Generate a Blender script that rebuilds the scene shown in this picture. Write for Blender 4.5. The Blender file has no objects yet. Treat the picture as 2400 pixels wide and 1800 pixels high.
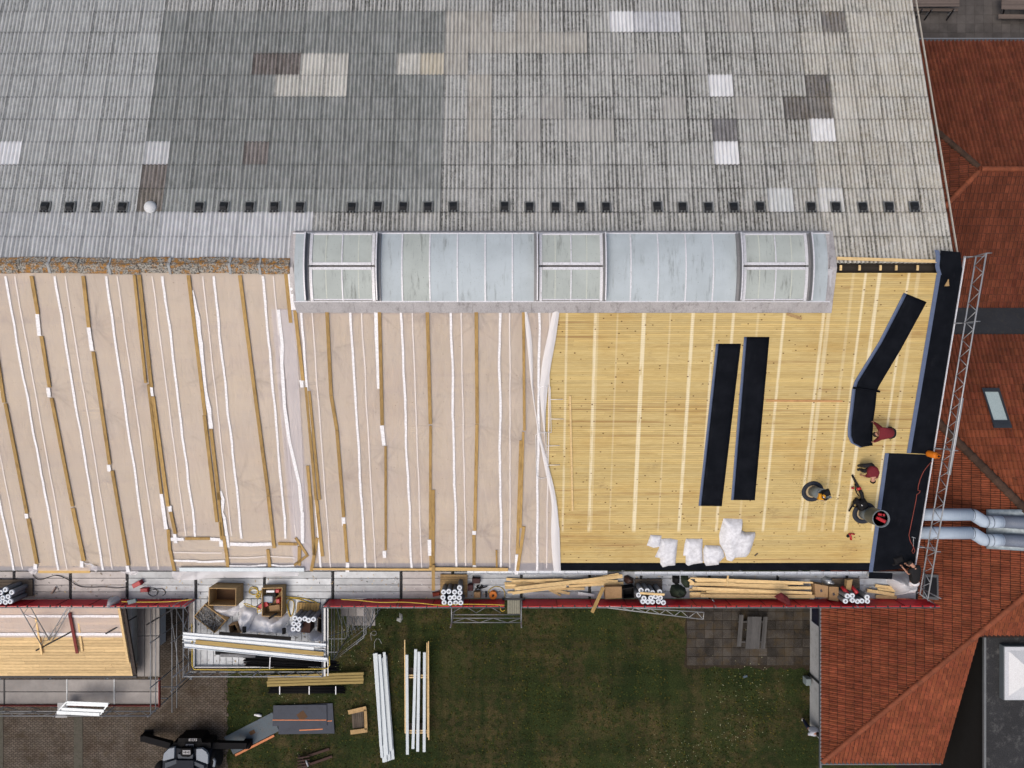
import bpy, bmesh, math, random
from mathutils import Vector, Matrix, noise

# ------------------------------------------------------------------ camera, sky, sun, exposure
sc = bpy.context.scene
F = 1664.0          # focal length in photograph pixels (2400 wide)
H = 40.0            # flying height of the camera above the lawn
cam = bpy.data.cameras.new('camera'); cam.sensor_width = 36.0; cam.lens = 36.0 * F / 2400.0
cam.clip_start = 0.5; cam.clip_end = 2000
co = bpy.data.objects.new('camera', cam); co.location = (0, 0, H); sc.collection.objects.link(co); sc.camera = co
SUN_EL, SUN_AZ = math.radians(63), math.radians(225)      # compass bearing of the sun, clockwise from +Y
w = bpy.data.worlds.new('World'); sc.world = w; w.use_nodes = True
nt = w.node_tree; nt.nodes.clear()
sky = nt.nodes.new('ShaderNodeTexSky'); sky.sky_type = 'NISHITA'; sky.sun_disc = False
sky.sun_elevation = SUN_EL; sky.sun_rotation = SUN_AZ; sky.dust_density = 7.0; sky.ozone_density = 1.0; sky.air_density = 1.0
bg = nt.nodes.new('ShaderNodeBackground'); bg.inputs[1].default_value = 0.13
wo = nt.nodes.new('ShaderNodeOutputWorld'); nt.links.new(sky.outputs[0], bg.inputs[0]); nt.links.new(bg.outputs[0], wo.inputs[0])
sl = bpy.data.lights.new('sun', 'SUN'); sl.energy = 0.55; sl.angle = math.radians(50); sl.color = (1.0, 0.98, 0.95)
so = bpy.data.objects.new('sun', sl); sc.collection.objects.link(so)
sd = Vector((math.sin(SUN_AZ) * math.cos(SUN_EL), math.cos(SUN_AZ) * math.cos(SUN_EL), math.sin(SUN_EL)))
so.rotation_euler = (-sd).to_track_quat('-Z', 'Y').to_euler(); so.location = sd * 60
sc.view_settings.view_transform = 'Standard'; sc.view_settings.look = 'None'
sc.view_settings.exposure = 0.22; sc.view_settings.gamma = 1.0; sc.view_settings.use_curve_mapping = False
sc.cycles.max_bounces = 6; sc.cycles.transparent_max_bounces = 12; sc.cycles.use_adaptive_sampling = True
sc.cycles.sample_clamp_indirect = 6

random.seed(7)
COL = sc.collection
R = math.radians
def rnd(a, b): return random.uniform(a, b)

# ------------------------------------------------------------------ where a line of sight meets a surface
ZR, YR, TN, TS = 10.0, 278 / F * 30, 0.249, 0.266      # hall ridge height, ridge position, roof slopes
def P(u, v, z=0.0):
    d = H - z; return Vector(((u - 1200) / F * d, (900 - v) / F * d, z))
def NR(u, v, off=0.0):
    k = (900 - v) / F; zr = ZR + off
    z = (zr + TN * YR - TN * k * H) / (1 - TN * k); return P(u, v, z)
def SR(u, v, off=0.0):
    k = (900 - v) / F; zr = ZR + off
    z = (zr - TS * YR + TS * k * H) / (1 + TS * k); return P(u, v, z)
def sz(y, off=0.0): return ZR - TS * (YR - y) + off     # height of the south slope
def nz(y, off=0.0): return ZR - TN * (y - YR) + off
# photo detail crops: turn a measured crop coordinate into a photo pixel
def crop(x0, y0, s): return lambda x, y: (x0 + x / s, y0 + y / s)
CA = crop(0, 600, 2.765); CB = crop(600, 600, 2.765); CC = crop(1300, 700, 2.765); CD = crop(1900, 800, 4.424)
C1 = crop(0, 1300, 4.909); C2 = crop(400, 1300, 4.909); C3 = crop(800, 1300, 4.909); C4 = crop(1150, 1300, 4.909)
C5 = crop(1550, 1300, 4.909); C6 = crop(1950, 1250, 4.909); D1 = crop(0, 1462, 4.909); D2 = crop(300, 1462, 4.909)
D3 = crop(600, 1462, 4.909); D4 = crop(1550, 1400, 4.148); D5 = crop(1900, 1400, 4.148)
E1 = crop(0, 1150, 4.916); E2 = crop(400, 1150, 4.916); E3 = crop(850, 1150, 4.608); E6 = crop(1850, 1060, 7.542)
E7 = crop(1500, 1200, 7.373); G1 = crop(670, 520, 7.373); G2 = crop(1640, 520, 6.144); G3 = crop(1940, 570, 6.144)
V4 = crop(320, 1690, 6.506); G6 = crop(2150, 1160, 8.848)

# ------------------------------------------------------------------ mesh building
class MB:
    def __init__(s): s.v = []; s.f = []; s.c = []; s.uv = []
    def add(s, pts, faces, tone=None, uvs=None):
        o = len(s.v); s.v += [Vector(p) for p in pts]; s.f += [tuple(i + o for i in f) for f in faces]
        s.c += [tone] * len(faces)
        if uvs is not None: s.uv += uvs
        return s
    def quad(s, a, b, c, d, tone=None): return s.add([a, b, c, d], [(0, 1, 2, 3)], tone)
    def hexa(s, b, t, tone=None):       # bottom and top loops, n points each
        n = len(b); fs = [tuple(range(n - 1, -1, -1)), tuple(range(n, 2 * n))]
        fs += [(i, (i + 1) % n, n + (i + 1) % n, n + i) for i in range(n)]
        return s.add(list(b) + list(t), fs, tone)
    def box(s, c, size, rz=0.0, rx=0.0, ry=0.0, tone=None, bev=0.0):
        m = Matrix.Translation(Vector(c)) @ Matrix.Rotation(rz, 4, 'Z') @ Matrix.Rotation(ry, 4, 'Y') @ Matrix.Rotation(rx, 4, 'X')
        x, y, z = size[0] / 2, size[1] / 2, size[2] / 2
        if bev:
            x2, y2 = x - bev, y - bev
            lo = [m @ Vector(p) for p in ((-x, -y, -z), (x, -y, -z), (x, y, -z), (-x, y, -z))]
            mi = [m @ Vector(p) for p in ((-x, -y, z - bev), (x, -y, z - bev), (x, y, z - bev), (-x, y, z - bev))]
            hi = [m @ Vector(p) for p in ((-x2, -y2, z), (x2, -y2, z), (x2, y2, z), (-x2, y2, z))]
            fs = [(3, 2, 1, 0), (8, 9, 10, 11)]
            for k in (0, 4): fs += [(k + i, k + (i + 1) % 4, k + 4 + (i + 1) % 4, k + 4 + i) for i in range(4)]
            return s.add(lo + mi + hi, fs, tone)
        lo = [m @ Vector(p) for p in ((-x, -y, -z), (x, -y, -z), (x, y, -z), (-x, y, -z))]
        hi = [m @ Vector(p) for p in ((-x, -y, z), (x, -y, z), (x, y, z), (-x, y, z))]
        return s.hexa(lo, hi, tone)
    def bar(s, p, q, wd, ht, up=(0, 0, 1), tone=None):   # a board lying from p to q, p and q on its underside
        p, q = Vector(p), Vector(q); d = (q - p).normalized(); u = Vector(up); sd_ = d.cross(u).normalized(); n = sd_.cross(d).normalized()
        a = sd_ * wd / 2; h = n * ht
        lo = [p - a, p + a, q + a, q - a]
        return s.hexa(lo, [x + h for x in lo], tone)
    def tube(s, path, r, n=6, tone=None, cap=True):
        path = [Vector(p) for p in path]; rs = r if isinstance(r, (list, tuple)) else [r] * len(path)
        rings = []; m = len(path); prev = None
        for i, p in enumerate(path):
            t = (path[min(i + 1, m - 1)] - path[max(i - 1, 0)])
            t = t.normalized() if t.length > 1e-9 else Vector((0, 0, 1))
            a = prev if prev is not None else (Vector((0, 0, 1)) if abs(t.z) < 0.9 else Vector((1, 0, 0)))
            a = (a - t * a.dot(t))
            a = a.normalized() if a.length > 1e-6 else t.orthogonal().normalized()
            prev = a; b = t.cross(a)
            rings.append([p + (a * math.cos(2 * math.pi * k / n) + b * math.sin(2 * math.pi * k / n)) * rs[i] for k in range(n)])
        pts = [q for rg in rings for q in rg]; fs = []
        for i in range(m - 1):
            for k in range(n): fs.append((i * n + k, i * n + (k + 1) % n, (i + 1) * n + (k + 1) % n, (i + 1) * n + k))
        if cap: fs += [tuple(range(n - 1, -1, -1)), tuple(range((m - 1) * n, m * n))]
        return s.add(pts, fs, tone)
    def lathe(s, prof, c=(0, 0, 0), n=20, axis=None, tone=None, closed=False):   # prof: (radius, height)
        c = Vector(c); q = Vector(axis).normalized().to_track_quat('Z', 'Y') if axis else None
        pts = []
        for (r, z) in prof:
            for k in range(n):
                a = 2 * math.pi * k / n; p = Vector((r * math.cos(a), r * math.sin(a), z))
                pts.append(c + (q @ p if q else p))
        m = len(prof); fs = []
        for i in range(m if closed else m - 1):
            j = (i + 1) % m
            for k in range(n): fs.append((i * n + k, i * n + (k + 1) % n, j * n + (k + 1) % n, j * n + k))
        if not closed:
            if prof[0][0] > 1e-6: fs.append(tuple(range(n - 1, -1, -1)))
            if prof[-1][0] > 1e-6: fs.append(tuple(range((m - 1) * n, m * n)))
        return s.add(pts, fs, tone)
    def grid(s, fn, nu, nv, thick=0.0, tone=None):        # fn(i/nu, j/nv) -> point; a sheet, with a skirt when thick
        pts = [Vector(fn(i / nu, j / nv)) for j in range(nv + 1) for i in range(nu + 1)]
        W = nu + 1; fs = [(j * W + i, j * W + i + 1, (j + 1) * W + i + 1, (j + 1) * W + i) for j in range(nv) for i in range(nu)]
        if thick:
            o = len(pts); pts += [p - Vector((0, 0, thick)) for p in pts[:]]
            fs += [(o + d, o + c, o + b, o + a) for (a, b, c, d) in fs[:]]
            rim = [i for i in range(W)] + [j * W + nu for j in range(1, nv + 1)] + [nv * W + i for i in range(nu - 1, -1, -1)] + [j * W for j in range(nv - 1, 0, -1)]
            fs += [(rim[i], o + rim[i], o + rim[(i + 1) % len(rim)], rim[(i + 1) % len(rim)]) for i in range(len(rim))]
        return s.add(pts, fs, tone)
    def mesh(s, name, mat, org=(0, 0, 0), smooth=False):
        o = Vector(org); me = bpy.data.meshes.new(name); me.from_pydata([tuple(p - o) for p in s.v], [], s.f)
        if mat: me.materials.append(mat)
        if any(c is not None for c in s.c):
            at = me.attributes.new('tone', 'FLOAT_COLOR', 'FACE')
            flat = []
            for c in s.c:
                c = (0.5, 0.5, 0.5, 1) if c is None else c
                if isinstance(c, (int, float)): c = (c, c, c, 1)
                flat += list(c) + ([1.0] if len(c) == 3 else [])
            at.data.foreach_set('color', flat)
        if s.uv:
            ul = me.uv_layers.new(name='UVMap'); flat = []
            for f in s.f:
                for i in f: flat += s.uv[i]
            ul.data.foreach_set('uv', flat)
        if smooth: me.shade_smooth()
        me.update(); return me
    def build(s, name, mat, parent=None, smooth=False, loc=None):
        org = worg(parent) if parent else Vector(loc if loc is not None else s.base())
        o = bpy.data.objects.new(name, s.mesh(name, mat, org, smooth)); COL.objects.link(o)
        if parent: o.parent = parent
        else: o.location = org
        if smooth == 'auto': pass
        return o
    def base(s):
        n = len(s.v); return Vector((sum(p.x for p in s.v) / n, sum(p.y for p in s.v) / n, min(p.z for p in s.v)))
def worg(o):
    r = Vector((0, 0, 0))
    while o: r = r + o.location; o = o.parent
    return r
def tag(o, label=None, cat=None, group=None, kind=None):
    if label: o['label'] = label
    if cat: o['category'] = cat
    if group: o['group'] = group
    if kind: o['kind'] = kind
    return o
def thing(name, label, cat, loc=(0, 0, 0), group=None, rz=0.0):
    o = bpy.data.objects.new(name, None); o.empty_display_size = 0.2; COL.objects.link(o)
    o.location = loc; o.rotation_euler = (0, 0, rz); return tag(o, label, cat, group)
def inst(name, me, parent=None, loc=(0, 0, 0), rot=(0, 0, 0), scale=None, color=None):
    o = bpy.data.objects.new(name, me); COL.objects.link(o); o.parent = parent; o.location = loc; o.rotation_euler = rot
    if scale: o.scale = scale
    if color: o.color = color
    return o
def copy_tree(o, parent=None):
    c = o.copy(); COL.objects.link(c); c.parent = parent
    for ch in o.children: copy_tree(ch, c)
    return c

# ------------------------------------------------------------------ materials
MATS = {}
class NG:
    def __init__(s, name):
        s.m = bpy.data.materials.new(name); s.m.use_nodes = True; s.t = s.m.node_tree; s.t.nodes.clear()
        s.out = s.n('ShaderNodeOutputMaterial'); s.b = s.n('ShaderNodeBsdfPrincipled'); s.l(s.b.outputs[0], s.out.inputs[0])
    def n(s, k, **kw):
        x = s.t.nodes.new(k)
        for a, b in kw.items(): setattr(x, a, b)
        return x
    def l(s, a, b): s.t.links.new(a, b)
    def set(s, sock, val):
        if hasattr(val, 'links') or hasattr(val, 'is_linked'): s.l(val, sock)
        else: sock.default_value = val
    def math(s, op, a, b=None, c=None, clamp=False):
        x = s.n('ShaderNodeMath', operation=op, use_clamp=clamp); s.set(x.inputs[0], a)
        if b is not None: s.set(x.inputs[1], b)
        if c is not None: s.set(x.inputs[2], c)
        return x.outputs[0]
    def mix(s, fac, a, b, mode='MIX'):
        x = s.n('ShaderNodeMix', data_type='RGBA', blend_type=mode); s.set(x.inputs[0], fac)
        for sk, val in ((x.inputs[6], a), (x.inputs[7], b)):
            if isinstance(val, tuple) and len(val) == 3: val = (*val, 1)
            s.set(sk, val)
        return x.outputs[2]
    def noise(s, vec, scale, detail=3.0, rough=0.6, dist=0.0):
        x = s.n('ShaderNodeTexNoise'); s.l(vec, x.inputs['Vector']); x.inputs['Scale'].default_value = scale
        x.inputs['Detail'].default_value = detail; x.inputs['Roughness'].default_value = rough; x.inputs['Distortion'].default_value = dist
        return x.outputs[0]
    def voro(s, vec, scale, feat='F1', rand=1.0):
        x = s.n('ShaderNodeTexVoronoi', feature=feat); s.l(vec, x.inputs['Vector']); x.inputs['Scale'].default_value = scale
        x.inputs['Randomness'].default_value = rand; return x.outputs[0]
    def stretch(s, vec, sc_):
        x = s.n('ShaderNodeMapping'); s.l(vec, x.inputs['Vector']); x.inputs['Scale'].default_value = sc_; return x.outputs[0]
    def ramp(s, fac, a, b):      # smooth step from a to b
        x = s.n('ShaderNodeMapRange', interpolation_type='SMOOTHSTEP'); s.set(x.inputs[0], fac)
        x.inputs[1].default_value = a; x.inputs[2].default_value = b; return x.outputs[0]
    def pos(s): return s.n('ShaderNodeNewGeometry').outputs['Position']
    def obj(s): return s.n('ShaderNodeTexCoord').outputs['Object']
    def orand(s): return s.n('ShaderNodeObjectInfo').outputs['Random']
    def ocol(s): return s.n('ShaderNodeObjectInfo').outputs['Color']
    def tone(s): return s.n('ShaderNodeAttribute', attribute_name='tone').outputs[0]
    def xyz(s, v): x = s.n('ShaderNodeSeparateXYZ'); s.l(v, x.inputs[0]); return x.outputs
    def fin(s, col, rough=0.8, bump=None, bs=0.3, bd=0.01, metal=0.0, spec=0.3):
        s.set(s.b.inputs['Base Color'], (*col, 1) if isinstance(col, tuple) and len(col) == 3 else col)
        s.set(s.b.inputs['Roughness'], rough); s.b.inputs['Metallic'].default_value = metal
        s.b.inputs['Specular IOR Level'].default_value = spec
        if bump is not None:
            x = s.n('ShaderNodeBump'); x.inputs['Strength'].default_value = bs; x.inputs['Distance'].default_value = bd
            s.l(bump, x.inputs['Height']); s.l(x.outputs[0], s.b.inputs['Normal'])
        return s.m
def mul(c, k): return tuple(x * k for x in c)
def M(name, c, rough=0.75, var=0.25, scale=3.0, dirt=None, dirt_amt=0.0, metal=0.0, spec=0.3, rv=0.0, bump=0.0, bscale=30.0, st=None, tone=0.0, fine=0.12):
    """general purpose weathered surface: base colour, broad mottling, fine grain, optional dirt, object-to-object variation"""
    if name in MATS: return MATS[name]
    g = NG(name); p = g.pos()
    if st: p = g.stretch(p, st)
    a = g.noise(p, scale, 4.0, 0.65); b = g.noise(p, bscale, 2.0, 0.6)
    col = g.mix(a, mul(c, 1 - var), mul(c, 1 + var))
    kf = g.math('MULTIPLY_ADD', g.ramp(b, 0.3, 0.7), fine * 2.0, 1 - fine * 1.1); cf = g.n('ShaderNodeCombineXYZ')
    for i in range(3): g.l(kf, cf.inputs[i])
    col = g.mix(1.0, col, cf.outputs[0], 'MULTIPLY')
    if rv:
        k = g.math('MULTIPLY_ADD', g.orand(), 2 * rv, 1 - rv); cc = g.n('ShaderNodeCombineXYZ')
        for i in range(3): g.l(k, cc.inputs[i])
        col = g.mix(1.0, col, cc.outputs[0], 'MULTIPLY')
    if tone:
        col = g.mix(tone, col, g.tone(), 'MULTIPLY')
    if dirt:
        col = g.mix(g.math('MULTIPLY', g.ramp(g.noise(p, scale * 2.3, 5.0, 0.7), 0.5, 0.72), dirt_amt), col, dirt)
    MATS[name] = g.fin(col, rough, b if bump else None, bump, 0.01, metal, spec)
    return MATS[name]
# ------------------------------------------------------------------ special materials
def sheet_mat(name, attr):
    g = NG(name); p = g.pos()
    if attr:
        a = g.n('ShaderNodeAttribute', attribute_name='tone'); tint, moss = a.outputs[0], a.outputs['Alpha']
    else:
        a = g.n('ShaderNodeObjectInfo'); tint, moss = a.outputs['Color'], a.outputs['Alpha']
    uv = g.n('ShaderNodeTexCoord').outputs['UV']; ux = g.xyz(uv)
    st = g.stretch(p, (1.0, 0.22, 0.6)); st2 = g.stretch(p, (1.0, 0.45, 0.6))
    trough = g.ramp(g.math('COSINE', g.math('MULTIPLY', ux[0], 2 * math.pi * 6.5)), 0.25, -0.9)  # trough dirt, toned darker to stand in for weak rib shade
    blot = g.noise(st2, 5.0, 5.0, 0.7); fine = g.noise(st2, 26.0, 3.0, 0.7); lich = g.noise(p, 55.0, 2.0, 0.6)
    broad = g.ramp(g.noise(g.stretch(p, (1.0, 0.16, 0.16)), 1.3, 4.0, 0.65), 0.30, 0.66); moss = g.math('MULTIPLY', moss, g.math('MULTIPLY_ADD', broad, 0.75, 0.5))
    col = g.mix(g.ramp(g.noise(st, 7.0, 3.0), 0.3, 0.7), g.mix(0.10, tint, (0, 0, 0)), g.mix(0.09, tint, (1, 1, 1)))
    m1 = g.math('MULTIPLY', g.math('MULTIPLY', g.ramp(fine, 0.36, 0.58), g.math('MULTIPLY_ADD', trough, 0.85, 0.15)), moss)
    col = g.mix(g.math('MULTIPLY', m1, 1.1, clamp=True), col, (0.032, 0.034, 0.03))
    sx = g.math('ABSOLUTE', g.math('SUBTRACT', ux[0], 0.5)); edge = g.ramp(sx, 0.43, 0.49)
    m2 = g.math('MULTIPLY', g.math('MULTIPLY', edge, g.ramp(g.noise(st2, 9.0, 4.0, 0.75), 0.30, 0.52)), g.math('MULTIPLY_ADD', moss, 0.8, 0.2))
    col = g.mix(g.math('MULTIPLY', m2, 0.95), col, (0.028, 0.027, 0.022))
    m3 = g.math('MULTIPLY', g.math('MULTIPLY', g.ramp(g.noise(p, 3.0, 5.0, 0.75), 0.46, 0.74), moss), 0.75)
    col = g.mix(m3, col, (0.07, 0.07, 0.062))
    endb = g.math('MULTIPLY', g.ramp(ux[1], 0.90, 0.99), g.math('MULTIPLY', g.ramp(g.noise(p, 24.0, 2.0), 0.30, 0.5), 0.95))  # painted lap line: shadow and dirt at the sheet's lower end
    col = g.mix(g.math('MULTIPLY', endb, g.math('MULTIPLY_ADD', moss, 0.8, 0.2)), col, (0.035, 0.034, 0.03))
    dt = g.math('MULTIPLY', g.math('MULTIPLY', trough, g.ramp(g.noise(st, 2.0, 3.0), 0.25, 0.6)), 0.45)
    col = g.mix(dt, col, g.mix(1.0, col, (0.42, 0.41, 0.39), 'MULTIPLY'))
    # yellow and white lichen towards the exposed east verge
    px = g.xyz(p)[0]
    ly = g.math('MULTIPLY', g.math('MULTIPLY', g.ramp(lich, 0.52, 0.66), g.ramp(px, 7.0, 18.6)), g.ramp(g.noise(p, 1.4, 4.0), 0.3, 0.62))
    col = g.mix(g.math('MULTIPLY', ly, 0.75), col, (0.30, 0.20, 0.055))
    sp = g.math('MULTIPLY', g.ramp(g.noise(p, 38.0, 2.0), 0.62, 0.7), g.math('MULTIPLY_ADD', moss, 0.5, 0.1))
    col = g.mix(g.math('MULTIPLY', sp, 0.5), col, (0.5, 0.5, 0.46))
    return g.fin(col, 0.92, fine, 0.35, 0.01, 0, 0.15)
def deck_mat():
    g = NG('deck timber'); p = g.pos(); xs = g.xyz(p)
    grain = g.noise(g.stretch(p, (0.7, 26.0, 26.0)), 3.0, 3.0, 0.65)
    col = g.mix(g.ramp(grain, 0.25, 0.75), (0.44, 0.322, 0.122), (0.59, 0.458, 0.205))
    col = g.mix(1.0, col, g.tone(), 'MULTIPLY')
    br = g.noise(g.stretch(p, (0.25, 0.5, 0.5)), 1.0, 4.0, 0.6)
    col = g.mix(g.ramp(br, 0.45, 0.8), col, g.mix(1.0, col, (0.86, 0.76, 0.62), 'MULTIPLY'))
    # grey walking dirt and darker water marks
    dirt = g.math('MULTIPLY', g.ramp(g.noise(p, 0.55, 5.0, 0.7), 0.56, 0.78), g.ramp(g.noise(g.stretch(p, (1, 3, 3)), 5.0, 4.0), 0.4, 0.65))
    col = g.mix(g.math('MULTIPLY', dirt, 0.6), col, (0.16, 0.10, 0.055))
    wm = g.math('MULTIPLY', g.ramp(g.noise(g.stretch(p, (0.12, 4.5, 4.5)), 1.0, 3.0, 0.6), 0.57, 0.72), g.ramp(g.noise(p, 0.35, 3.0), 0.38, 0.55))
    col = g.mix(g.math('MULTIPLY', wm, 0.65), col, (0.25, 0.13, 0.05))
    ym = g.ramp(g.math('ABSOLUTE', g.math('SUBTRACT', xs[1], SR(0, 985).y)), 1.5, 0.3); ss = g.math('MULTIPLY', g.math('MULTIPLY', g.ramp(g.noise(g.stretch(p, (0.10, 6.0, 6.0)), 1.3, 3.0, 0.6), 0.52, 0.64), ym), g.ramp(xs[0], 1.4, 3.0))
    col = g.mix(g.math('MULTIPLY', ss, 0.6), col, (0.24, 0.125, 0.045))
    # pale unweathered stripes where laps and battens used to lie
    tot = None
    for (u, wd, amt) in ((1329, .09, .65), (1396, .13, .9), (1402, .06, .4), (1510, .17, 1.0), (1572, .06, .4), (1625, .14, .95), (1676, .10, .75), (1720, .12, .8), (1778, .09, .35),
                         (1839, .11, .85), (1931, .12, .8), (1943, .16, .5), (2018, .10, .85), (2050, .15, .9), (2118, .10, .8), (2140, .15, .35), (1448, .06, .35), (1990, .12, .3)):
        x0 = SR(u, 730).x
        a = g.math('ABSOLUTE', g.math('SUBTRACT', xs[0], x0)); m = g.math('MULTIPLY', g.ramp(a, wd / 2 + 0.035, wd / 2 - 0.03), amt)
        tot = m if tot is None else g.math('MAXIMUM', tot, m)
    tot = g.math('MULTIPLY', tot, g.ramp(xs[1], -7.0, -6.75)); tot = g.math('MULTIPLY', tot, g.ramp(g.noise(g.stretch(p, (3, 0.5, 0.5)), 2.0, 4.0), 0.22, 0.5))
    col = g.mix(g.math('MULTIPLY', tot, 0.72), col, (0.78, 0.71, 0.50))
    # knots
    vk = g.voro(g.stretch(p, (1.0, 1.5, 1.5)), 2.7); kn = g.ramp(vk, 0.135, 0.085)
    kmask = g.math('MULTIPLY', kn, g.ramp(g.noise(p, 0.8, 3.0), 0.34, 0.46))
    col = g.mix(g.math('MULTIPLY', kmask, 0.9), col, (0.10, 0.045, 0.015))
    return g.fin(col, 0.75, grain, 0.15, 0.005, 0, 0.2)
def film_mat():
    g = NG('vapour film'); p = g.pos()
    h = g.math('ADD', g.noise(g.stretch(p, (1.6, .42, .42)), 1.5, 4.0, .55, .6), g.math('MULTIPLY', g.noise(g.stretch(p, (.6, 1.8, 1.8)), 1.7, 4.0, .55, .5), .55))
    h = g.math('ADD', h, g.math('MULTIPLY', g.noise(g.stretch(p, (3.0, .9, .9)), 2.4, 3.0, .5, .3), .35))
    col = g.mix(g.ramp(g.noise(p, 0.30, 3.0, 0.5), 0.3, 0.7), (0.75, 0.715, 0.745), (0.81, 0.775, 0.805))
    col = g.mix(g.math('MULTIPLY', g.ramp(g.noise(g.stretch(p, (1.3, .5, .5)), .5, 4.0, .6), .54, .75), .30), col, (0.58, 0.54, 0.56))
    sp = g.math('MULTIPLY', g.ramp(g.noise(p, 9.0, 2.0, .6), .70, .76), .5); col = g.mix(sp, col, (0.22, 0.19, 0.18))
    cr = g.n('ShaderNodeAttribute', attribute_name='crease').outputs['Fac']; col = g.mix(g.math('MULTIPLY', cr, 1.15, clamp=True), col, (0.40, 0.36, 0.37))  # wrinkle shade painted in: creases turn greyer, like doubled film
    m = g.fin(col, 0.48, h, 0.75, 0.10, 0, 0.3)
    tr = g.n('ShaderNodeBsdfTransparent'); mx = g.n('ShaderNodeMixShader')
    g.set(mx.inputs[0], g.math('ADD', g.math('MULTIPLY_ADD', g.noise(g.stretch(p, (1.0, .4, .4)), .8, 3.0), .16, 0.52), g.math('MULTIPLY', cr, .2)))
    tl = g.n('ShaderNodeBsdfTranslucent'); g.l(col, tl.inputs['Color']); m2_ = g.n('ShaderNodeMixShader'); m2_.inputs[0].default_value = .45
    g.l(g.b.outputs[0], m2_.inputs[1]); g.l(tl.outputs[0], m2_.inputs[2])
    g.l(tr.outputs[0], mx.inputs[1]); g.l(m2_.outputs[0], mx.inputs[2]); g.l(mx.outputs[0], g.out.inputs[0])
    return m
def thin_film(name, c, a):
    g = NG(name); p = g.pos(); h = g.noise(g.stretch(p, (2.0, 1.0, 1.0)), 3.0, 5.0, 0.65, 1.2)
    m = g.fin(c, 0.4, h, 0.5, 0.05, 0, 0.4); tr = g.n('ShaderNodeBsdfTransparent'); mx = g.n('ShaderNodeMixShader')
    mx.inputs[0].default_value = a; g.l(tr.outputs[0], mx.inputs[1]); g.l(g.b.outputs[0], mx.inputs[2]); g.l(mx.outputs[0], g.out.inputs[0]); return m
def pane_mat(name, c, streak):
    g = NG(name); p = g.pos(); s1 = g.noise(g.stretch(p, (2.2, 0.35, 0.5)), 2.0, 5.0, 0.7); fl = g.noise(g.stretch(p, (0.3, 1, 1)), 30.0, 2.0)
    col = g.mix(g.ramp(g.noise(p, 0.8, 3.0), 0.3, 0.7), mul(c, 0.92), mul(c, 1.06))
    col = g.mix(g.math('MULTIPLY', g.ramp(s1, 0.52, 0.78), streak), col, (0.12, 0.13, 0.115))
    col = g.mix(g.math('MULTIPLY', g.ramp(g.noise(p, 22.0, 2.0), 0.66, 0.75), streak), col, (0.09, 0.09, 0.08))
    return g.fin(col, 0.6, fl, 0.06, 0.01, 0, 0.25)
def cap_mat():
    g = NG('lichened ridge cap'); p = g.pos(); a = g.noise(p, 3.5, 5.0, 0.75); b = g.noise(p, 16.0, 4.0, 0.75)
    col = g.mix(g.ramp(b, 0.40, 0.6), (0.07, 0.065, 0.058), (0.36, 0.35, 0.31))
    col = g.mix(g.math('MULTIPLY', g.ramp(a, 0.46, 0.58), g.ramp(b, 0.38, 0.55)), col, (0.33, 0.155, 0.025))
    col = g.mix(g.ramp(g.noise(p, 16.0, 4.0, 0.7), 0.62, 0.72), col, (0.05, 0.045, 0.04))
    return g.fin(col, 0.95, b, 0.6, 0.02, 0, 0.1)
def membrane_mat():
    g = NG('bitumen membrane'); p = g.pos(); a = g.noise(p, 1.6, 4.0); b = g.noise(p, 60.0, 2.0)
    col = g.mix(g.ramp(a, 0.3, 0.75), (0.0032, 0.0042, 0.0066), (0.0066, 0.0080, 0.0115))
    col = g.mix(g.math('MULTIPLY', g.ramp(g.noise(g.stretch(p, (1.4, .6, .6)), 2.2, 5.0, .7), .55, .8), .35), col, (0.022, 0.023, 0.028))
    return g.fin(col, 0.8, g.math('ADD', b, g.math('MULTIPLY', a, 2.0)), 0.3, 0.02, 0, 0.06)
SHEET = sheet_mat('fibre cement sheet', False); SHEETJ = sheet_mat('fibre cement sheet far', True)
DECK = deck_mat(); FILM = film_mat(); CAP = cap_mat(); BLACK = membrane_mat()
LAPF = thin_film('film lap', (0.66, 0.62, 0.62), 0.42)
WHITEF = thin_film('white film', (0.66, 0.66, 0.68), 0.70)
EDGEF = thin_film('crumpled film edge', (0.76, 0.755, 0.76), 0.72)
TAPE = M('white lap tape', (0.70, 0.70, 0.71), 0.5, 0.05, 5, bscale=12, fine=0.10)
THINTAPE = thin_film('thin lap', (0.74, 0.70, 0.68), 0.75)
BATTEN = M('treated batten', (0.33, 0.215, 0.078), 0.8, 0.18, 2.0, st=(1, 0.25, 0.25), rv=0.16, dirt=(0.10, 0.05, 0.015), dirt_amt=0.5, bscale=16)
PINE = M('fresh pine', (0.66, 0.48, 0.235), 0.75, 0.16, 2.0, st=(0.4, 2, 2), rv=0.14, dirt=(0.35, 0.2, 0.07), dirt_amt=0.45, bscale=14)
SELV = M('blue grey selvedge', (0.085, 0.115, 0.19), 0.6, 0.2, 4.0)
ZINC = M('zinc flashing', (0.40, 0.39, 0.395), 0.55, 0.25, 1.6, metal=0.15, dirt=(0.10, 0.09, 0.08), dirt_amt=0.5, st=(1, 0.6, 0.6))
ALU = M('white aluminium frame', (0.60, 0.61, 0.64), 0.45, 0.1, 3.0, metal=0.15, dirt=(0.2, 0.2, 0.18), dirt_amt=0.35)
FIN = M('grey aluminium rib', (0.20, 0.205, 0.215), 0.5, 0.2, 2.0, metal=0.3)
PANE = pane_mat('blue grey glazing', (0.385, 0.44, 0.465), 0.65); PANEG = pane_mat('green grey glazing', (0.36, 0.40, 0.38), 0.9)
DARK = M('dark void lining', (0.03, 0.025, 0.02), 0.9, 0.4, 2.0)
PLASTER = M('pale wall plaster', (0.45, 0.46, 0.46), 0.9, 0.1, 1.2, dirt=(0.2, 0.19, 0.17), dirt_amt=0.4)
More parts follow.
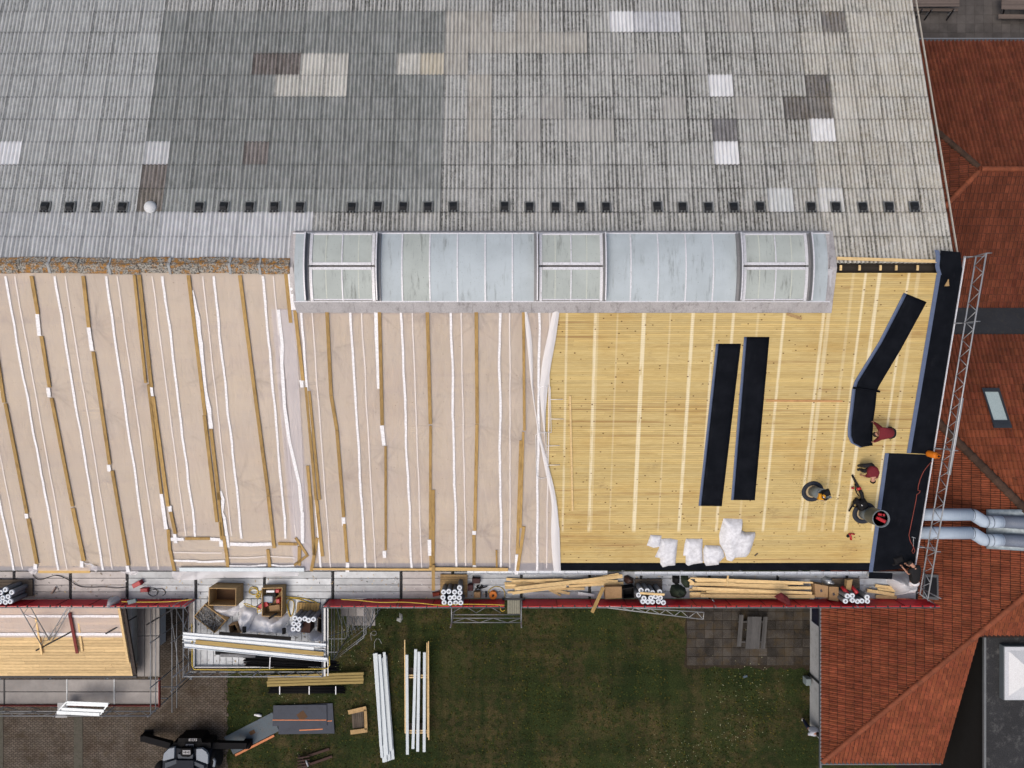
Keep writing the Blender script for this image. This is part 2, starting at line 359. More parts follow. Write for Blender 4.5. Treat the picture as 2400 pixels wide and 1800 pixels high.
GALV = M('galvanised steel', (0.36, 0.375, 0.39), 0.45, 0.15, 4.0, metal=0.4, rv=0.12)

# ------------------------------------------------------------------ the hall
WX, EX = -27.0, 18.87
hall = thing('hall', 'large hall with a half stripped roof of grey corrugated sheets, film and boards', 'building', (-4, 0, 0))
def part(mb, name, mat, parent=None, smooth=False): return mb.build(name, mat, parent or hall, smooth)
for (x0, y0, x1, y1) in ((WX, -8.4, EX - .2, -8.1), (WX, 18.2, EX - .2, 18.5), (EX - .5, -8.1, EX - .2, 18.2), (WX, -8.1, WX + .3, 18.2)):
    b = MB(); b.box(((x0 + x1) / 2, (y0 + y1) / 2, 2.95), (x1 - x0, y1 - y0, 5.9)); part(b, 'wall', PLASTER)
b = MB()           # gables above the wall plates
for x0 in (EX - .5, WX):
    b.hexa([(x0, -8.1, 5.9), (x0 + .3, -8.1, 5.9), (x0 + .3, 18.2, 5.9), (x0, 18.2, 5.9)], [(x0, -8.1, 5.95), (x0 + .3, -8.1, 5.95), (x0 + .3, 18.2, 6.2), (x0, 18.2, 6.2)])
    b.add([(x0, -8.1, 5.95), (x0, 18.2, 6.2), (x0, YR, 9.7), (x0 + .3, -8.1, 5.95), (x0 + .3, 18.2, 6.2), (x0 + .3, YR, 9.7)], [(0, 1, 2), (5, 4, 3), (0, 2, 5, 3), (1, 4, 5, 2)])
part(b, 'gable', PLASTER)
b = MB()           # inner lining just under the roof skins
b.hexa([(WX, -8.5, sz(-8.5, -.42)), (EX, -8.5, sz(-8.5, -.42)), (EX, YR, sz(YR, -.42)), (WX, YR, sz(YR, -.42))],
       [(WX, -8.5, sz(-8.5, -.32)), (EX, -8.5, sz(-8.5, -.32)), (EX, YR, sz(YR, -.32)), (WX, YR, sz(YR, -.32))])
b.hexa([(WX, YR, nz(YR, -.42)), (EX, YR, nz(YR, -.42)), (EX, 18.8, nz(18.8, -.42)), (WX, 18.8, nz(18.8, -.42))],
       [(WX, YR, nz(YR, -.32)), (EX, YR, nz(YR, -.32)), (EX, 18.8, nz(18.8, -.32)), (WX, 18.8, nz(18.8, -.32))])
part(b, 'roof_lining', DARK)

# corrugated fibre cement sheets on the north slope
PX, PY, X0, Y0 = 1.09, 1.104, -3.07, 17.35
SLN = math.atan(TN); LY = PY / math.cos(SLN)
def sheet_geo(tone=None, mb=None, xf=None, wcut=None):
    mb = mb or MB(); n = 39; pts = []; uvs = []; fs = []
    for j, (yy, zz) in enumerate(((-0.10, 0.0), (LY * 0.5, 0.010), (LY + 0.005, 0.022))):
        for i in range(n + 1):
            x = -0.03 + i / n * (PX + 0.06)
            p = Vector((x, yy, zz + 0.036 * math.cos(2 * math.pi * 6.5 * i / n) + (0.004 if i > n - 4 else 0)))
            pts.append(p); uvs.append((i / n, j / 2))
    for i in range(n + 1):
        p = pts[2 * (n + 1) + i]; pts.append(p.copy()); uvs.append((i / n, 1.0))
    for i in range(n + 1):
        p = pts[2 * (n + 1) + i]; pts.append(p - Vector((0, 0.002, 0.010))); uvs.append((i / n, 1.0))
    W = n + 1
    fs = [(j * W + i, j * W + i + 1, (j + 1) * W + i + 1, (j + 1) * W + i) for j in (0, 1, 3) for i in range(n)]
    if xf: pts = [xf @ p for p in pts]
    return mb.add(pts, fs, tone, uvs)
sheet_me = sheet_geo().mesh('sheet', SHEET, smooth=True)
LIGHT, PATCH, CREAM, WHITE = (0.43, 0.45, 0.445), (0.235, 0.253, 0.246), (0.46, 0.45, 0.40), (0.66, 0.68, 0.70)
SPECIAL = [   # photo boxes of odd sheets: u0, v0, u1, v1, colour, moss
    (705, 122, 814, 176, (0.52, 0.52, 0.48), .25), (642, 174, 812, 227, (0.52, 0.52, 0.48), .25), (930, 122, 984, 176, (0.54, 0.54, 0.5), .25), (982, 122, 1042, 176, (0.45, 0.42, 0.34), .1),
    (595, 122, 656, 176, (0.17, 0.15, 0.14), .5), (654, 122, 704, 176, (0.17, 0.15, 0.14), .5), (336, 331, 394, 386, (0.55, 0.57, 0.58), .05),
    (322, 386, 388, 440, (0.19, 0.17, 0.155), .4), (318, 441, 384, 496, (0.21, 0.19, 0.165), .5), (573, 331, 628, 386, (0.20, 0.18, 0.17), .4), (-20, 333, 46, 387, WHITE, 0),
    (1430, 20, 1488, 72, WHITE, 0), (1488, 20, 1594, 72, (0.52, 0.54, 0.57), .25), (1664, 170, 1722, 222, WHITE, 0), (1674, 329, 1737, 384, WHITE, 0), (1670, 275, 1730, 329, (0.19, 0.19, 0.20), .5),
    (1906, 275, 1966, 328, WHITE, 0), (1892, 170, 1950, 222, (0.16, 0.155, 0.155), .7), (1840, 222, 1897, 274, (0.16, 0.155, 0.155), .7), (1896, 222, 1954, 274, (0.18, 0.175, 0.17), .6),
    (1934, 22, 1985, 70, (0.19, 0.185, 0.185), .6), (1804, 439, 1866, 496, (0.54, 0.57, 0.58), .12), (1922, 439, 1986, 496, (0.56, 0.58, 0.58), .15)]
BEIGE = ((1046, 25, 1151, 72), (1209, 25, 1264, 72), (1046, 74, 1385, 124), (1040, 124, 1098, 176), (1097, 176, 1153, 332))
SMOOTH = ((1266, 226, 1322, 280), (1209, 280, 1266, 332), (1325, 280, 1440, 332), (1490, 122, 1545, 176), (1545, 226, 1610, 280), (1730, 222, 1785, 275), (1690, 24, 1760, 70))
roofN = MB(); far = MB(); cells = []
for c in range(-22, 21):
    for r in range(-1, 11):
        x = X0 + c * PX; ytop = Y0 - r * PY; yb = ytop - PY           # yb = upslope edge (towards ridge)
        if r == -1: ytop = Y0 + PY
        if x > EX - 0.35: continue
        d = H - nz((ytop + yb) / 2); u = 1200 + F * (x + PX / 2) / d; v = 900 - F * ((ytop + yb) / 2) / d
        if r == 10 and P(690, 560, 9.9).x < x + .3 and x + PX < P(1948, 560, 9.9).x: continue
        t = None
        for (a0, b0, a1, b1, cc, ms) in SPECIAL:
            if a0 <= u <= a1 and b0 <= v <= b1: t = (*mul(cc, rnd(.95, 1.05)), ms)
        if t is None:
            h = rnd(.955, 1.045)
            if -16.4 < x + PX / 2 < -3.1 and 0 <= r <= 8:
                k = 1.0 if r < 8 else 1.25
                t = (*mul(PATCH, h * k), rnd(.18, .4))
            elif u < 390: t = (*mul(LIGHT, h * (1.0 if r < 8 else 1.06)), rnd(.22, .5)) if r < 9 else (*mul((0.47, 0.49, 0.50), h), rnd(.1, .28))
            elif r >= 9 and u < 726: t = (*mul((0.52, 0.54, 0.56), h), rnd(.05, .15))
            elif any(a0 <= u <= a1 and b0 <= v <= b1 for (a0, b0, a1, b1) in BEIGE): t = (*mul((0.39, 0.383, 0.35), h), rnd(.12, .25))
            elif any(a0 <= u <= a1 and b0 <= v <= b1 for (a0, b0, a1, b1) in SMOOTH): t = (*mul((0.37, 0.372, 0.355), h), rnd(.1, .22))
            elif u > 1900: t = (*mul((0.50, 0.50, 0.465), h), rnd(.45, .8))
            else: t = (*mul((0.435, 0.445, 0.43), h), rnd(.6, .95) if u > 1200 else rnd(.5, .85))
        cells.append((abs(u - 1200) ** 2 + abs(v - 900) ** 2, x, yb, t, u, v))
cells.sort(key=lambda q: (not (-30 < q[4] < 2300 and q[5] > 5), q[0]))
roofp = MB(); roofp.box((-4, 11.9, 7.9), (45.5, .05, .02)); north = part(roofp, 'corrugated_roof', DARK)
for i, (dd, x, yb, t, u, v) in enumerate(cells):
    loc = Vector((x, yb, nz(yb, 0.0)))
    rz_ = rnd(-.0025, .0025)
    if i < 300:
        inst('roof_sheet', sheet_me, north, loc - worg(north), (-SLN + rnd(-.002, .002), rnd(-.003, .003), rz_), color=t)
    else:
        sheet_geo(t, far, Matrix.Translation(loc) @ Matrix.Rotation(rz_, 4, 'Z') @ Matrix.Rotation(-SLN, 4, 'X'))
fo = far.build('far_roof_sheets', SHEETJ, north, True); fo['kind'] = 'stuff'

# verge trim on the east edge of the north slope
b = MB(); b.bar((EX + .03, 18.5, nz(18.5, -.02)), (EX + .03, 5.15, nz(5.15, -.02)), .05, .06); part(b, 'verge_trim', M('lichened verge', (0.42, 0.40, 0.35), .9, .35, 9, dirt=(0.26, 0.15, 0.04), dirt_amt=.9))

# row of small roof vents
VENT_U = (108, 166, 227, 289, 468, 526, 586, 645, 704, 825, 885, 944, 1003, 1063, 1182, 1241, 1301, 1361, 1420, 1539, 1600, 1659, 1719, 1780, 1900, 1958, 2021, 2082, 2142)
VB = M('black vent plastic', (0.010, 0.011, 0.013), .45, .4, 8, spec=.5); VF = M('grey vent flange', (0.15, 0.16, 0.16), .7, .35, 7)
fl = MB(); fl.grid(lambda a, b_: (-.23 + .46 * a, -.26 + .52 * b_, .045 + .012 * math.cos(a * 14)), 12, 3, .02)
fl.box((0, .2, .06), (.44, .07, .03))
hd = MB()
hd.add([(-.15, -.16, .05), (.15, -.16, .05), (.17, .19, .05), (-.17, .19, .05), (-.12, -.06, .2), (.12, -.06, .2), (.16, .185, .10), (-.16, .185, .10)],
       [(4, 5, 6, 7), (0, 1, 5, 4), (1, 2, 6, 5), (3, 0, 4, 7), (2, 3, 7, 6)])
for k in (-1, 0, 1): hd.box((k * .14, -.235, .085), (.07, .07, .07), bev=.015)
flm, hdm = fl.mesh('flange', VF), hd.mesh('roof_vent', VB)
for u in VENT_U:
    p = NR(u + rnd(-1, 1), 486 + rnd(-1, 1), .03)
    o = inst('roof_vent', hdm, hall, p - worg(hall), (-SLN, 0, rnd(-.05, .05))); inst('flange', flm, o)
b = MB(); p = NR(353, 486, .03); b.lathe([(.27, 0), (.27, .05), (.24, .1), (.16, .19), (.05, .22), (0, .225)], p, 18); part(b, 'domed_vent', M('pale vent dome', (0.55, 0.57, 0.58), .6, .15, 6), smooth=True)

# ridge caps left of the skylight
px0 = P(680, 628, 10.0).x; x = px0; k = 0; lens = (1.26, 1.24, 1.30, 1.22, 1.28, 1.25)
while x > WX:
    L = lens[k % 6]; dz = rnd(-.01, .03); dy = rnd(-.04, .03)
    prof = [(-.34, -.075), (-.30, -.045), (-.12, .03), (-.07, .085), (.0, .11), (.07, .085), (.12, .03), (.30, -.04), (.34, -.07)]
    b = MB(); m = len(prof)
    pts = [(x - L * i, YR + dy + q[0], 10.05 + dz + q[1] + .012 * (i == 0)) for i in (0, .5, 1) for q in prof] + [(x - L * i, YR + dy + q[0] * .97, 10.03 + dz + q[1]) for i in (0, 1) for q in prof]
    b.add(pts, [(j * m + i, j * m + i + 1, (j + 1) * m + i + 1, (j + 1) * m + i) for j in range(2) for i in range(m - 1)] + [(3 * m + i, 3 * m + i + 1, i + 1, i) for i in range(m - 1)] + [(2 * m + i, 2 * m + i + 1, 4 * m + i + 1, 4 * m + i) for i in range(m - 1)])
    part(b, 'ridge_cap', CAP, smooth=False)
    if k % 2 == 1 or k == 0:
        b = MB(); q2 = [(q[0] * 1.06, q[1] + .02) for q in prof]
        pts = [(x - L + a, YR + dy + q[0], 10.055 + dz + q[1]) for a in (-.05, .06) for q in q2] + [(x - L + a, YR + dy + q[0], 10.02 + dz + q[1]) for a in (-.05, .06) for q in q2]
        b.add(pts, [(i, i + 1, m + i + 1, m + i) for i in range(m - 1)] + [(2 * m + i, 2 * m + i + 1, i + 1, i) for i in range(m - 1)] + [(m + i, m + i + 1, 3 * m + i + 1, 3 * m + i) for i in range(m - 1)])
        part(b, 'cap_collar', M('grey cap collar', (0.30, 0.31, 0.31), .9, .25, 8))
    x -= L + .012; k += 1

# timber deck boards of the south slope (far too narrow to pick apart: one joined layer of real boards)
b = MB(); y = YR - .30; bw = 0.0872
while y > -8.62:
    x = WX + rnd(0, 3)
    xr = EX + .12
    rt = rnd(.93, 1.05)
    xs_ = [WX]
    while xs_[-1] < xr: xs_.append(xs_[-1] + rnd(2.6, 5.4))
    for i in range(len(xs_) - 1):
        a, c = xs_[i], min(xs_[i + 1] - .004, xr)
        if c - a < .05: continue
        t = rt * rnd(.90, 1.06); wr = rnd(-.04, .04); dz = rnd(0, .003); tn_ = (min(t * (1 + wr * .4), 1.2), t, t * (1 - wr), 1)
        y1, y2 = y - .0065, y - bw
        b.add([(a, y1, sz(y1, dz)), (c, y1, sz(y1, dz)), (c, y2, sz(y2, dz)), (a, y2, sz(y2, dz)), (a, y1, sz(y1, -.022)), (c, y1, sz(y1, -.022)), (c, y2, sz(y2, -.022)), (a, y2, sz(y2, -.022))],
              [(3, 2, 1, 0), (0, 1, 5, 4), (2, 3, 7, 6), (1, 2, 6, 5), (3, 0, 4, 7)], tn_)
    y -= bw
o = part(b, 'deck_boards', DECK); o['kind'] = 'stuff'

# bitumen strips: along the eave and up the verge
def strip_on_roof(mb, pts_px, off, thick=.006):
    q = [SR(u, v, off) for (u, v) in pts_px]; mb.hexa([p - Vector((0, 0, thick)) for p in q], q); return mb
b = MB(); strip_on_roof(b, [(2040, 1319.5), (2041, 1337), (531, 1337), (531, 1319.5)], .012); part(b, 'eave_membrane', BLACK)
b = MB()
q = lambda u, v: SR(u, v, .02)
b.hexa([p - Vector((0, 0, .006)) for p in (q(2200, 640), q(2256, 640), q(2187, 1065), q(2131, 1062))], [q(2200, 640), q(2256, 640), q(2187, 1065), q(2131, 1062)])
b.hexa([p - Vector((0, 0, .006)) for p in (q(2080, 1062), q(2186, 1066), q(2142, 1330), q(2044, 1340))], [q(2080, 1062), q(2186, 1066), q(2142, 1330), q(2044, 1340)])
vm = part(b, 'verge_membrane', BLACK)
b = MB()           # the strip's top end, wrapped over the ridge
def wrap(a, t):
    u0 = 2206 - 8 * math.sin(t * 3.0) * (1 - t); u1 = 2251 + 6 * t
    v = 587 + t * 58 + a * 4 * (1 - t); p = SR(u0 + (u1 - u0) * a, v, 0)
    z = max(sz(p.y, .021 + .05 * (1 - t) ** 2 * (.5 + .5 * math.sin(a * 7))), nz(p.y, .06) if p.y > YR else -9)
    return P(u0 + (u1 - u0) * a, v, z)
b.grid(wrap, 8, 10, .006); part(b, 'membrane_end', BLACK, vm)
b = MB()
for (a, c, w2) in (((2196, 643), (2126, 1062), 9), ((2075, 1062), (2037, 1341), 8.5)):
    strip_on_roof(b, [(a[0] - 1, a[1]), (a[0] + w2, a[1]), (c[0] + w2, c[1]), (c[0] - 1, c[1])], .026, .004)
def wr2(a, t): v = 586 + t * 58; u = 2190 + 6 * t + 2 * math.sin(t * 7) + a * 10; p = SR(u, v, 0); return P(u, v, max(sz(p.y, .03 + .05 * (1 - t) ** 2), nz(p.y, .07) if p.y > YR else -9))
b.grid(wr2, 2, 8, .004)
part(b, 'selvedge', SELV, vm)
b = MB(); e0, e1 = SR(2037, 1341, .02), SR(2092, 1343, .02)      # flap hanging over the eave
b.grid(lambda a, t: e0.lerp(e1, a) + Vector((0.05 * t, -.34 * t, -.10 * t - .05 * t * t)), 4, 4, .006); part(b, 'eave_flap', BLACK, vm)
b = MB(); b.bar(SR(2259, 600, -.03) + Vector((0.02, 0, 0)), SR(2141, 1334, -.03) + Vector((.02, 0, 0)), .05, .09); part(b, 'verge_edge', ALU)

# ridge opening at the right end: plank, stub battens, cut sheet edge
b = MB(); b.bar(NR(1961, 606, .06), NR(2193, 613, .06), .13, .05, (0, TN, 1)); part(b, 'ridge_plank', PINE)
for u in (1970, 2014, 2063, 2100, 2150):
    b = MB(); b.bar(SR(u, 622, -.12), SR(u - .5, 634, -.06), .09, .05); part(b, 'stub_batten', PINE)

# vapour film in two lengths over the boards
FE = [(1312, 724), (1303, 790), (1292, 850), (1284, 905), (1279, 960), (1278, 1010), (1280, 1060), (1286, 1100), (1296, 1150), (1306, 1190), (1311, 1240), (1314, 1338)]
def film_edge(y):
    q = [SR(u, v) for u, v in FE]
    for i in range(len(q) - 1):
        if q[i + 1].y <= y: t = (y - q[i].y) / (q[i + 1].y - q[i].y); return q[i].x + (q[i + 1].x - q[i].x) * min(max(t, 0), 1)
    return q[-1].x
NAILS = [SR(*c) for c in (CA(945, 830), CA(690, 1010), CA(330, 880), CA(1330, 850), CA(1740, 1555), CA(1650, 800), CA(1965, 830), CB(560, 1440), CB(850, 1235), CB(1140, 1090), CB(1440, 1090), CB(1720, 820), CB(1700, 1200), E3(1205, 480), E3(770, 520), E3(1740, 520), CB(460, 345), CB(800, 345), CB(1110, 340), CB(1430, 335), CB(1730, 335), CB(500, 600), CA(620, 470), E1(960, 700), E3(250, 650), E1(1985, 480), E2(1120, 60))]
def folds(x, y):
    h = 0.0
    for i, n_ in enumerate(NAILS):
        dx, dy = x - n_.x, (y - n_.y); r_ = math.hypot(dx, dy)
        if r_ < 1.5:
            a = math.atan2(dy, dx); w_ = noise.noise(Vector((math.cos(a) * 2.2 + i * 3.1, math.sin(a) * 2.2, i * 1.7)))
            h += .030 * max(0.0, w_ + .1) * min(1, r_ / .12) * (1 - r_ / 1.5) ** 1.2 * math.cos(a * (13 + i % 5) + i)
    return h
CR_S = .045; CR_W = int((3.0 - WX) / CR_S) + 2; CR_H = int(16.0 / CR_S) + 2; CREASE = [0.0] * (CR_W * CR_H)
def crease_line(x, y, ang, L, amp, bend):
    n_ = int(L / .02)
    for i in range(n_):
        t = i / n_; v_ = amp * (1 - t) ** .8 * min(1, t * 12) * (.55 + .45 * noise.noise(Vector((x * 3 + t * 6, y * 3, ang))))
        ii, jj = int((x - WX) / CR_S), int((6.0 - y) / CR_S)
        for (di, dj, kk) in ((0, 0, 1), (1, 0, .45), (0, 1, .45)):
            if 0 <= ii + di < CR_W and 0 <= jj + dj < CR_H: CREASE[(jj + dj) * CR_W + ii + di] = max(CREASE[(jj + dj) * CR_W + ii + di], v_ * kk)
        ang += bend * .02; x += math.cos(ang) * .02; y += math.sin(ang) * .02
rc_ = random.Random(5)
for n_ in NAILS + [SR(u_, v_) for u_, v_ in ((1232, 900), (1232, 1040), (1225, 1200), (1115, 760), (1000, 1260), (890, 1090), (660, 900), (560, 1130), (1130, 1250), (1000, 740), (890, 735))]:
    base_a = rc_.uniform(0, 6.28)
    for k in range(rc_.randint(12, 20)): crease_line(n_.x + rc_.gauss(0, .03), n_.y + rc_.gauss(0, .03), base_a + rc_.gauss(0, 1.1), rc_.uniform(.5, 2.1), rc_.uniform(.35, 1.0), rc_.uniform(-.35, .35))
for k in range(420):
    x_ = rc_.uniform(WX, 1.6) if k % 3 else rc_.uniform(-9.5, 1.6); crease_line(x_, rc_.uniform(-8.6, 4.3), rc_.choice((-1.57, 1.57, -1.2, -1.9, .4, 2.7)) + rc_.gauss(0, .25), rc_.uniform(.4, 1.6), rc_.uniform(.25, .7), rc_.uniform(-.3, .3))
def crease(x, y):
    fx, fy = (x - WX) / CR_S - .5, (6.0 - y) / CR_S - .5; i, j = int(fx), int(fy)
    if not (0 <= i < CR_W - 1 and 0 <= j < CR_H - 1): return 0.0
    fx -= i; fy -= j; q = CREASE; o_ = j * CR_W + i
    return (q[o_] * (1 - fx) + q[o_ + 1] * fx) * (1 - fy) + (q[o_ + CR_W] * (1 - fx) + q[o_ + CR_W + 1] * fx) * fy
def crease_attr(o):
    org = worg(o.parent); at = o.data.attributes.new('crease', 'FLOAT', 'POINT'); at.data.foreach_set('value', [crease(v.co.x + org.x, v.co.y + org.y) for v in o.data.vertices]); return o
def wob(x, y, k=1.0): return ((folds(x, y) + .012 * crease(x, y)) if k >= 1 else 0.0) + k * (.014 * noise.noise(Vector((x * 1.3, y * .5, 0))) + .008 * noise.noise(Vector((x * 3.2, y * 1.4, 5))))
XL = SR(700, 900).x
b = MB(); yt, yb_ = YR - .31, SR(0, 1337).y
def fA(a, t): y = yt + (yb_ - yt) * t; x = WX + (XL - WX) * a; return (x, y, sz(y, .036 + wob(x, y)))
b.grid(fA, 300, 270); filmA = crease_attr(part(b, 'vapour_film', FILM, smooth=True))
b = MB(); yt2 = SR(900, 724).y; XS = SR(652, 900).x
def fB(a, t):
    y = yt2 + (yb_ - yt2) * t; x = XS + (film_edge(y) - XS) * a; return (x, y, sz(y, .060 + wob(x, y, 1.2)))
b.grid(fB, 230, 230); filmB = crease_attr(part(b, 'vapour_film', FILM, smooth=True))
# crumpled folded edge of the film
b = MB()
def fe(a, t):
    y = SR(0, 726).y + (yb_ - SR(0, 726).y) * t; e = film_edge(y); wd = .28 + .12 * math.sin(t * 9) - .25 * max(0, math.sin((t - .30) * 6)) * .6
    x = e - wd + wd * a; return (x, y, sz(y, .09 + .05 * math.sin(a * math.pi) + .02 * noise.noise(Vector((a * 3, t * 14, 1)))))
b.grid(fe, 8, 90); part(b, 'folded_edge', EDGEF, filmB, True)
b = MB()
FE2 = [(1229, 727), (1237, 800), (1246, 900), (1262, 1010), (1281, 1110), (1300, 1190), (1311, 1240)]
def fe2(a, t):
    k = t * (len(FE2) - 1); i = min(int(k), len(FE2) - 2); f_ = k - i
    u = FE2[i][0] + (FE2[i + 1][0] - FE2[i][0]) * f_; v = FE2[i][1] + (FE2[i + 1][1] - FE2[i][1]) * f_
    p = SR(u - 2 + a * 9 * (.8 + .5 * math.sin(t * 11)), v, 0); return (p.x, p.y, sz(p.y, .095 + .03 * math.sin(a * 3.1) + .015 * noise.noise(Vector((a * 3, t * 16, 8)))))
b.grid(fe2, 5, 70); part(b, 'folded_edge', EDGEF, filmB, True)

# tape strips (photo u at the top edge), thin laps
def tape(u, v0, v1, wd, mat, par, off, wig=.03, lean=0.0):
    a, c = SR(u, v0), SR(u, v1); x = a.x; b = MB(); ph = rnd(0, 50); n = 34
    def fn(s, t):
        y = a.y + (c.y - a.y) * t; xx = x + lean * t + wig * noise.noise(Vector((ph, t * 7, 0))) + .35 * wig * noise.noise(Vector((ph, t * 30, 3)))
        return (xx + (s - .5) * wd * (1 + .2 * noise.noise(Vector((ph, t * 18, 9)))), y, sz(y, off + wob(xx, y, .6) + .003))
    b.grid(fn, 2, n); return b.build('tape_strip', mat, par, True)
for u in (-104, 14, 130, 250, 383, 502, 617): tape(u, 648, 1336 if u < 360 else 1262, .10, TAPE, filmA, .058, .06)
for u in (-80, 36, 155, 276, 358, 476, 642): tape(u, 648, 1334 if u < 300 else 1255, .055, THINTAPE, filmA, .056, .03)
for u in (707, 822, 941, 1057, 1171, 1264): tape(u, 727, 1336, .10, TAPE, filmB, .085, .05)
for u in (732, 848, 967, 1081, 1195, 1289): tape(u, 728, 1330, .055, THINTAPE, filmB, .083, .03)
# wide pale lap where the two film lengths meet
b = MB()
def lp(a, t):
    v = 727 + t * 535; u0 = 650 + 55 * t + 6 * math.sin(t * 5); u1 = 692 + 12 * t * (1 - t) + 25 * t
    p = SR(u0 + (max(u1 - u0, 6)) * a, v, 0); return (p.x, p.y, sz(p.y, .10 + .02 * noise.noise(Vector((a * 4, t * 12, 2)))))
b.grid(lp, 8, 60); part(b, 'lap_sheet', LAPF, filmB, True)
def ribbon(pts, wd, mat, par, off=.075, name='tape_strip', n=40, wig=.02):
    q = [SR(u, v) for u, v in pts]; ph = rnd(0, 60); b = MB()
    def fn(s, t):
        k = t * (len(q) - 1); i = min(int(k), len(q) - 2); f_ = k - i; p = q[i].lerp(q[i + 1], f_); d = (q[i + 1] - q[i]).normalized(); sd_ = Vector((-d.y, d.x, 0))
        p = p + sd_ * ((s - .5) * wd * (1 + .25 * noise.noise(Vector((ph, t * 15, 1)))) + wig * noise.noise(Vector((ph, t * 9, 4))))
        return (p.x, p.y, sz(p.y, off + .008 * noise.noise(Vector((ph, s * 2, t * 20)))))
    b.grid(fn, 3, n); return b.build(name, mat, par, True)
ribbon([CA(1810, 350), CA(1833, 560), CA(1832, 700), CA(1850, 980), CA(1880, 1200), CA(1945, 1480), CA(1960, 1659), E2(1525, 250), E2(1528, 600)], .15, TAPE, filmB, .115)
ribbon([CA(1243, 225), CA(1285, 400), CA(1298, 520), CA(1315, 700), CA(1335, 880), CA(1360, 1000), CA(1372, 1118)], .20, TAPE, filmA)
ribbon([CB(780, 350), CB(783, 450), CB(786, 560), CB(793, 700), CB(800, 860)], .17, TAPE, filmB, .1)
ribbon([E2(580, 0), E2(610, 90), E2(600, 250), E2(630, 330), E2(668, 650)], .14, TAPE, filmA, .075)
ribbon([CA(1862, 60), CA(1880, 190), CA(1905, 350)], .26, TAPE, filmA, .1)
for (a, w_) in (([E2(10, 555), E2(160, 555)], .16), ([E2(450, 552), E2(590, 560)], .16), ([E2(690, 612), E2(930, 618), E2(1170, 610)], .17), ([E2(40, 705), E2(320, 712), E2(600, 712)], .05), ([E2(40, 800), E2(270, 805), E2(400, 818), E2(630, 806)], .10),
                ([E2(680, 768), E2(900, 768), E2(1100, 756)], .05), ([E2(1150, 752), E2(1440, 768)], .05), ([E2(680, 862), E2(900, 868), E2(1110, 852)], .09), ([E2(1165, 850), E2(1290, 868), E2(1430, 858)], .09)):
    ribbon(a, w_, TAPE if w_ > .06 else THINTAPE, filmA, .09, n=16)
# bare white film patches between batten ends
def patch(pts):
    ribbon(pts, .17, TAPE, filmA, .10, 'tape_patch', 5, 0)
for pr in ([CA(250, 378), CA(264, 518)], [CA(320, 853), CA(328, 915)], [CA(582, 465), CA(604, 615)], [CA(710, 1352), CA(716, 1395)], [CA(984, 850), CA(992, 908)], [E1(1868, 35), E1(1925, 440)], [E1(1965, 170), E1(1975, 240)],
           [CA(1956, 805), CA(1962, 852)], [CB(818, 1098), CB(832, 1228)], [E1(318, 262), E1(324, 318)], [E1(425, 840), E1(420, 900)], [E1(955, 805), E1(955, 880)], [E1(1478, 860), E1(1490, 935)], [E2(55, 495), E2(70, 600)],
           [E2(1995, 305), E2(2000, 400)], [E2(2045, 825), E2(2040, 930)], [E3(1205, 430), E3(1205, 472)], [E3(722, 525), E3(728, 700)], [E3(238, 645), E3(240, 720)], [E3(1665, 685), E3(1660, 900)], [E3(1210, 800), E3(1205, 860)], [E2(590, 570), E2(592, 640)]): patch(pr)

